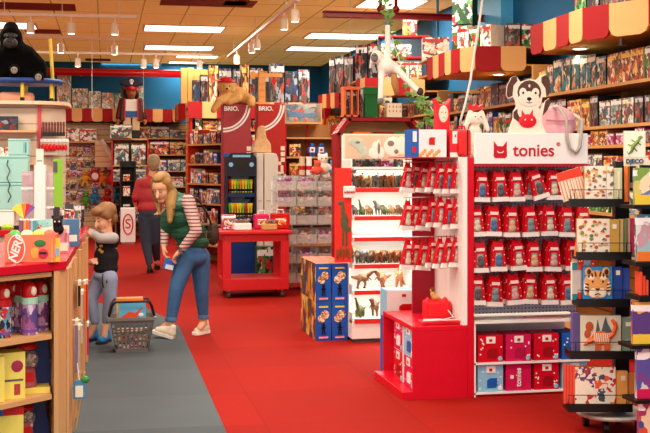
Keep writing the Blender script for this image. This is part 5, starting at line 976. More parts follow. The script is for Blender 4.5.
# pink bag with grey strap hanging over the sign
bgx = rx(559, FY_+.1); o = thing('pink_bag', 'pink cat-eared bag with grey straps sitting behind the white sign', 'bag', (bgx, FY_+.08, zs1-.05)); hb = zy(101, 559, FY_+.1)-zs1+.05; PK_ = mat('bag_pink', '#efb3bf', .7)
blob('bag_body', [((0,.07,hb*.44), (.145,.065,hb*.46)), ((-.085,.06,hb*.7), .03, (-.1,.06,hb*.93), .012), ((.02,.06,hb*.75), .03, (.0,.06,hb*.9), .012)], PK_, o, .01, 3); MB().tube([(-.1, .0, hb*.52), (0, -.015, hb*.5), (.1, .0, hb*.52)], .006, 6).obj('seam_cord', mat('bag_pink_dark', '#c9808f'), o)
MB().tube([(-.03, .04, hb*.85), (-.02, -.03, hb*.84), (0.0, -.1, hb*.55), (.0, -.112, .02), (.02, -.112, -.05), (.06, -.112, -.075), (.09, -.112, -.04), (.1, -.11, .04), (.115, -.09, hb*.5), (.1, 0, hb*.66)], .011, 6).obj('strap', mat('strap_grey', '#b3aca4', .7), o, smooth=True); MB().ball((.13, -.02, hb*.3), (.02, .015, .08)).obj('side_strap', mat('strap_grey', '#b3aca4'), o)
# white cable hanging down from the ceiling to the wing
a, b = W(484, -30, 7.3), Vector((rx(459, 7.12), 7.12, UZ+.2)); pts = []
for i in range(15):
    k = i/14; x_ = [484, 478, 474, 475, 470, 465, 460][min(6, int(k*6))]; pts.append(None)
pts = [W(489, -65, 7.3), W(485, -20, 7.3), W(479, 25, 7.3), W(474, 55, 7.25), W(470.5, 80, 7.2), W(465, 105, 7.18), W(460, 122, 7.15)]
pts = [Vector((pts[0].x, pts[0].y, CH-.002))]+pts
tag(MB().tube([p-pts[-1] for p in pts], .008, 8).obj('hanging_cable', mat('cable_white', '#ded9d0', .5), loc=pts[-1], smooth=True), 'white cable hanging from the ceiling down to the red carry case', 'cable')
# small strip lamps added under the dinosaur shelves to brighten the display
for z in SH[:-1]+[1.462]:
    MB().box(.05, Wd_D-.05, .03, .05, z-.022, z-.0125).obj('added_strip_lamp', glow, dino_stand); light('added_strip_light', ((xaD+xbD)/2, DY+.06, z-.03), (xbD-xaD)*.9, .05, 2.2, (1, .95, .88))
# ================================================================ BOOK SPINNER (right)
c0 = W(606, 413, 6.25); SXc, SYc = c0.x, c0.y
t = thing('book_spinner', 'black wheeled spinner rack with wire trays of picture books and a small sign', 'spinner rack', (SXc+.034, SYc-.003, 0), -.2)
MB().lathe([(.02, .085), (.2, .085), (.205, .095), (.2, .105), (.02, .105)], n=28).obj('base_plate', mat('spinner_base', '#b9b4ae', .4), t)
for k in range(4):
    a = pi/4+k*pi/2+.3; x_, y_ = .15*cos(a), .15*sin(a); c = MB().box(x_-.012, x_+.012, y_-.012, y_+.012, .05, .085).obj('caster', BLACK, t); MB().tube([(x_-.014, y_, .037), (x_+.014, y_, .037)], .036, 12).obj('wheel', BLACK, c)
MB().box(.02, .1, .0, .07, .105, 1.52).obj('column', BLACK, t)
# tiers: (px left, px right of tray, py of tray front bottom, book left, right, top, colour key)
def cover(name, base, cols, n, seed, w, h, kind):
    """front board with small printed motifs as flat shapes"""
    r = random.Random(seed); mbs = MB()
    for i in range(n):
        x_, z_ = r.uniform(-w*.44, w*.44), r.uniform(h*.06, h*.94); s = r.uniform(.007, .013); mbs.mt(r.randint(0, len(cols)-1))
        if r.random() < .5: mbs.ball((x_, 0, z_), (s, .0012, s*r.uniform(.5, 1.1)), 7, 5)
        else: mbs.prism([(x_-s, z_), (x_+s, z_-s*.3), (x_+s*.6, z_+s*.7), (x_-s*.2, z_+s)], -.001, .001)
    return mbs
MOT = [mat('motif_orange', '#d9823f'), mat('motif_green', '#6f8a4f'), mat('motif_red', '#c0492f'), mat('motif_grey', '#6d6f6c'), mat('motif_ochre', '#d9b06a')]
PAPER = mat('paper_ivory', '#f0e8d8', .5, var=.03)
def tier(j, pl, pr, pyb, name_):
    Yt = SYc-.16; xl_, xr_ = rx(pl, Yt)-SXc, rx(pr, Yt)-SXc; z = zy(pyb, (pl+pr)/2, Yt)
    tr = MB().box(xl_, xr_, -.178, -.04, z+.022, z+.034).box(xl_, xr_, -.19, -.178, z, z+.045).box(xl_, xl_+.006, -.178, -.04, z, z+.045).obj('tray', BLACK, t)
    MB().box(xl_*.3, .03, -.04, .0, z+.0, z+.03).obj('tray_arm', BLACK, tr)
    w_ = MB().tube([(xl_, -.19, z+.04), (xl_, -.195, z+.095), (xr_, -.195, z+.095), (xr_, -.19, z+.04)], .0022, 6)
    for k in (.08, .9): x_ = xl_+(xr_-xl_)*k; w_.tube([(x_, -.195, z+.095), (x_, -.19, z+.04)], .002, 5)
    w_.obj('wire_guard', BLACK, tr); return SXc+xl_, SXc+xr_, Yt, z+.036
def spin(x, y, z):
    a, b = x-SXc, y-SYc+.17; return (SXc+a*cos(.2)+b*sin(.2), SYc-.17-a*sin(.2)+b*cos(.2), z) if y > 5.4 else (x, y, z)
def book(label, px0, px1, Y, z, pyt, d, mats, name='picture_book', cat='book', rz=-.06, grp=None):
    x0, x1 = rx(px0, Y), rx(px1, Y); h = zy(pyt, (px0+px1)/2, Y)-z; w = x1-x0
    o = thing(name, label, cat, spin((x0+x1)/2, Y, z), rz-.15, grp); MB().box(-w/2, w/2, 0, d, 0, h, (0, 1, 1, 1, 1, 1)).obj('cover', mats, o, bevel=.002); return o, w, h
y_off = -.0
# tier 1
a, b, Y, z = tier(0, 572, 622, 207, ''); Yb = SYc-.17
o, w, h = book('white picture box with animal motifs on the top spinner tray', 587, 607, Yb, z, 166, .03, [PAPER, KRAFT], 'motif_box'); cover('', None, MOT, 34, 1, w, h, 0).obj('motif_print', MOT, o, loc=(0, -.002, 0))
o, w, h = book('pale green striped box right of the motif box on the top spinner tray', 614.5, 622, Yb, z, 168, .03, [mat('sage_cover', '#c9d0a8', .5), mat('sage_cover', '#c9d0a8')], 'picture_book'); MB().box(-w*.1, w*.2, -.002, -.001, h*.1, h*.9).obj('stripe_print', CREAM, o)
o, w, h = book('second ivory motif box behind the pale green one on the top spinner tray', 607.3, 614, Yb, z, 166.5, .03, [PAPER, KRAFT], 'motif_box'); cover('', None, MOT, 10, 2, w, h, 0).obj('motif_print', MOT, o, loc=(0, -.002, 0))
o, w, h = book('thin orange book at the right end of the top spinner tray', 622.6, 626, Yb+.03, z-.01, 166, .06, [ORANGE, mat('orange_spine', '#e88a3a')], rz=-.5)
for i in range(3):
    o, w, h = book('white and red striped paper fan leaning out of the top spinner tray, %s sheet' % ('front', 'middle', 'rear')[i], 566+i*6, 580+i*5, Yb+.02+.008*i, z+.0, 171-i*2, .005, [PAPER, PAPER], 'paper_sheet', 'paper', rz=.12); o.rotation_euler = (0, -.28, -.05)
    MB().box(-w/2, w/2, -.002, -.0005, h*.72, h).obj('red_top', mat('coral_red', '#e0452f'), o)
    st = MB()
    for k in range(4): st.box(-w*.42+w*.24*k, -w*.36+w*.24*k, -.0018, -.0005, h*.05, h*.7)
    st.obj('stripe_print', ORANGE, o)
# tier 2
a, b, Y, z = tier(1, 579, 629, 260, ''); Yb = SYc-.17
o, w, h = book('white picture box with printed animals on the second spinner tray', 580, 610.5, Yb, z, 219, .035, [PAPER, KRAFT], 'motif_box'); cover('', None, MOT, 40, 3, w, h, 0).obj('motif_print', MOT, o, loc=(0, -.002, 0))
for i, (p0_, p1_, m_, wn) in enumerate(((610.7, 619.5, '#c9a04e', 'gold'), (619.7, 623, '#c8b07a', 'tan'), (623.2, 626, '#7d8a5a', 'olive'), (626.2, 629, '#c9a0a0', 'dusty pink'), (629.2, 632.4, '#d43a5c', 'crimson'))):
    o, w, h = book('%s spined book upright on the second spinner tray' % wn, p0_, p1_, Yb+.006*i, z, 219.5-i*.3, .035, [mat('cover_'+wn.replace(' ', '_'), m_, .5), mat('cover_'+wn.replace(' ', '_'), m_)], grp=None)
    if i == 0: MB().box(-w*.25, w*.2, -.002, -.001, h*.72, h*.86).obj('label_card', PAPER, o)
o, w, h = book('orange book leaning at the left of the second spinner tray', 575.5, 579.5, Yb+.03, z-.02, 216, .02, [ORANGE, ORANGE]); o.rotation_euler = (0, .12, -.6)
# tier 3: tiger
a, b, Y, z = tier(2, 579, 628, 307, ''); Yb = SYc-.17
o, w, h = book('blue box with a big tiger face on the third spinner tray', 585, 613, Yb, z, 267, .04, [mat('tiger_blue', '#2f8fd0', .5), mat('tiger_navy', '#2a3f8a', .5)], 'tiger_box')
TO, TW, TD = mat('tiger_orange', '#dfa262', .6, var=.2, nscale=40), mat('tiger_cream', '#f3e6cf'), mat('tiger_dark', '#3b2a22')
fz = h*.47; f_ = MB().ball((-.005, -.002, fz), (w*.44, .003, h*.42), 18, 9); f_.ball((-w*.3, -.002, h*.84), (w*.13, .003, h*.14), 10, 6).ball((w*.28, -.002, h*.84), (w*.13, .003, h*.14), 10, 6).obj('tiger_face', TO, o)
m_ = MB().ball((-w*.14, -.005, h*.22), (w*.16, .002, h*.14), 10, 6).ball((w*.13, -.005, h*.22), (w*.16, .002, h*.14), 10, 6).ball((-w*.22, -.005, h*.66), (w*.12, .002, h*.06), 10, 6).ball((w*.2, -.005, h*.66), (w*.12, .002, h*.06), 10, 6).ball((-w*.4, -.005, h*.34), (w*.07, .002, h*.2), 8, 5).ball((w*.38, -.005, h*.34), (w*.07, .002, h*.2), 8, 5).obj('tiger_muzzle', TW, o)
sp_ = MB()
for s in (-1, 1):
    sp_.ball((s*w*.17, -.008, h*.56), (w*.035, .002, h*.03), 8, 5)
    for k in range(3): sp_.tube([(s*w*(.1+.1*k), -.007, h*(.86-.05*k)), (s*w*(.06+.12*k), -.007, h*(.72-.02*k))], .004, 5)
    for k in range(3): sp_.tube([(s*w*.43, -.007, h*(.5-.1*k)), (s*w*.3, -.007, h*(.47-.1*k))], .004, 5)
    sp_.ball((s*w*.29, -.006, h*.85), (w*.07, .002, h*.08), 8, 5)
sp_.prism([(-w*.09, h*.36), (0, h*.27), (w*.08, h*.36)], -.009, -.007).tube([(-w*.1, -.008, h*.17), (0, -.008, h*.21), (w*.09, -.008, h*.17)], .003, 5).obj('tiger_stripes', TD, o)
o, w, h = book('dark blue book right of the tiger box on the third spinner tray', 613.5, 622, Yb+.004, z, 267, .03, [mat('cover_navy', '#27489a', .5), mat('cover_navy', '#27489a')]); MB().box(-w*.2, w*.25, -.002, -.001, h*.76, h*.9).obj('label_card', PAPER, o)
o, w, h = book('second dark blue book at the right end of the third spinner tray', 622.5, 628.5, Yb+.012, z, 268, .03, [mat('cover_blue2', '#3458b0', .5), mat('cover_blue2', '#3458b0')])
o, w, h = book('grey paper sheaf with teal and orange top left of the tiger box', 574, 585, Yb+.02, z, 263, .02, [mat('sheaf_grey', '#cfcac2', .6), PAPER], 'paper_sheaf', 'paper', rz=.15)
MB().box(-w/2, 0, -.003, -.001, h*.8, h).box(-w/2, 0, -.003, -.001, 0, h*.16).obj('teal_print', mat('sheaf_teal', '#2a8a98'), o); MB().box(.0, w/2, -.003, -.001, h*.8, h).box(0, w/2, -.003, -.001, 0, h*.2).obj('orange_print', mat('coral_red', '#e0452f'), o)
# tier 4: dinosaur picture
a, b, Y, z = tier(3, 572, 634, 359, ''); Yb = SYc-.17
o, w, h = book('picture box with an orange striped dinosaur on the fourth spinner tray', 583, 621, Yb, z, 316, .04, [mat('dino_cream', '#d9d3bf', .5), mat('dino_edge', '#8a9a8a', .5)], 'dinosaur_box')
MB().prism([(w*.0, h*.5), (w*.08, h*.85), (w*.12, h*.98), (w*.16, h*.8), (w*.28, h*.55)], -.003, -.001).prism([(-w*.14, h*.45), (-w*.08, h*.9), (-w*.02, h*.6)], -.003, -.001).obj('rock_print', mat('rock_slate', '#4d6168'), o)
DO = mat('dino_orange_print', '#d9622f', .6); b_ = MB().ball((.0, -.005, h*.38), (w*.24, .003, h*.2), 14, 7).tube([(w*.18, -.005, h*.4), (w*.3, -.005, h*.5), (w*.36, -.005, h*.72), (w*.32, -.005, h*.84)], .012, 8).ball((w*.29, -.005, h*.86), (w*.05, .003, h*.05), 8, 5).tube([(-w*.2, -.005, h*.35), (-w*.42, -.005, h*.2)], [.02, .005], 6)
for x_ in (-.14, -.06, .08, .15): b_.box(w*x_, w*x_+.016, -.007, -.003, h*.06, h*.3)
b_.obj('dinosaur_print', DO, o); s_ = MB()
for k in range(9): x_ = -w*.18+w*.045*k; s_.tube([(x_, -.009, h*.25), (x_+.006, -.009, h*.52)], .0028, 5)
s_.obj('dinosaur_stripes', TW, o); MB().ball((-w*.28, -.004, h*.7), (w*.1, .002, h*.14), 8, 5).ball((-w*.33, -.004, h*.5), (w*.08, .002, h*.12), 8, 5).obj('plant_print', mat('plant_rust', '#b0522f'), o)
o, w, h = book('sage green book right of the orange dinosaur box', 621.5, 635, Yb+.006, z, 317, .03, [mat('cover_sage', '#7f9a86', .5), mat('cover_sage', '#7f9a86')]); MB().box(-w*.25, w*.15, -.002, -.001, h*.74, h*.86).obj('label_card', PAPER, o); MB().box(-w*.25, w*.15, -.002, -.001, h*.3, h*.34).obj('text_print', PAPER, o)
o, w, h = book('purple book left of the orange dinosaur box on the fourth spinner tray', 575, 582.5, Yb+.012, z, 314, .03, [mat('cover_purple', '#665a92', .5), mat('cover_purple', '#665a92')], rz=.2)
# tier 5
a, b, Y, z = tier(4, 570, 630, 412, ''); Yb = SYc-.17
o, w, h = book('white box with swirling red and purple animals on the lowest spinner tray', 578, 616, Yb, z, 368, .04, [printed('print_swirl', ['#f3ead9', '#e8653c', '#f5efe2', '#6a3f72', '#f3ead9', '#c93a3a', '#d98a4a', '#3f5a6a'], 4, None, warp=1.0), ORANGE], 'swirl_box')
o, w, h = book('amber orange book right of the swirling animals box on the lowest tray', 616.4, 627, Yb+.004, z, 371, .03, [mat('cover_amber', '#eaa95a', .5), mat('cover_amber', '#eaa95a')]); MB().box(-w*.1, w*.3, -.002, -.001, h*.72, h*.86).obj('label_card', PAPER, o)
o, w, h = book('second amber book at the right end of the lowest spinner tray', 627.4, 635, Yb+.01, z, 373, .03, [mat('cover_amber2', '#d98f45', .5), mat('cover_amber2', '#d98f45')])
for i in range(4): o, w, h = book('thin red book left of the swirling animals box, %s' % nth(i), 566.5+i*2.9, 569+i*2.9, Yb+.02-.004*i, z, 366+i*.5, .02, [mat('cover_coral', '#e2543f', .5), mat('cover_coral_side', '#c43a2c', .5)], grp='thin red books on the lowest spinner tray')
# sign on top
sx_, sy_ = rx(627, SYc), SYc; z0, z1 = zy(166, 627, sy_), zy(131, 627, sy_); wS = rx(637, sy_)-rx(617, sy_)
s = MB().box(sx_-SXc-wS/2, sx_-SXc+wS/2, -.005, .005, z0, z1).obj('sign_board', mat('sign_ivory', '#f1e6c9', .5), t); sc_ = sx_-SXc
MB().box(sc_-wS/2+.006, sc_+wS/2-.006, -.007, -.0055, z0+.05, z1-.006).obj('sign_field', mat('sign_field', '#f7f1df', .5), s)
lettering('DJECO', .034, (sc_, -.007, z0+.026), mat('sign_blue', '#1b4f86', .5), s, bold=.0012, sx=.98)
lz = z0+.115; lg = MB().tube([(sc_+.025, -.007, lz+.04), (sc_+.01, -.007, lz+.02), (sc_-.01, -.007, lz), (sc_-.02, -.007, lz-.03), (sc_-.036, -.007, lz-.045), (sc_-.045, -.007, lz-.03)], [.01, .011, .013, .009, .005, .002], 6)
for p_, q_ in (((.012, .022), (.035, .005)), ((.005, .02), (-.02, .035)), ((-.012, -.005), (.012, -.03)), ((-.015, 0), (-.04, .008))): lg.tube([(sc_+p_[0], -.007, lz+p_[1]), (sc_+q_[0], -.007, lz+q_[1])], .004, 5)
lg.ball((sc_+.032, -.007, lz+.048), (.014, .003, .01), 8, 5).obj('lizard_emblem', mat('lizard_green', '#7f9a52', .5), s, smooth=True)
MB().box(sc_-.04, sc_+.01, .0055, .012, 1.4, z0+.05).obj('sign_post', BLACK, t)
o = thing('wood_block', 'wooden block stand with a dark base on the right of the spinner column', 'stand', (rx(632, SYc+.05), SYc+.06, zy(188, 632, SYc+.05))); MB().box(-.03, .03, 0, .06, 0, .05).obj('block', BIRCH, o); MB().box(-.02, .03, -.002, .05, .05, .09).obj('green_top', GREEN, o)
# ================================================================ RIGHTMOST RACK
RXc, RYc = rx(655, 5.25), 5.25
t = thing('magazine_rack', 'rack of bright activity books cut off at the right edge', 'rack', (RXc, RYc+.16, 0)); MB().box(rx(642, RYc+.16)-RXc, .2, 0, .03, .02, 1.5).obj('back_panel', BLACK, t); MB().box(-.06, .25, -.1, .1, 0, .03).obj('base', BLACK, t)
RZ = [(168, 205, 'yellow and green activity book on the top level of the right-edge rack', ['#d9cf6a', '#7fa84a', '#f0e7c0', '#6a7fb0'], 636), (215, 262, 'pale blue picture book on the second level of the right-edge rack', ['#9ac4d0', '#dfe6e6', '#3f6f8a', '#c9a0b0'], 638), (303, 345, 'purple and orange picture book on the fourth level of the right-edge rack', ['#3f4f9a', '#d9722f', '#e8b04a', '#5a3f8a'], 634), (350, 400, 'violet book with a white creature on the fifth level', ['#5a5ab0', '#d9d6e0', '#7a4a9a', '#3a6aa8'], 638), (402, 452, 'coral and blue book on the lowest level of the right-edge rack', ['#d8563c', '#3a5aa0', '#f0dcc0', '#a83a6a'], 640)]
for i, (y0, y1, lab, cols, px0) in enumerate(RZ):
    z1, z0 = zy(y0, 645, RYc), zy(y1, 645, RYc); xl_ = rx(px0, RYc)
    MB().box(xl_-RXc-.01, .2, -.16, -.0, max(z0, .035)-.02, max(z0, .035)-.001).obj('shelf', BLACK, t)
    o = thing('activity_book', lab, 'book', (xl_+.12, RYc+.02, max(z0, .035)+.001), -.12); MB().box(-.11, .12, 0, .03, 0, z1-max(z0, .035)).obj('cover', printed('print_act%d' % i, cols, 2.6, '#ffffff'), o)
    MB().box(-.11, .12, -.002, -.0005, .0, .05).obj('cover_band', YEL if i in (2, 0) else MAG if i == 3 else ORANGE, o)
for i in range(3): o, w, h = book('upright red-orange book on the right-edge rack, %s' % nth(i), 640+i*3, 642.5+i*3, RYc+.02, zy(296, 645, RYc), 272+i*4, .1, [mat('cover_vermilion', '#e3502f', .5), mat('cover_vermilion', '#e3502f')], grp='red-orange spines on the right-edge rack')
MB().box(rx(640, RYc)-RXc, .2, -.16, 0, zy(296, 645, RYc)-.025, zy(296, 645, RYc)-.002).obj('shelf', BLACK, t)
# ================================================================ COUNTER (left)
CT = 1.0; E0, E1 = (-.203, 5.88), (-.138, 9.3); F0 = (-1.3, 4.89)
t = thing('sales_counter', 'birch counter with a red top and open shelves facing the aisle corner', 'counter', (0, 0, 0)); CR = mat('counter_red', '#c8142a', .22, var=.05)
top = [(F0[0], F0[1]), E0, E1, (-.5, 9.3), (-.52, 8.4), (-.8, 6.4), (-1.6, 5.6)]
MB().slab(top, CT-.045, CT).obj('counter_top', CR, t, bevel=.004)
dv = Vector((E0[0]-F0[0], E0[1]-F0[1], 0)).normalized(); nv = Vector((-dv.y, dv.x, 0)); ang = atan2(dv.y, dv.x)
def fr_(u, v): p = Vector((E0[0], E0[1], 0))-dv*u+nv*v; return (p.x, p.y)    # u: along the corner face from its right end, v: inwards
LT = 1.3
for z in (.015, .292, .603, CT-.075): MB().slab([fr_(LT, .02), fr_(.078, .02), fr_(-.135, .32), fr_(-.135, .42), fr_(LT, .42)], z, z+.025).obj('shelf', BIRCH, t)
MB().slab([fr_(.076, .005), fr_(.045, .005), fr_(-.17, .315), fr_(-.137, .325)], 0, CT-.046).obj('end_panel', BIRCH, t)
MB().slab([fr_(LT, .42), fr_(-.3, .42), fr_(-.3, .44), fr_(LT, .44)], 0, CT-.046).obj('back_panel', BIRCH, t)
for u in (.03,):
    h_ = MB()
    for k in range(6): p = fr_(.045, .07); h_.ball((p[0], p[1], .2+.14*k), .006, 6, 4)
    h_.obj('shelf_pin_hole', mat('pin_dark', '#5a3a20'), t)
sd = MB().slab([(E0[0]+.0, E0[1]+.05), (E0[0]+.012, E0[1]+.05), (E1[0]-.02, E1[1]), (E1[0]-.04, E1[1])], 0, CT-.046).obj('side_panel', wood('birch_side', '#d9a878', '#c8905c', (2, 2, .5)), t)
for k in range(5): y_ = 6.05+k*.62; x_ = E0[0]+(E1[0]-E0[0])*(y_-E0[1])/(E1[1]-E0[1]); MB().box(x_-.0, x_+.02, y_, y_+.06, 0, CT-.05).obj('side_batten', BIRCH, t)
MB().slab([(-.48, 9.2), (E1[0]-.04, 9.2), (E1[0]-.04, 9.29), (-.48, 9.29)], 0, CT-.046).obj('far_panel', BIRCH, t)
MB().slab([fr_(.044, .004), (E0[0]-.001, E0[1]+.045), (E0[0]-.02, E0[1]+.058), fr_(.044, .03)], 0, CT-.046).obj('corner_panel', BIRCH, t)
# hanging goods on the counter side
def sidex(y_): return E0[0]+(E1[0]-E0[0])*(y_-E0[1])/(E1[1]-E0[1])+.03
sg_ = [(6.25, .62, 'long translucent packet', mat('packet_violet', '#7d74a0', .3), .26), (6.6, .8, 'small black charm packet', BLACK, .12), (6.55, .55, 'clear plastic packet', mat('packet_clear', '#d8cfc4', .2, alpha=.6), .3), (7.0, .7, 'clear plastic packet', mat('packet_clear', '#d8cfc4'), .3), (7.4, .72, 'orange hanging toy packet', ORANGE, .22), (7.8, .68, 'red hanging toy packet', RED, .25), (8.0, .36, 'pink and black hanging toy packet', MAG, .2)]
for i, (y_, z, nm, m_, h_) in enumerate(sg_):
    o = thing('hanging_packet', '%s hanging on the aisle side of the counter, %s' % (nm, ['nearest', 'second along', 'third along', 'fourth along', 'fifth along', 'sixth along', 'farthest'][i]), 'packet', (sidex(y_), y_, z), pi/2); MB().prism([(-.06, -h_), (.06, -h_), (.06, 0), (-.06, 0)], -.012, .0).obj('packet', m_, o); MB().box(-.06, .06, -.014, -.0, 0, .025).obj('header_card', CREAM, o); MB().tube([(0, .02, .02), (0, -.03, .02)], .003, 5).obj('hook', STEEL, o)
p = W(72.5, 381, 6.0); o = thing('key_charm', 'green and blue round-topped charm dangling from the counter side', 'charm', (sidex(6.02)+.03, 6.02, p.z)); MB().prism([(-.03, -.07), (.03, -.07), (.035, -.01), (.02, .03), (-.02, .03), (-.035, -.01)], -.008, .008).obj('charm', mat('charm_blue', '#4a8ab8'), o); MB().prism([(-.02, -.06), (.02, -.06), (.02, 0), (-.02, 0)], -.012, -.008).obj('charm_window', CREAM, o); MB().ball((.03, 0, .03), (.025, .02, .02), 8, 5).obj('leaf', GREEN, o); MB().tube([(0, 0, .03), (-.01, 0, .12)], .003, 5).obj('loop', WHITE, o)
for i, (a, b) in enumerate((((66, 430), (73.5, 372)), ((69, 430), (78, 372)))):
    o = MB().tube([(0, 0, 0), WY(b[0], b[1], 6.1)-WY(a[0], a[1], 6.1)], .006, 6).obj('wooden_rod', BIRCH, loc=WY(a[0], a[1], 6.1)+Vector((.035, 0, 0))); tag(o, 'thin pale rod leaning against the counter side, %s' % ('nearer one', 'farther one')[i], 'rod', 'thin pale rods by the counter')
# bottles and boxes in the counter shelves (local frame on the corner face)
def shelf_pt(px, v, z):
    """point on the shelf v metres behind the corner face, under photo column px"""
    dx = (px-HX)/F; d = Vector((dx*cos(TH)+sin(TH), cos(TH)-dx*sin(TH), 0)); o = Vector((*fr_(0, v), 0)); s = o.dot(nv)/d.dot(nv); return Vector((d.x*s, d.y*s, z))
S1, S2, S3 = .629, .318, .041
def bottle(px, v, z, label, lid, collar, body, h=.26, r=.042):
    o = thing('drink_bottle', label, 'bottle', shelf_pt(px, v, z), ang, 'children drink bottles on the upper counter shelf')
    MB().lathe([(.02, 0), (r, .0), (r, h*.55), (r*.96, h*.58)], n=18).obj('bottle', body, o, smooth=False); MB().lathe([(r*1.02, h*.58), (r*1.05, h*.6), (r*1.02, h*.7), (r*.9, h*.71)], n=18).obj('collar', collar, o)
    MB().lathe([(r*.88, h*.7), (r*.9, h*.74), (r*.86, h*.88), (r*.6, h*.97), (.005, h)], n=18).obj('lid', lid, o, smooth=True); MB().ball((-.0, -r*.8, h*.83), (r*.4, .012, h*.09), 10, 6).obj('lid_print', CREAM, o); MB().lathe([(r*1.01, h*.05), (r*1.012, h*.06), (r*1.012, h*.1), (r*1.01, h*.11)], n=18).obj('base_band', PURP, o)
MINT = mat('bottle_mint', '#a6d8c4', .4); PV = printed('print_bottle', ['#7a3f7a', '#9c5a94', '#b98ab8', '#5a4a8a', '#d8c6dc'], 3, None); PM = printed('print_bottle2', ['#5a9ac0', '#e8e8e8', '#222222', '#c9302a', '#8cc0dc'], 4, None)
bottle(22, .21, S1, 'purple drink bottle with a red lid, rear left of three mint-collared ones', RED, MINT, PV, .27); bottle(29.5, .1, S1, 'purple drink bottle with a red lid, front middle of three mint-collared ones', RED, MINT, PV, .27); bottle(40.5, .17, S1, 'purple drink bottle with a red lid, right of three mint-collared ones', RED, MINT, PV, .265)
bottle(2.5, .13, S1, 'blue drink bottle with a red top at the left of the upper shelf', RED, RED, PM, .27); bottle(11.5, .27, S1, 'blue drink bottle with a red top half hidden near the left edge', RED, RED, PM, .27)
bottle(-10, .12, S1, 'blue drink bottle with a red top cut off at the left edge', RED, RED, PM, .27)
# middle shelf: yellow gumball box, clear gumball machine box with navy back
GY = mat('gum_yellow', '#ead76a', .45, var=.1)
o = thing('gumball_box', 'yellow gumball carton with red round emblems on the middle counter shelf', 'box', shelf_pt(8, .09, S2), .25); MB().box(-.085, .085, 0, .13, 0, .235).obj('carton', GY, o); 
MB().box(-.06, -.03, -.002, -.001, .02, .075).box(.03, .06, -.002, -.001, .02, .075).obj('figure_print', mat('print_slate_red', '#a8403a', .5, var=.6, nscale=60), o)
for x_ in (-.045, .045): MB().ball((x_, -.002, .165), (.03, .003, .03), 12, 6).obj('round_emblem', mat('emblem_plum', '#a02850'), o)
MB().box(-.075, .075, -.002, -.001, .09, .1).obj('text_strip', DGREY, o)
o = thing('gumball_box', 'second yellow gumball carton at the left edge of the middle counter shelf', 'box', shelf_pt(-13, .1, S2), .25, None); MB().box(-.085, .085, 0, .13, 0, .225).obj('carton', GY, o)
def gum(px, v, z, label, h):
    o = thing('gumball_machine_pack', label, 'toy pack', shelf_pt(px, v, z), .12); MB().prism([(-.08, 0), (.13, 0), (.095, h), (-.03, h)], .1, .112).obj('backing_card', mat('card_navy', '#1c2a66', .4), o); MB().box(-.085, .1, -.01, .1, 0, .03).obj('tray', GY, o)
    MB().lathe([(.05, .03), (.055, .035), (.045, .12), (.05, .13)], (-.015, .05, 0), 16).obj('machine_stand', mat('stand_pinkclear', '#c86a78', .25, alpha=.75), o); MB().ball((-.015, .05, h*.66), (.062, .045, .058), 16, 9).obj('globe', mat('globe_clear', '#e8e2dc', .08, alpha=.15), o, smooth=True)
    g = MB()
    for i in range(26): g.ball((-.015+R.uniform(-.038, .038), .05+R.uniform(-.028, .028), h*.66+R.uniform(-.034, .03)), .0115, 6, 4)
    g.obj('gumballs', printed('print_gumballs', ['#d83a3a', '#f0d84a', '#5a9ad0', '#f4f0ea', '#6ab060', '#e88ab0'], 14, None), o)['kind'] = 'stuff'
    MB().lathe([(.05, h*.88), (.055, h*.9), (.045, h*.98), (.01, h)], (-.015, .05, 0), 16).obj('lid', RED, o, smooth=True); MB().box(-.045, .02, -.004, .0, .06, .11).obj('coin_plate', RED, o)
gum(30, .12, S2, 'clear gumball machine toy with a red lid on a navy card, middle counter shelf', .255)
gum(27, .12, S3, 'gumball machine toy with a red lid on the lowest counter shelf', .215)
o = thing('gumball_box', 'yellow, red and blue topped carton on the lowest counter shelf', 'box', shelf_pt(3, .09, S3), .2); MB().box(-.1, .1, 0, .13, 0, .2).obj('carton', GY, o); MB().box(-.102, .0, -.002, .132, .2, .245).obj('blue_lid', BLUE, o); MB().box(.0, .102, -.002, .132, .2, .24).obj('red_lid', RED, o)
# ------------------------------------------------ goods on the counter top
Z = CT+.001
nb = W(30, 258, 5.62); o = thing('ball_bin', 'orange cardboard bin with a white oval emblem holding toy balls on the counter', 'display bin', (nb.x, nb.y, Z), -.06); ORG = mat('bin_orange', '#ee7a5a', .4)
bw, bh, bd = .25, .142, .16
for q in ((-bw/2, bw/2, 0, .004), (-bw/2, bw/2, bd-.004, bd), (-bw/2, -bw/2+.004, .004, bd-.004), (bw/2-.004, bw/2, .004, bd-.004)): MB().box(*q, 0, bh).obj('wall_panel', ORG, o)
MB().box(-bw/2, bw/2, 0, bd, .0, .003).obj('floor_panel', ORG, o)
MB().ball((-bw*.27, -.002, bh*.5), (.04, .002, .068), 18, 8).obj('oval_print', mat('oval_red', '#e8604a'), o); e = MB().tube([(-bw*.27+.042*cos(a), -.004, bh*.5+.07*sin(a)) for a in [i*pi/12 for i in range(25)]], .003, 5).obj('oval_ring', WHITE, o)
lettering('NERF', .058, (-bw*.27, -.006, bh*.5), WHITE, o, roll=-1.25, bold=.0015, shear=.2)
MB().ball((bw*.1, -.002, bh*.34), (.022, .002, .03), 12, 6).obj('mango_print', mat('mango', '#f2a04a'), o); MB().ball((bw*.26, -.003, bh*.32), (.026, .002, .026), 12, 6).obj('berry_print', mat('berry', '#c82a4a'), o); MB().ball((bw*.2, -.003, bh*.7), (.03, .002, .018), 12, 6).obj('leaf_print', mat('leaf_dark', '#2f7a3f'), o); MB().box(bw*.19, bw*.33, -.006, -.005, bh*.3, bh*.38).obj('sunglasses_print', BLACK, o)
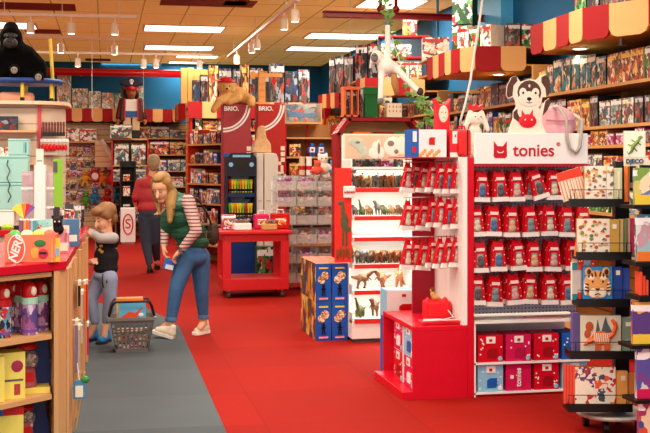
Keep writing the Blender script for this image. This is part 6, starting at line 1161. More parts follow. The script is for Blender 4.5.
for dx_, dy_, m_, lab in ((-.085, .07, mat('ball_green', '#3fae4a', .4, var=.5, nscale=40), 'green'), (-.025, .08, mat('ball_cream', '#f2d9b0', .4, var=.2, nscale=30), 'cream'), (.035, .065, striped('ball_stripes', '#d9d84a', '#8fae3a', 0, 70, .3, .4), 'yellow striped'), (.088, .085, mat('ball_coral', '#e8604a', .4), 'coral')):
    p_ = Vector((nb.x, nb.y, 0))+Matrix.Rotation(-.06, 3, 'Z') @ Vector((dx_, dy_, 0)); tag(MB().ball((0,0,0), .034, 16, 10).obj('toy_ball', m_, loc=(p_.x, p_.y, Z+bh-.012), smooth=True), lab+' ball lying in the orange bin on the counter', 'ball')
# small upright books behind the bin
for i, (px, m_, wn) in enumerate(((21.5, '#7a5a86', 'purple'), (25, '#e0a04a', 'orange'), (28.5, '#d96a6a', 'salmon'), (32, '#8fc0c8', 'pale teal'), (35, '#4aa0a8', 'teal'))):
    p_ = W(px, 240, 5.95-.0*i); o = thing('slim_notebook', '%s slim notebook upright behind the orange ball bin' % wn, 'notebook', (p_.x, p_.y, Z), .12); MB().box(-.008, .008, 0, .14, 0, .2).obj('cover', mat('nb_'+wn.replace(' ', '_'), m_, .5), o, bevel=.002); MB().box(-.0065, .0065, .002, .138, .2, .202).obj('pages', PAPER, o)
p_ = W(44.5, 240, 5.95); o = thing('patterned_notebook', 'ivory notebook with coloured dots leaning behind the orange ball bin', 'notebook', (p_.x, p_.y, Z), -.25); o.rotation_euler = (-.12, -.1, -.3); MB().box(-.045, .05, 0, .02, 0, .205).obj('cover', PAPER, o); cover('', None, MOT, 26, 9, .085, .2, 0).obj('dot_print', [MAG, TEAL, MOT[0], MOT[2], BLUE], o, loc=(.002, -.002, 0)); MB().box(-.045, .05, -.003, -.001, .165, .205).obj('teal_band', TEAL, o)
# pink acrylic tray, dark figure, blue box
p_ = W(60.5, 247, 6.25); o = thing('pink_tray', 'pink translucent display tray on the counter edge', 'display tray', (p_.x, p_.y, Z), .15); PKT = mat('tray_pink', '#e39aa8', .3)
MB().box(-.045, .045, 0, .005, 0, .06).box(-.045, .045, .1, .105, 0, .13).box(-.045, -.04, .005, .1, 0, .11).box(.04, .045, .005, .1, 0, .11).obj('tray', PKT, o); MB().box(-.04, .04, -.004, -.001, .01, .055).obj('price_card', CREAM, o)
p_ = W(57, 222, 6.3); o = thing('plush_toy', 'small black plush in the pink tray on the counter', 'plush toy', (p_.x, p_.y+.04, Z+.11)); blob('plush_body', [((0,0,.02), (.04,.03,.035)), ((0,-.01,.06), (.03,.03,.028)), ((-.025,0,.09), (.012,.008,.014)), ((.025,0,.09), (.012,.008,.014))], mat('plush_black', '#1c1a1e', .95), o, .008, 2)
for s in (-1, 1): MB().ball((s*.012, -.04, .065), .005, 6, 4).obj('eye', CREAM, o)
p_ = W(72, 240, 6.75); o = thing('blue_book_box', 'blue box standing on the counter edge beside the pink tray', 'box', (p_.x, p_.y, Z), .2); MB().box(-.045, .045, 0, .09, 0, .165).obj('carton', mat('box_steel_blue', '#4a78a0', .5), o); MB().box(-.035, .03, -.002, -.001, .03, .07).obj('label_print', PAPER, o)
p_ = W(65, 238, 6.6); o = thing('bookend_box', 'patterned white and purple box left of the blue box', 'box', (p_.x, p_.y, Z), .2); MB().box(-.025, .025, 0, .06, 0, .135).obj('carton', STY['pink'][1], o); MB().box(-.025, .025, -.002, -.001, .09, .135).obj('label_print', CREAM, o)
p_ = W(56, 257, 5.66); o = thing('toy_packet', 'yellow and white packet leaning at the right end of the orange bin', 'packet', (p_.x, p_.y, Z), .9); MB().box(-.03, .03, 0, .012, 0, .12).obj('packet', YEL, o); MB().box(-.022, .022, -.002, -.001, .03, .07).obj('label_print', LBLUE, o)
for i in range(7):
    px = 62+i*3.4; Yc = 7.0+i*.28; p_ = W(px, 215, Yc); st = R.choice(['scene', 'blue', 'white', 'warm', 'pink', 'dark']); me, _, _ = boxmesh('picture_book', .03, .14, R.uniform(.17, .23), st)
    tag(put('picture_book', me, None, (p_.x-.0, p_.y, Z), .5), '%s picture book in the row along the counter, %s' % (STY[st][0], nth(i)), 'book', 'books in a row along the counter')
o = thing('book_stack', 'ivory wooden trough holding the row of books on the counter', 'trough', (*W(62, 222, 7.2).xy, Z)) if False else None
# white pocket spinner on the counter
p_ = W(45, 232, 6.9); o = thing('pocket_spinner', 'white counter spinner with clear pockets around a white post', 'spinner', (p_.x-.03, p_.y, Z)); hS = zy(165, 45, p_.y)-Z
MB().lathe([(.01, 0), (.08, 0), (.08, .012), (.01, .014)], n=20).obj('base', WHITE, o); MB().box(-.035, .035, -.02, .05, .014, hS).obj('post', WHITE, o, bevel=.004); PKC = mat('pocket_clear', '#c9c2c4', .2, alpha=.55)
for j in range(3):
    z = .12+.12*j
    for s in (-1, 1):
        q_ = MB().box(s*.04 if s > 0 else -.11, .08 if s > 0 else -.04, -.02, .03, z, z+.1).obj('pocket', PKC, o); MB().box((s*.045 if s > 0 else -.105), .075 if s > 0 else -.045, -.0, .006, z+.005, z+.094).obj('card_insert', STY[('dark', 'scene', 'pink')[j]][1], q_); MB().box(s*.04 if s > 0 else -.115, .085 if s > 0 else -.04, -.025, .03, z-.012, z-.001).obj('pocket_ledge', WHITE, q_)
# ================================================================ LEFT FIXTURE behind the counter
FZ = 2.06; LY = 10.0
t = thing('slatwall_fixture', 'rounded beige slatwall fixture with a pale top board under the gorilla', 'display fixture', (-.37, LY, 0)); SL = striped('slat_beige', '#cdb9a4', '#9c8874', 2, 7, .08, .5)
# plan: flat front then quarter round on the right
arc = [(-.05+.24*sin(a)-.0, .24-.24*cos(a)) for a in [i*pi/16 for i in range(9)]]
plan = [(-1.6, 0)]+[(x_-.19, y_) for x_, y_ in arc]+[(.0, .6), (-1.6, .6)]
MB().slab(plan, 0, FZ-.03).obj('slat_body', SL, t)
arc2 = [(-.02+.3*sin(a), .2-.3*cos(a)) for a in [i*pi/16 for i in range(9)]]
MB().slab([(-1.65, -.1)]+[(x_-.23, y_) for x_, y_ in arc2]+[(.05, .65), (-1.65, .65)], FZ-.03, FZ).obj('top_board', mat('top_pale', '#e2c9a8', .4), t)
px_ = rx(39.5, LY-.02)+.37; MB().box(px_-.015, px_+.015, -.02, -.0, 0, FZ-.03).obj('red_upright', mat('upright_rose', '#c8444c', .4), t)
for z in (1.8, 1.52): MB().box(-1.55, px_-.02, -.2, -.001, z-.018, z).obj('shelf', BIRCH, t)
row('on the upper fixture shelf', 'boxes on the rounded fixture upper shelf', (rx(-6, LY-.2), LY-.17), (px_-.39, LY-.17), 1.8, .12, (.1, .17), (.12, .16), ['blue', 'robot', 'dark', 'blue'], 'small toy box', 'toy_box')
row('on the lower fixture shelf', 'boxes on the rounded fixture lower shelf', (rx(-6, LY-.2), LY-.17), (px_-.39, LY-.17), 1.52, .12, (.07, .12), (.08, .16), ['red', 'pale', 'white', 'dark'], 'small toy box', 'toy_box')
BRC = mat('bracelet_brown', '#6a2a26', .5, var=.4, nscale=40)
for i in range(8):
    px = 43.5+i*2.9; Y = LY-.04+max(0, i-3)*.012; p = WY(px, 122, Y); o = thing('hanging_strap', 'dark maroon strap hanging on the rounded fixture, '+nth(i), 'strap', p, 0, 'maroon straps on the rounded fixture')
    MB().box(-.009, .009, -.012, 0, -.09, 0).obj('strap', BRC, o); MB().box(-.012, .012, -.016, .002, -.125, -.09).obj('black_end', BLACK, o)
for i in range(7):
    px = 44+i*3.6; Y = LY-.06+max(0, i-3)*.015; p = WY(px, 139, Y); o = thing('hanging_packet', 'clear and red packet hanging on the rounded fixture, '+nth(i), 'toy packet', p, -.3, 'clear red packets on the rounded fixture')
    MB().prism([(-.03, -.14), (.03, -.14), (.03, 0), (-.03, 0)], -.004, 0).obj('packet', mat('packet_clear', '#d8cfc4'), o); MB().ball((0, -.018, -.075), (.02, .014, .034), 8, 6).obj('red_toy', RED, o); MB().box(-.03, .03, -.007, -.004, -.025, 0).obj('header_card', WHITE, o)
    MB().tube([(0, .04, -.01), (0, -.03, -.01)], .003, 5).obj('hook', STEEL, o)
# more hanging cards right of the fixture column (spinning card rack)
for i, (px, py, st, lab) in enumerate(((46, 160, 'red', 'tall clear-red packet hanging at the left below the maroon straps'),)):
    pass
# trampoline with gorilla
gx, gy = rx(24, LY+.2), LY+.22; t = thing('mini_trampoline', 'small blue-rimmed trampoline with yellow legs on the rounded fixture', 'trampoline', (gx, gy, FZ)); BL2 = mat('trampoline_blue', '#17407f', .5); YP = mat('pole_yellow', '#e0c04a', .4); RT = .33; zt2 = .185
MB().lathe([(RT-.07, zt2-.02), (RT, zt2-.025), (RT+.02, zt2), (RT, zt2+.022), (RT-.07, zt2+.02)], n=28, sy=.8).obj('rim_pad', BL2, t, smooth=True); MB().lathe([(.005, zt2-.004), (RT-.06, zt2-.004), (RT-.06, zt2+.004), (.005, zt2+.004)], n=28, sy=.8).obj('mat', BLACK, t)
for k in range(6):
    a = pi/6+k*pi/3; x_, y_ = (RT-.05)*cos(a), (RT-.05)*sin(a)*.8; l_ = MB().tube([(x_, y_, .0), (x_, y_, zt2-.02)], .016, 8).obj('leg', YP, t); MB().tube([(x_, y_, 0.0), (x_, y_, .035)], .02, 8).obj('rubber_foot', BLACK, l_)
hp_ = WY(53, 83, gy+.05); MB().tube([(hp_.x-gx, .05, zt2-.03), (hp_.x-gx-.025, .05, zt2+.4)], .015, 8).obj('handle_pole', YP, t)
tag(MB().slab([(-.13, -.1), (.15, -.1), (.17, 0), (.15, .1), (-.13, .1)], 0, .09).obj('pink_cushion', mat('cushion_salmon', '#efa58a', .8), loc=(gx-.08, gy, FZ+.001), bevel=.03), 'salmon pink cushion under the small trampoline', 'cushion')
GF = mat('gorilla_fur', '#060606', .95, var=.6, nscale=60, bump=.8, spec=.1); GS = mat('gorilla_face', '#2a2827', .7)
def gp(px, py, dy=0): p = WY(px, py, gy+dy); return Vector((p.x-gx, p.y-gy, p.z-FZ-zt2-.005))
t = thing('gorilla_plush', 'big black gorilla plush sitting on the small blue trampoline', 'plush toy', (gx, gy, FZ+zt2+.005))
blob('gorilla_body', [(gp(16,70), (.2,.15,.17)), (gp(14,55,-.02), (.15,.13,.14)), (gp(11,38,-.06), (.105,.1,.115)), (gp(11,28,-.02), (.07,.075,.06)), (gp(10,45,-.15), (.062,.045,.045)), (gp(26,54), .085, gp(40,66,-.1), .065), (gp(40,66,-.1), .065, gp(43,80,-.14), .045), (gp(0,56), .085, gp(-7,68,-.1), .065), (gp(-7,68,-.1), .065, gp(-4,79,-.15), .055), (gp(24,74,-.05), .09, gp(33,80,-.16), .045), (gp(6,74,-.05), .09, gp(0,79,-.16), .05)], GF, t, .018, 4); seat(t.children[0])
fz_ = MB().ball(gp(10.5,43,-.17), (.062,.04,.05), 12, 8).ball(gp(10.5,36,-.14), (.06,.03,.03), 12, 8).obj('face', GS, t, smooth=True)
for s in (-1, 1): q = gp(10.5+s*3, 36.5, -.172); MB().ball(q, .011, 8, 5).obj('eye', BLACK, fz_, smooth=True); MB().ball(gp(10.5+s*1.6, 41.5, -.21), .008, 6, 4).obj('nostril', BLACK, fz_)
MB().tube([gp(7, 46, -.2), gp(10.5, 47, -.215), gp(14, 46, -.2)], .004, 5).obj('mouth', BLACK, fz_)
for (px, py, lab) in ((14.5, 70, 'small black baby gorilla plush with a grey face on the big gorilla belly'), (38.5, 77, 'small black monkey plush with a pale face by the gorilla arm')):
    o = thing('baby_gorilla_plush', lab, 'plush toy', (gx, gy, FZ+zt2+.005)); c_ = gp(px, py, -.24)
    blob('plush_body', [(c_, (.05,.045,.05)), (c_+Vector((0, .02, -.06)) if py < 75 else c_+Vector((0, .03, .0)), (.05,.04,.045))], GF, o, .01, 2); seat(o.children[0]); f2 = MB().ball(c_+Vector((0, -.038, -.005)), (.03,.016,.032), 10, 6).obj('face', mat('plush_greyface', '#8a8078', .8), o, smooth=True)
    for s in (-1, 1): MB().ball(c_+Vector((s*.012, -.055, .004)), .006, 6, 4).obj('eye', BLACK, f2)
# back counter with teal boxes
t = thing('back_counter', 'second red-topped counter behind the sales counter', 'counter', (-.6, 8.75, 0)); MB().box(-2.2, .0, 0, .7, CT-.045, CT).obj('counter_top', CR, t, bevel=.004); MB().box(-2.2, -.03, .03, .68, 0, CT-.046).obj('counter_body', mat('counter_beige', '#cdb79c', .5), t)
TL = mat('teal_carton', '#9fd3cb', .5, var=.04); zy_ = 8.95
tb = [(-12, 14, 1.001, 1.15, WHITE, 'white lidded container under the teal boxes', 'storage_box'), (-12, 27.5, 1.152, 1.36, TL, 'large pale teal carton lowest of the teal stack', 'teal_carton'), (-12, 28, 1.363, 1.575, TL, 'large pale teal carton in the middle of the teal stack', 'teal_carton'), (8, 28.5, 1.578, 1.705, TL, 'small pale teal carton on top of the teal stack', 'teal_carton')]
for p0_, p1_, z0, z1, m_, lab, nm in tb:
    x0, x1 = rx(p0_, zy_), rx(p1_, zy_); o = thing(nm, lab, 'box', ((x0+x1)/2, zy_, z0)); MB().box(-(x1-x0)/2, (x1-x0)/2, 0, .24, 0, z1-z0).obj('carton', m_, o, bevel=.004); MB().box(-(x1-x0)/2-.001, (x1-x0)/2+.001, -.002, .0, (z1-z0)*.9, (z1-z0)*.93).obj('lid_line', mat('teal_darker', '#5fa8a4'), o)  # a darker teal line drawn across each carton just below its top
    if p0_ > 0:
        for k, ch in enumerate('ZOO'): pass
        MB().box((x1-x0)*.34, (x1-x0)*.4, -.003, -.001, .02, .1).box((x1-x0)*.27, (x1-x0)*.29, -.003, -.001, .02, .1).obj('side_print', mat('teal_print_dark', '#2f8a92'), o)
pts = [WY(a, b, zy_-.012) for a, b in ((8, 160), (7, 165), (10, 171), (7, 178), (10, 185), (8, 191), (11, 196), (8, 202))]
tag(MB().tube([p-pts[-1] for p in pts], .004, 6).obj('zigzag_cord', BLACK, loc=pts[-1]), 'thin black zigzag cord hanging down the teal cartons', 'cord')
o = thing('green_toy', 'small green and black toy on the back counter by the white container', 'toy', (rx(8, 8.85), 8.82, CT+.001)); MB().lathe([(.01, 0), (.05, 0), (.055, .02), (.03, .04)], n=12).obj('body', mat('toy_lime', '#9ab83a', .4), o); MB().box(-.1, -.04, -.02, .02, 0, .025).box(.04, .12, -.02, .02, 0, .03).obj('side_parts', BLACK, o)
# green panel & pinwheel
o = thing('green_board', 'lime green board with a dark square standing behind the white pocket spinner', 'display board', (rx(58, 8.6), 8.6, CT+.001)); q = zy(159, 58, 8.6)-CT; MB().box(-.035, .035, 0, .02, 0, q).obj('board', mat('board_lime', '#86c43c', .5), o); MB().box(-.035, -.005, -.004, -.001, q-.1, q-.02).obj('dark_square', DGREY, o)
o = thing('white_card_box', 'tall ivory card box standing on the white pocket spinner', 'box', (p_.x-.03, p_.y+.0, CT+.001+hS+.001)); MB().box(-.025, .02, 0, .03, 0, .1).obj('carton', PAPER, o); MB().box(-.018, .012, -.002, -.001, .02, .03).obj('text_print', GREY, o)
q = W(24, 205, 6.05); o = thing('paper_pinwheel', 'yellow, red and purple folded paper fan above the slim notebooks', 'paper fan', (q.x, q.y, 1.205)); 
for k, (m_, a) in enumerate(((YEL, -.7), (YEL, -.35), (ORANGE, -.05), (RED, .3), (PURP, .62))): MB().prism([(0, 0), (sin(a-.16)*.085, cos(a-.16)*.085), (sin(a+.16)*.085, cos(a+.16)*.085)], -.002+.001*k, .0005+.001*k).obj('paper_blade', m_, o)
# ================================================================ PIRATE STATUE
pb = rx(131.5, 22.3); PZ0 = zy(138.5, 130, 22.2)+.004; s_ = (zy(79, 131, 22.3)-PZ0)/1.21
t = thing('pirate_statue', 'large toy pirate statue in a maroon coat and skull hat standing by the back awning', 'statue', (pb, 22.42, PZ0)); SK = mat('statue_skin', '#a8643f', .5); MAR = mat('coat_maroon', '#55201c', .5); NV = mat('hat_navy', '#1b2440', .5)
t.scale = (.86, 1, 1)
def S(*a): return tuple(v*s_ for v in a)
for q in (-1, 1): l_ = MB().box(*S(q*.105-.09, q*.105+.09, -.08, .08, 0, .42)).obj('leg', mat('trousers_cream', '#d9b68c', .6), t, bevel=.02); MB().box(*S(q*.105-.095, q*.105+.095, -.12, .085, 0, .17)).obj('boot', BLACK, l_, bevel=.02)
MB().prism([S(-.2, .42), S(.2, .42), S(.17, .8), S(-.17, .8)], -.1*s_, .1*s_).obj('torso', mat('shirt_white', '#e9e2d6', .6), t, bevel=.03)
MB().box(*S(-.2, .2, -.115, .1, .44, .56)).obj('sash', mat('sash_blue', '#2a5a9a', .6), t, bevel=.01)
for q in (-1, 1):
    MB().prism([S(q*.21-.05, .36), S(q*.21+.06, .36), S(q*.19+.03, .82), S(q*.19-.04, .82)], -.13*s_, .12*s_).obj('coat_front', MAR, t, bevel=.02)
    MB().prism([S(q*.155-.014, .38), S(q*.155+.014, .38), S(q*.145+.012, .82), S(q*.145-.012, .82)], -.14*s_, -.128*s_).obj('coat_trim', RED, t)
    a_ = MB().capsule(S(q*.22, 0, .76), .075*s_, S(q*.3, -.03, .44), .07*s_).obj('arm', MAR, t, smooth=True); MB().ball(S(q*.305, -.04, .36), .05*s_).tube([S(q*.34, -.06, .36), S(q*.33, -.1, .3), S(q*.29, -.1, .29)], .02*s_, 6).obj('hand', SK, a_, smooth=True)
MB().prism([S(-.19, .3), S(.19, .3), S(.19, .7), S(-.19, .7)], .1*s_, .15*s_).obj('coat_back', MAR, t)
MB().ball(S(0, 0, .94), S(.13, .12, .13), 14, 9).obj('head', SK, t, smooth=True)
hr = MB()
for q in (-1, 1): hr.ball(S(q*.12, .02, .92), S(.06, .09, .14))
hr.ball(S(0, .06, .96), S(.14, .1, .16)).obj('hair', BLACK, t, smooth=True)
for q in (-1, 1): MB().ball(S(q*.045, -.115, .96), .014*s_, 6, 4).obj('eye', BLACK, t)
MB().tube([S(-.04, -.12, .89), S(0, -.127, .88), S(.04, -.12, .89)], .008*s_, 5).obj('mouth', mat('mouth_dark', '#4a2018'), t)
MB().lathe([(.142*s_, .98*s_), (.152*s_, 1.0*s_), (.15*s_, 1.06*s_)], n=16).obj('bandana', RED, t)
MB().prism([S(-.26, 1.1), S(-.12, 1.06), S(0, 1.05), S(.12, 1.06), S(.26, 1.1), S(.28, 1.14), S(.15, 1.21), S(.05, 1.25), S(-.05, 1.25), S(-.15, 1.21), S(-.28, 1.14)], -.15*s_, .12*s_).obj('tricorn_hat', NV, t, bevel=.02)
e = MB().ball(S(0, -.16, 1.165), S(.05, .012, .042), 10, 6).box(*S(-.028, .028, -.17, -.155, 1.1, 1.13)).obj('skull_emblem', WHITE, t)
for q in (-1, 1): MB().ball(S(q*.018, -.173, 1.165), S(.012, .006, .012), 6, 4).obj('eye_socket', BLACK, e)
MB().tube([S(-.15, .12, .78), S(-.24, .1, 1.05)], .05*s_, 6).obj('parrot_bag', mat('bag_khaki', '#6f6a4a', .7), t)
tag(put('puzzle_box', boxmesh('puzzle_box', .42, .12, .27, 'scene')[0], None, (rx(121, 22.1), 22.12, PZ0)), 'landscape-picture puzzle box at the feet of the pirate statue', 'box')
row('in front of the back awning', 'boxes left of the pirate statue', (rx(68, 22.0), 22.15), (rx(110, 22.0), 22.15), 1.985, .15, (.2, .36), (.2, .3), ['white', 'scene', 'warm', 'red'], 'toy box', 'toy_box') if False else None
# ================================================================ HANGING WHITE MONKEY AND IVY
MZ = 9.95
def mp_(px, py, d=0): return W(px, py, MZ+d)
mo = mp_(386, 64); MF = mat('monkey_fur', '#ece7de', .95, var=.1, nscale=60, bump=.6); MGR = mat('monkey_grey', '#6f6f6c', .8)
t = thing('monkey_plush', 'long-limbed white monkey plush hanging by one arm below the ceiling', 'plush toy', mo)
def m_(px, py, d=0): return mp_(px, py, d)-mo
blob('monkey_body', [(m_(386,66), (.085,.08,.075)), (m_(393,68,.02), (.06,.06,.06)), (m_(377,57,-.03), (.06,.06,.062)), (m_(388,60), .03, m_(387.5,24), .024), (m_(382,68,-.02), .034, m_(381,86,-.03), .028), (m_(381,86,-.03), .028, m_(380.5,99,-.03), .026), (m_(396,68), .034, m_(407,80,-.03), .03), (m_(407,80,-.03), .03, m_(417,90,-.04), .028), (m_(373,55), .022, m_(370,68), .012)], MF, t, .012, 3)
MB().ball(m_(374.5, 57.5, -.08), (.034, .03, .042), 12, 7).obj('face', MGR, t, smooth=True); MB().ball(m_(380.5, 101, -.03), (.03, .04, .034), 10, 6).obj('foot', MGR, t, smooth=True); MB().ball(m_(420, 91.5, -.04), (.034, .035, .036), 10, 6).obj('hand', mat('monkey_dark', '#3c3a3a', .8), t, smooth=True)
MB().tube([m_(394, 74), m_(395, 84), m_(397, 95)], [.03, .036, .02], 8).obj('brown_limb', mat('monkey_brown', '#a9784a', .9, var=.3, nscale=50), t, smooth=True); MB().ball(m_(387.5, 23), (.03, .03, .03)).obj('gripping_hand', MGR, t, smooth=True)
for s in (-1, 1): MB().ball(m_(374+s*1.3, 55.5, -.108), .007, 6, 4).obj('eye', BLACK, t)
top_ = mp_(385, -40); vp = [Vector((mp_(386, -30).x, mp_(386, -30).y, CH-.002)), mp_(386, 0), mp_(387.5, 14), mp_(388, 20), mp_(391, 30), mp_(397, 48), mp_(403, 66), mp_(410, 84), mp_(421, 96), mp_(432, 106), mp_(440, 118), mp_(437, 126)]; vp = [v+Vector((.02, .12, 0)) for v in vp]
t = thing('ivy_garland', 'artificial green ivy garland trailing from the ceiling past the white monkey', 'garland', vp[-1]); o0 = vp[-1]
MB().tube([p-o0 for p in vp], .006, 6).obj('vine_stem', mat('vine_white', '#d6dccb', .6), t); lf = MB()
def leaf(c, s, a, b):
    M = Matrix.Rotation(a, 3, 'Z') @ Matrix.Rotation(b, 3, 'X'); vs = [(0, 0, 0), (-.6, 0, .3), (-1, .1, .75), (-.4, 0, .85), (0, -.08, 1.5), (.4, 0, .85), (1, .1, .75), (.6, 0, .3)]
    lf.add([M @ (Vector(v)*s)+c for v in vs], [(0, 1, 2, 3), (0, 3, 4, 5), (0, 5, 6, 7)])
for i in range(len(vp)-1):
    L = (vp[i+1]-vp[i]).length; n = int(L/.02)
    if vp[i].z > 3.2: n = n//3
    for k in range(n):
        c = vp[i].lerp(vp[i+1], R.random())-o0+Vector((R.uniform(-.05, .05), R.uniform(-.03, .03), R.uniform(-.05, .04)))*(1.6 if i > 6 else .9); leaf(c, R.uniform(.028, .048), R.uniform(-.9, .9), R.uniform(1.9, 3.6))
for k in range(34): leaf(vp[9]-o0+Vector((R.uniform(-.13, .1), R.uniform(-.05, .05), R.uniform(-.17, .1))), R.uniform(.025, .045), R.uniform(-.9, .9), R.uniform(1.9, 3.6))
for k in range(16): leaf(vp[2]-o0+Vector((R.uniform(-.06, .06), R.uniform(-.04, .04), R.uniform(-.05, .17))), R.uniform(.02, .035), R.uniform(-.9, .9), R.uniform(1.9, 3.6))
lf.obj('ivy_leaves', mat('ivy_green', '#6f9a4c', .5, var=.35, nscale=25), t)['kind'] = 'stuff'
for i, px in enumerate((313.5, 318.5)):
    t = [o for o in C.objects if o.name.startswith('robot_toy') and not o.name.startswith('robot_toy_box')][i]
    t.scale = (.8,)*3; MB().box(-.05, .05, -.03, .03, .07, .17).obj('torso', WHITE, t, bevel=.01); MB().box(-.035, .035, -.03, .03, .172, .235).obj('head', BLUE, t, bevel=.008)
    for s in (-1, 1): MB().box(s*.03-.016, s*.03+.016, -.025, .025, 0, .07).obj('leg', BLUE, t); MB().box(s*.07-.014, s*.07+.014, -.02, .02, .07, .16).obj('arm', BLUE, t)
    MB().box(-.02, .02, -.034, -.03, .1, .14).obj('chest_plate', RED, t)
# ================================================================ PEOPLE
SKIN = mat('skin_fair', '#e3ad8c', .5, var=.06, nscale=30)
def frame(f, up=Vector((0,0,1))):
    f = Vector(f).normalized(); r = f.cross(up).normalized(); u = r.cross(f).normalized(); return f, r, u, Matrix((r, f, u)).transposed()
def head_prims(c, f, s=1.0):
    f, r, u, M = frame(f); c = Vector(c)
    return [(c+u*.025*s-f*.012*s, (.072*s, .09*s, .085*s), M), (c-u*.035*s+f*.012*s, (.06*s, .07*s, .075*s), M), (c-u*.1*s+f*.045*s, (.032*s, .03*s, .024*s), M),
            (c+f*.078*s-u*.005*s, .010*s, c+f*.1*s-u*.04*s, .0135*s), (c+r*.073*s-u*.01*s-f*.005*s, (.012*s, .022*s, .03*s), M), (c-r*.073*s-u*.01*s-f*.005*s, (.012*s, .022*s, .03*s), M)]
def face_parts(t, c, f, s=1.0, closed=False, brow='#7a5a3a'):
    f, r, u, M = frame(f); c = Vector(c); BR = mat('brow_'+brow[1:], brow, .8)
    for q in (-1, 1):
        e = c+f*.07*s+r*q*.031*s+u*.0*s
        if not closed: MB().ball(e, (.015*s, .01*s, .009*s), 10, 6, M).obj('eye', mat('eye_white', '#efe9e4', .3), t, smooth=True); MB().ball(e+f*.008*s-u*.002*s, (.007*s, .005*s, .007*s), 8, 5, M).obj('iris', mat('iris_dark', '#33261d', .3), t, smooth=True)
        else: MB().tube([e+f*.006*s-r*.014*s, e+f*.013*s-u*.005*s, e+f*.006*s+r*.014*s], .0032*s, 6).obj('eyelash', mat('lash_dark', '#4a352a'), t)
        MB().tube([e+u*.022*s-r*.016*s+f*.002*s, e+u*.027*s+f*.008*s, e+u*.022*s+r*.016*s+f*.002*s], .0032*s, 6).obj('eyebrow', BR, t)
    m = c+f*.079*s-u*.07*s; MB().ball(m, (.021*s, .008*s, .0065*s), 10, 6, M).obj('mouth', mat('lip_pink', '#b8625a', .5), t, smooth=True)
def hand_prims(w, d, palm_n, s=1.0, curl=.5, thumb=1):
    """palm and five fingers from wrist w along d; fingers bend towards palm_n"""
    w = Vector(w); d = Vector(d).normalized(); n = Vector(palm_n); n = (n-d*n.dot(d)).normalized(); a = d.cross(n).normalized()*thumb; P = []
    P += [(w, .021*s, w+d*.045*s, .02*s), (w+d*.03*s+a*.018*s, .016*s, w+d*.075*s+a*.026*s, .0135*s), (w+d*.03*s-a*.018*s, .016*s, w+d*.07*s-a*.026*s, .0125*s), (w+d*.04*s, .018*s, w+d*.08*s, .0135*s)]
    for k, L in ((1.5, .066), (.5, .076), (-.5, .07), (-1.5, .055)):
        b = w+d*.08*s+a*.0175*k*s; d1 = (d*cos(curl*.7)+n*sin(curl*.7)); p = b+d1*L*.5*s; d2 = (d*cos(curl*1.9)+n*sin(curl*1.9)); q = p+d2*L*.5*s
        P += [(b, .0088*s, p, .008*s), (p, .008*s, q, .0066*s)]
    b = w+d*.025*s+a*.024*s; p = b+(d*.6+a*.7+n*.3).normalized()*.036*s; q = p+(d*.85+a*.1+n*.5).normalized()*.03*s
    return P+[(b, .011*s, p, .0095*s), (p, .0095*s, q, .0075*s)]
# ---------------------------------------------------------------- woman in the green vest
ZW = 9.6
def w_(px, py, d=0): return W(px, py, ZW+d)
o0 = W(186, 336, 9.6); o0.z = 0
def g(px, py, d=0): return w_(px, py, d)-o0
t = thing('person', 'blonde woman in a green quilted vest and jeans bending over beside a shopping basket', 'person', o0)
hc = g(161, 187.5, -.05); hf = Vector((-.42, -.78, -.46))
LH, RH = g(180, 251, -.2), g(164, 247, -.06)            # wrists
body = head_prims(hc, hf, 1.02)+[(hc+Vector((.02, .03, -.07)), .05, g(177, 203), .055), (g(184, 215), (.13, .11, .13)), (g(190, 240), (.12, .105, .12)),
  (g(188, 202, -.13), .05, g(196, 231, -.2), .04), (g(196, 231, -.2), .04, LH, .024), (g(172, 205, .1), .05, g(166, 228, .03), .038), (g(166, 228, .03), .038, RH, .023),
  (g(188, 256, -.05), .09, g(176.5, 288, -.1), .055), (g(176.5, 288, -.1), .055, g(171, 320, -.1), .035), (g(199, 256, .08), .09, g(201.5, 290, .1), .055), (g(201.5, 290, .1), .055, g(203.5, 319, .16), .035), (g(171, 322, -.1), .035, g(160, 331, -.06), .03), (g(203.5, 322, .16), .035, g(200, 328, .1), .03)]
dl = (g(172, 259, -.17)-LH); dr = (g(164.5, 259, -.1)-RH)
body += hand_prims(LH, dl, (-.2, .3, -.8), .98, .75, -1)+hand_prims(RH, dr, (.7, -.2, -.4), .95, .8, 1)
blob('body', body, SKIN, t, .0062, 2)
face_parts(t, hc, hf, 1.02, True, '#8a6a44')
HB = mat('hair_blonde', '#97723f', .55, var=.35, nscale=35, bump=.5); f, r, u, M = frame(hf)
blob('hair', [(hc+u*.045-f*.035, (.086,.1,.085), M), (hc-f*.06-u*.02, (.08,.07,.1), M), (hc+u*.1-f*.0, (.06,.07,.035), M),
   (hc-r*.066+u*.05-f*.01, .036, hc-r*.09-u*.06-f*.02, .036), (hc-r*.09-u*.06-f*.02, .044, g(171, 206, -.13), .046), (g(171, 206, -.13), .046, g(170, 221, -.17), .024), (hc-f*.05-u*.08, .05, g(172, 208, -.08), .04), (g(172, 208, -.08), .04, g(172, 217, -.1), .02),
   (hc+r*.066+u*.05-f*.02, .03, hc+r*.086-u*.05-f*.02, .028), (hc+r*.086-u*.05-f*.02, .028, hc+r*.075-u*.17-f*.01, .024), (hc+r*.075-u*.17-f*.01, .024, g(160, 214, -.1), .012)], HB, t, .009, 2)
SW = striped('sleeve_stripes', '#cba7a0', '#573842', 2, 33, .34, .8); VG = striped('vest_green', '#1f6048', '#123f2f', 2, 22, .16, .5, bump=.7)
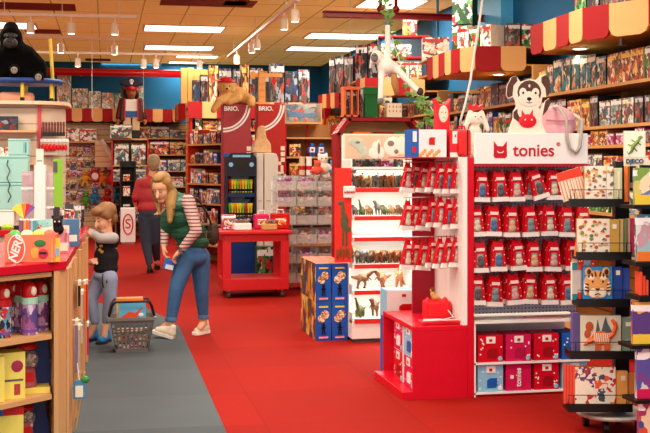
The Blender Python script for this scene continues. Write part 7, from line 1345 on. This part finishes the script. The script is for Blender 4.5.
blob('striped_sweater', [(g(188, 201, -.13), .062, g(196.5, 231, -.2), .05), (g(196.5, 231, -.2), .05, LH+(g(196.5, 231, -.2)-LH)*.16, .035), (g(171, 206, .1), .058, g(165.5, 228, .03), .046), (g(165.5, 228, .03), .046, RH+(g(165.5, 228, .03)-RH)*.14, .033), (g(178, 204), .06, g(181, 210), .09)], SW, t, .01, 2)
vest = blob('vest', [(g(183, 206, -.04), (.125,.12,.075)), (g(182, 218, -.02), (.15,.135,.12)), (g(189, 232), (.155,.14,.12)), (g(193, 243), (.145,.13,.075)), (g(178, 203, -.02), .075, g(176, 199, 0), .07), (g(168, 222, .02), (.07,.09,.12))], VG, t, .011, 4)
ql = MB()
for i in range(6):
    py = 205+i*7; ql.tube([g(165+i*1.6, py+4, -.06), g(172+i*1.5, py+4.5, -.17+.01*i), g(186+i, py+2, -.185), g(199+i, py, -.13), g(207+i*.8, py-1, -.0)], .004, 6)
ql.obj('quilt_seam', mat('vest_seam', '#12402f', .6), vest)
MB().tube([g(170, 200, -.08), g(175, 203, -.1), g(181, 199, -.06), g(182, 196, .02)], .022, 8).obj('vest_collar', VG, vest, smooth=True)
JN = mat('jeans_blue', '#3d6795', .8, var=.25, nscale=24)
jeans = blob('jeans', [(g(192, 250), (.122,.125,.085)), (g(193, 257), (.125,.13,.09)), (g(186, 258, -.06), .095, g(176.5, 288, -.1), .068), (g(176.5, 288, -.1), .068, g(171.5, 318, -.1), .049), (g(200, 258, .07), .095, g(201.5, 290, .1), .067), (g(201.5, 290, .1), .067, g(203.3, 315, .155), .048)], JN, t, .011, 3)
MB().lathe([(.05, 0), (.053, .004), (.053, .03), (.05, .034)], n=14).obj('hem', mat('jeans_hem', '#55749a', .8), jeans, loc=g(203.3, 318.5, .155)); MB().lathe([(.051, 0), (.054, .004), (.054, .03), (.051, .034)], n=14).obj('hem', mat('jeans_hem', '#55749a', .8), jeans, loc=g(171.4, 321, -.1))
SHOE = mat('shoe_cream', '#ddd0bd', .7, var=.15, nscale=30); SOLE = mat('shoe_sole', '#f0ebe2', .5)
def shoe(heel, toe, h, w, m, name='shoe', sole=SOLE, lace=True):
    heel, toe = Vector(heel), Vector(toe); d = toe-heel; L = d.length; d.normalize(); s_ = d.cross(Vector((0,0,1))).normalized(); up = s_.cross(d)
    b = blob(name, [(heel+d*.03+up*.035, (w*.8, w*.85, h*.5)), (heel+d*.03+up*h, w*.62, heel+d*.035+up*.03, w*.8), (heel+d*L*.4+up*.035, w*.8, toe-d*w+up*.022, w*.72), (heel+d*.06+up*(h*.8), w*.5, heel+d*L*.62+up*.04, w*.6)], m, t, .008, 2)
    rings = []
    for k, ww in ((0, .55), (.08, .85), (.35, .8), (.7, .98), (.92, .8), (1.0, .4)): p = heel+d*L*k; rings.append([p+s_*w*ww-up*.008, p-s_*w*ww-up*.008, p-s_*w*ww+up*.016, p+s_*w*ww+up*.016])
    MB().loft(rings).obj('sole', sole, b)
    if lace:
        l_ = MB()
        for k in range(4): p = heel+d*(L*(.38+.1*k))+up*(h*.95-.016*k-.02); l_.tube([p-s_*w*.5, p+up*.012, p+s_*w*.5], .004, 5)
        l_.obj('laces', WHITE, b)
    return b
hl = W(174, 338.5, 9.46)-o0; hl.z = .012; tt = W(153, 330, 9.52)-o0; tt.z = .06; shoe(hl, tt, .085, .048, SHOE)
hl = W(208, 325, 9.83)-o0; hl.z = .012; tt = W(199, 331, 9.72)-o0; tt.z = .012; tt = hl+(tt-hl).normalized()*.2; tt.z = .012; shoe(hl, tt, .085, .046, SHOE)
wd = (g(195.5, 227, -.2)-LH).normalized(); wp_ = LH+wd*.012; a_ = wd.cross(Vector((0,0,1))).normalized(); b_ = wd.cross(a_)
wt = MB().tube([wp_+(a_*cos(k*pi/6)+b_*sin(k*pi/6))*.031 for k in range(13)], .007, 6).obj('watch', BLACK, t); MB().obox(wp_+Vector((-.008, -.034, 0)), (.028, .012, .028)).obj('watch_face', DGREY, wt)
q = W(169, 264, 9.44); o = thing('blue_gadget', 'small blue and white boxed toy held by the woman in the green vest', 'toy', q); MB().box(-.045, .045, -.015, .015, -.05, .04).obj('body', mat('gadget_blue', '#2d66c0', .4), o, bevel=.008); MB().box(-.03, .04, -.018, -.015, -.045, -.005).obj('white_face', mat('gadget_pale', '#c8d6e6'), o); o.rotation_euler = (0, .25, .2)
bg = W(213, 232, 9.78); o = thing('shoulder_bag', 'dark brown shoulder bag on the back of the woman in the green vest', 'bag', bg); blob('bag_body', [((0,0,-.03), (.06,.05,.09)), ((0,0,.03), (.05,.04,.06))], mat('bag_brown', '#3f2c22', .6), o, .012, 2); MB().tube([Vector((-.01, 0, .05)), g(208, 215, .05)+o0-bg, g(198, 199, -.1)+o0-bg, g(189, 194, -.1)+o0-bg], .01, 6).obj('strap', mat('bag_brown', '#3f2c22'), o)
# ---------------------------------------------------------------- boy
ZB_ = 9.27
o0 = W(101, 342, ZB_); o0.z = 0
def g(px, py, d=0): return W(px, py, ZB_+d)-o0
t = thing('person', 'small brown-haired boy in a black vest and blue-grey trousers reaching onto the counter', 'person', o0)
hc = g(104, 217.5, -.03); hf = Vector((-.8, -.5, -.36)); LH, RH = g(87, 232, -.05), g(98, 259, -.06)
body = head_prims(hc, hf, .98)+[(hc+Vector((.02, 0, -.06)), .04, g(108, 236), .045), (g(107, 248), (.085,.075,.1)), (g(105, 268), (.085,.075,.08)), (g(113, 238, -.08), .036, g(100, 238.5, -.13), .03), (g(100, 238.5, -.13), .03, LH, .021), (g(101, 240, .08), .034, g(99, 252, .06), .028), (g(99, 252, .06), .028, RH, .02),
  (g(100, 275, .04), .06, g(91, 298, .02), .042), (g(91, 298, .02), .042, g(95, 322, .02), .03), (g(109, 277, -.05), .06, g(110, 300, -.04), .042), (g(110, 300, -.04), .042, g(106, 322, -.02), .03), (g(95, 324, .02), .028, g(90, 336, .02), .026), (g(106, 324, -.02), .028, g(104, 337, -.06), .026)]
body += hand_prims(LH, Vector((-1, .1, .0)), (0, 0, -1), .72, .3, 1)+hand_prims(RH, Vector((-.7, -.4, -.35)), (.2, -.7, .4), .72, .9, -1)
blob('body', body, SKIN, t, .006, 2); face_parts(t, hc, hf, .98, True, '#5c4028')
f, r, u, M = frame(hf); HBR = mat('hair_brown', '#86603e', .6, var=.35, nscale=40, bump=.5)
blob('hair', [(hc+u*.04-f*.03, (.088,.104,.084), M), (hc-f*.06-u*.02, (.076,.055,.075), M), (hc+u*.075+f*.045, (.068,.045,.036), M), (hc+f*.066+u*.066, (.055,.024,.022), M), (hc-r*.072+u*.02-f*.005, (.018,.036,.045), M), (hc+r*.072+u*.02-f*.005, (.018,.036,.045), M)], HBR, t, .008, 2)
blob('grey_sleeves', [(g(113, 238, -.08), .05, g(100, 238.5, -.13), .042), (g(100, 238.5, -.13), .042, LH+Vector((.03, 0, 0)), .031), (g(101, 240, .08), .048, g(99, 252, .06), .038), (g(99, 252, .06), .038, RH+Vector((.012, .01, .015)), .03), (g(109, 236, -.02), (.07,.07,.035))], mat('sleeve_grey', '#a9a7a8', .85, var=.1), t, .009, 2)
vb = blob('black_vest', [(g(107.5, 242), (.1,.095,.075)), (g(106.5, 256), (.106,.1,.11)), (g(106, 268), (.105,.1,.065)), (g(106, 262), (.1,.1,.08))], mat('vest_black', '#1b1c22', .85), t, .01, 3)
fp = MB()
for k, (px, py) in enumerate(((101, 246), (100, 250), (102, 252), (100.5, 255))): fp.ball(g(px, py, -.088+.01*(k % 2)), (.016,.008,.014), 8, 5)
fp.obj('yellow_print', mat('print_gold', '#c9a04a'), vb)
tr = blob('trousers', [(g(105, 275), (.102,.092,.05)), (g(101, 277, .04), .075, g(91, 298, .02), .058), (g(91, 298, .02), .058, g(95, 321, .02), .04), (g(109, 278, -.05), .075, g(110, 300, -.04), .056), (g(110, 300, -.04), .056, g(106.5, 320, -.02), .04)], mat('trousers_blue', '#96a4c6', .9, var=.12, nscale=20), t, .01, 2)
MB().tube([g(103, 274, -.1), g(102, 282, -.115), g(103.5, 288, -.11)], .005, 5).obj('drawstring', BLACK, tr); MB().tube([g(106, 274, -.1), g(107, 283, -.125)], .005, 5).obj('drawstring', BLACK, tr)
SBL = mat('shoe_blue', '#2a7fc0', .6, var=.6, nscale=45)
for a, b in ((W(97, 337, 9.4)-o0, W(89, 341, 9.32)-o0), (W(108, 338, 9.33)-o0, W(103, 343, 9.22)-o0)):
    a.z = .012; b.z = .012; b = a+(b-a).normalized()*.2; shoe(a, b, .08, .047, SBL, sole=mat('sole_dark', '#22303c'))
q = W(93, 262, ZB_-.04); o = thing('pink_toy', 'small pink and red toy held by the boy', 'toy', q); blob('toy_body', [((0,0,0), (.05,.035,.03)), ((.03,0,.012), (.028,.03,.024))], mat('toy_rose', '#d9607a', .5, var=.4, nscale=50), o, .008, 2); MB().ball((-.02, -.035, .0), .01, 6, 4).obj('button', WHITE, o)
# ---------------------------------------------------------------- woman in red, walking away
ZR = 15.4
o0 = W(151, 272, ZR); o0.z = 0
def g(px, py, d=0): return W(px, py, ZR+d)-o0
t = thing('person', 'woman in a coral red sweater and dark jeans walking away to the back shelves', 'person', o0)
hc = g(154, 163, .03); hf = Vector((.25, 1, -.1)); LH, RH = g(135.5, 205, .08), g(163, 208, .12)
body = head_prims(hc, hf, 1.02)+[(hc+Vector((-.01, -.02, -.07)), .05, g(151.5, 178), .055), (g(149.5, 192), (.15,.1,.16)), (g(149, 208), (.14,.1,.12)), (g(139, 183), .052, g(135.5, 197, -.03), .042), (g(135.5, 197, -.03), .042, LH, .027), (g(160, 182), .05, g(163, 196), .042), (g(163, 196), .042, RH, .027),
  (g(145.5, 216), .1, g(146, 243, .0), .06), (g(146, 243), .06, g(150, 264, -.05), .04), (g(154, 216), .1, g(155, 241, .08), .06), (g(155, 241, .08), .06, g(157, 260, .3), .04), (g(150, 265, -.05), .035, g(150.5, 270, -.02), .03), (g(157, 262, .3), .035, g(158, 264, .34), .03)]
body += hand_prims(LH, Vector((.15, .3, -1)), (1, 0, 0), 1, .4, 1)+hand_prims(RH, Vector((-.1, .3, -1)), (-1, 0, 0), 1, .4, -1)
blob('body', body, SKIN, t, .0085, 2); face_parts(t, hc, hf, 1.02, False, '#6a5a4a')
f, r, u, M = frame(hf); blob('hair', [(hc+u*.035-f*.03, (.092,.105,.092), M), (hc-f*.07-u*.01, (.085,.06,.085), M), (hc-f*.1+u*.03, (.05,.035,.05), M), (hc-f*.05-u*.085, (.06,.05,.035), M)], mat('hair_ash', '#a5906f', .6, var=.45, nscale=30, bump=.5), t, .012, 2)
blob('sweater', [(g(149.5, 184), (.17,.12,.1)), (g(149, 195), (.168,.125,.14)), (g(148.5, 207), (.165,.13,.09)), (g(140, 183), .068, g(135.5, 197, -.03), .058), (g(135.5, 197, -.03), .058, LH+Vector((0, 0, .04)), .044), (g(159.5, 182), .066, g(163, 196), .056), (g(163, 196), .056, RH+Vector((0, 0, .04)), .043), (g(151, 177), (.07,.06,.04))], mat('sweater_coral', '#bb444a', .85, var=.15, nscale=25), t, .015, 3)
blob('jeans', [(g(149.5, 213), (.15,.115,.08)), (g(145.5, 217), .105, g(146, 243), .075), (g(146, 243), .075, g(149.5, 263, -.05), .05), (g(154, 217), .105, g(155, 241, .08), .075), (g(155, 241, .08), .075, g(156.8, 259, .3), .05)], mat('jeans_dark', '#3a4658', .85, var=.15), t, .013, 3)
SB = mat('shoe_black', '#1a1a1c', .5)
a = W(149.5, 270, 15.2)-o0; b = W(151, 270, 15.6)-o0; a.z = b.z = .014; b = a+(b-a).normalized()*.23; shoe(a, b, .085, .048, SB, sole=SB, lace=False)
a = W(157, 265, 15.75)-o0; b = W(158, 265, 16.2)-o0; a.z = b.z = .014; b = a+(b-a).normalized()*.23; shoe(a, b, .085, .048, SB, sole=SB, lace=False)
# ================================================================ SHOPPING BASKET
ba = W(131.5, 347, 8.86); t = thing('shopping_basket', 'grey plastic shopping basket with a black handle holding books on the grey floor path', 'basket', (ba.x, ba.y, .007), .02); BG = mat('basket_grey', '#7a7875', .5); hB = .27; bw0, bw1, bd0, bd1 = .128, .176, .1, .135
def lerp(a, b, k): return a+(b-a)*k
MB().box(-bw0, bw0, -bd0, bd0, 0, .008).obj('basket_floor', BG, t)
for nm, sx, sy in (('front_wall', 0, -1), ('back_wall', 0, 1), ('side_wall', -1, 0), ('side_wall', 1, 0)):
    m = MB()
    def pt(k, v, off=0):
        w2, d2 = lerp(bw0, bw1, v), lerp(bd0, bd1, v)
        return (k*w2, sy*(d2-off), v*hB+.004) if sy else (sx*(w2-off), k*d2, v*hB+.004)
    def strip(k0, k1, v0, v1):
        ps = [pt(k0, v0), pt(k1, v0), pt(k1, v1), pt(k0, v1)]; qs = [pt(k0, v0, .006), pt(k1, v0, .006), pt(k1, v1, .006), pt(k0, v1, .006)]; m.add(ps+qs, [(0,1,2,3), (7,6,5,4), (0,4,5,1), (1,5,6,2), (2,6,7,3), (3,7,4,0)])
    for v0, v1 in ((0, .1), (.3, .36), (.55, .61), (.82, 1.0)): strip(-1, 1, v0, v1)
    n = 9 if sy else 6
    for k in range(n+1): c = -1+2*k/n; strip(max(-1, c-.055), min(1, c+.055), .1, .82)
    m.obj(nm, BG, t)
rim = MB(); z = hB
for q in ((-bw1-.015, bw1+.015, -bd1-.015, -bd1, z-.012, z+.012), (-bw1-.015, bw1+.015, bd1, bd1+.015, z-.012, z+.012), (-bw1-.015, -bw1, -bd1, bd1, z-.012, z+.012), (bw1, bw1+.015, -bd1, bd1, z-.012, z+.012)): rim.box(*q)
rim.obj('rim', BG, t)
for s, tilt in ((-1, -.02), (1, .06)):
    y0 = s*.05; MB().tube([(-bw1-.006, y0, hB), (-bw1+.02, y0+tilt, hB+.1), (-bw1+.045, y0+tilt*1.3, hB+.13), (bw1-.045, y0+tilt*1.3, hB+.13), (bw1-.02, y0+tilt, hB+.1), (bw1+.006, y0, hB)], .01, 8).obj('handle', BLACK, t)
def bk(lab, x0, x1, y, z0, z1, lean, mts, name='picture_book'):
    o = thing(name, lab, 'book', (ba.x+(x0+x1)/2, ba.y+y, .007+z0)); o.rotation_euler = (lean, 0, .02); w2 = (x1-x0)/2; MB().box(-w2, w2, 0, .012, 0, z1-z0, (0, 1, 1, 1, 1, 1)).obj('cover', mts, o); return o, w2*2, z1-z0
o, w, h = bk('blue picture book with a red creature standing in the grey basket', -.1, .112, -.02, .02, .39, -.06, [mat('book_sky', '#5fb4e0', .45, var=.1), PAPER])
MB().prism([(-.1, h*.66), (-.02, h*.8), (.02, h*.76), (.09, h*.9), (.04, h*.7), (.08, h*.6), (.0, h*.62), (-.06, h*.58)], -.004, -.001).obj('creature_print', mat('print_vermilion', '#d8502f'), o); MB().box(-.12, .12, -.003, -.001, h*.3, h*.56).obj('ground_print', mat('print_ground', '#3f7f9a', .5, var=.5, nscale=30), o); MB().ball((.07, -.002, h*.72), (.02, .002, .014), 8, 5).obj('cloud_print', WHITE, o)
o, w, h = bk('yellow book standing behind the blue picture book in the grey basket', -.118, .09, .035, .02, .425, -.02, [mat('book_yellow', '#e3cf7a', .5), PAPER]); MB().box(-.11, .11, -.002, -.001, h*.88, h*.97).obj('title_print', ORANGE, o)
for i, (z, m_, lab) in enumerate(((.016, STY['pink'][1], 'pink and red box lying lowest in the grey basket'), (.075, STY['yellow'][1], 'yellow box lying in the middle of the grey basket'), (.135, STY['white'][1], 'white and orange box lying on top of the boxes in the grey basket'))):
    o = thing('toy_box', lab, 'box', (ba.x, ba.y-.068, .007+z)); e = .105+z*.13; MB().box(-e, e, -.022-z*.06, .025, 0, .055).obj('carton', m_, o)
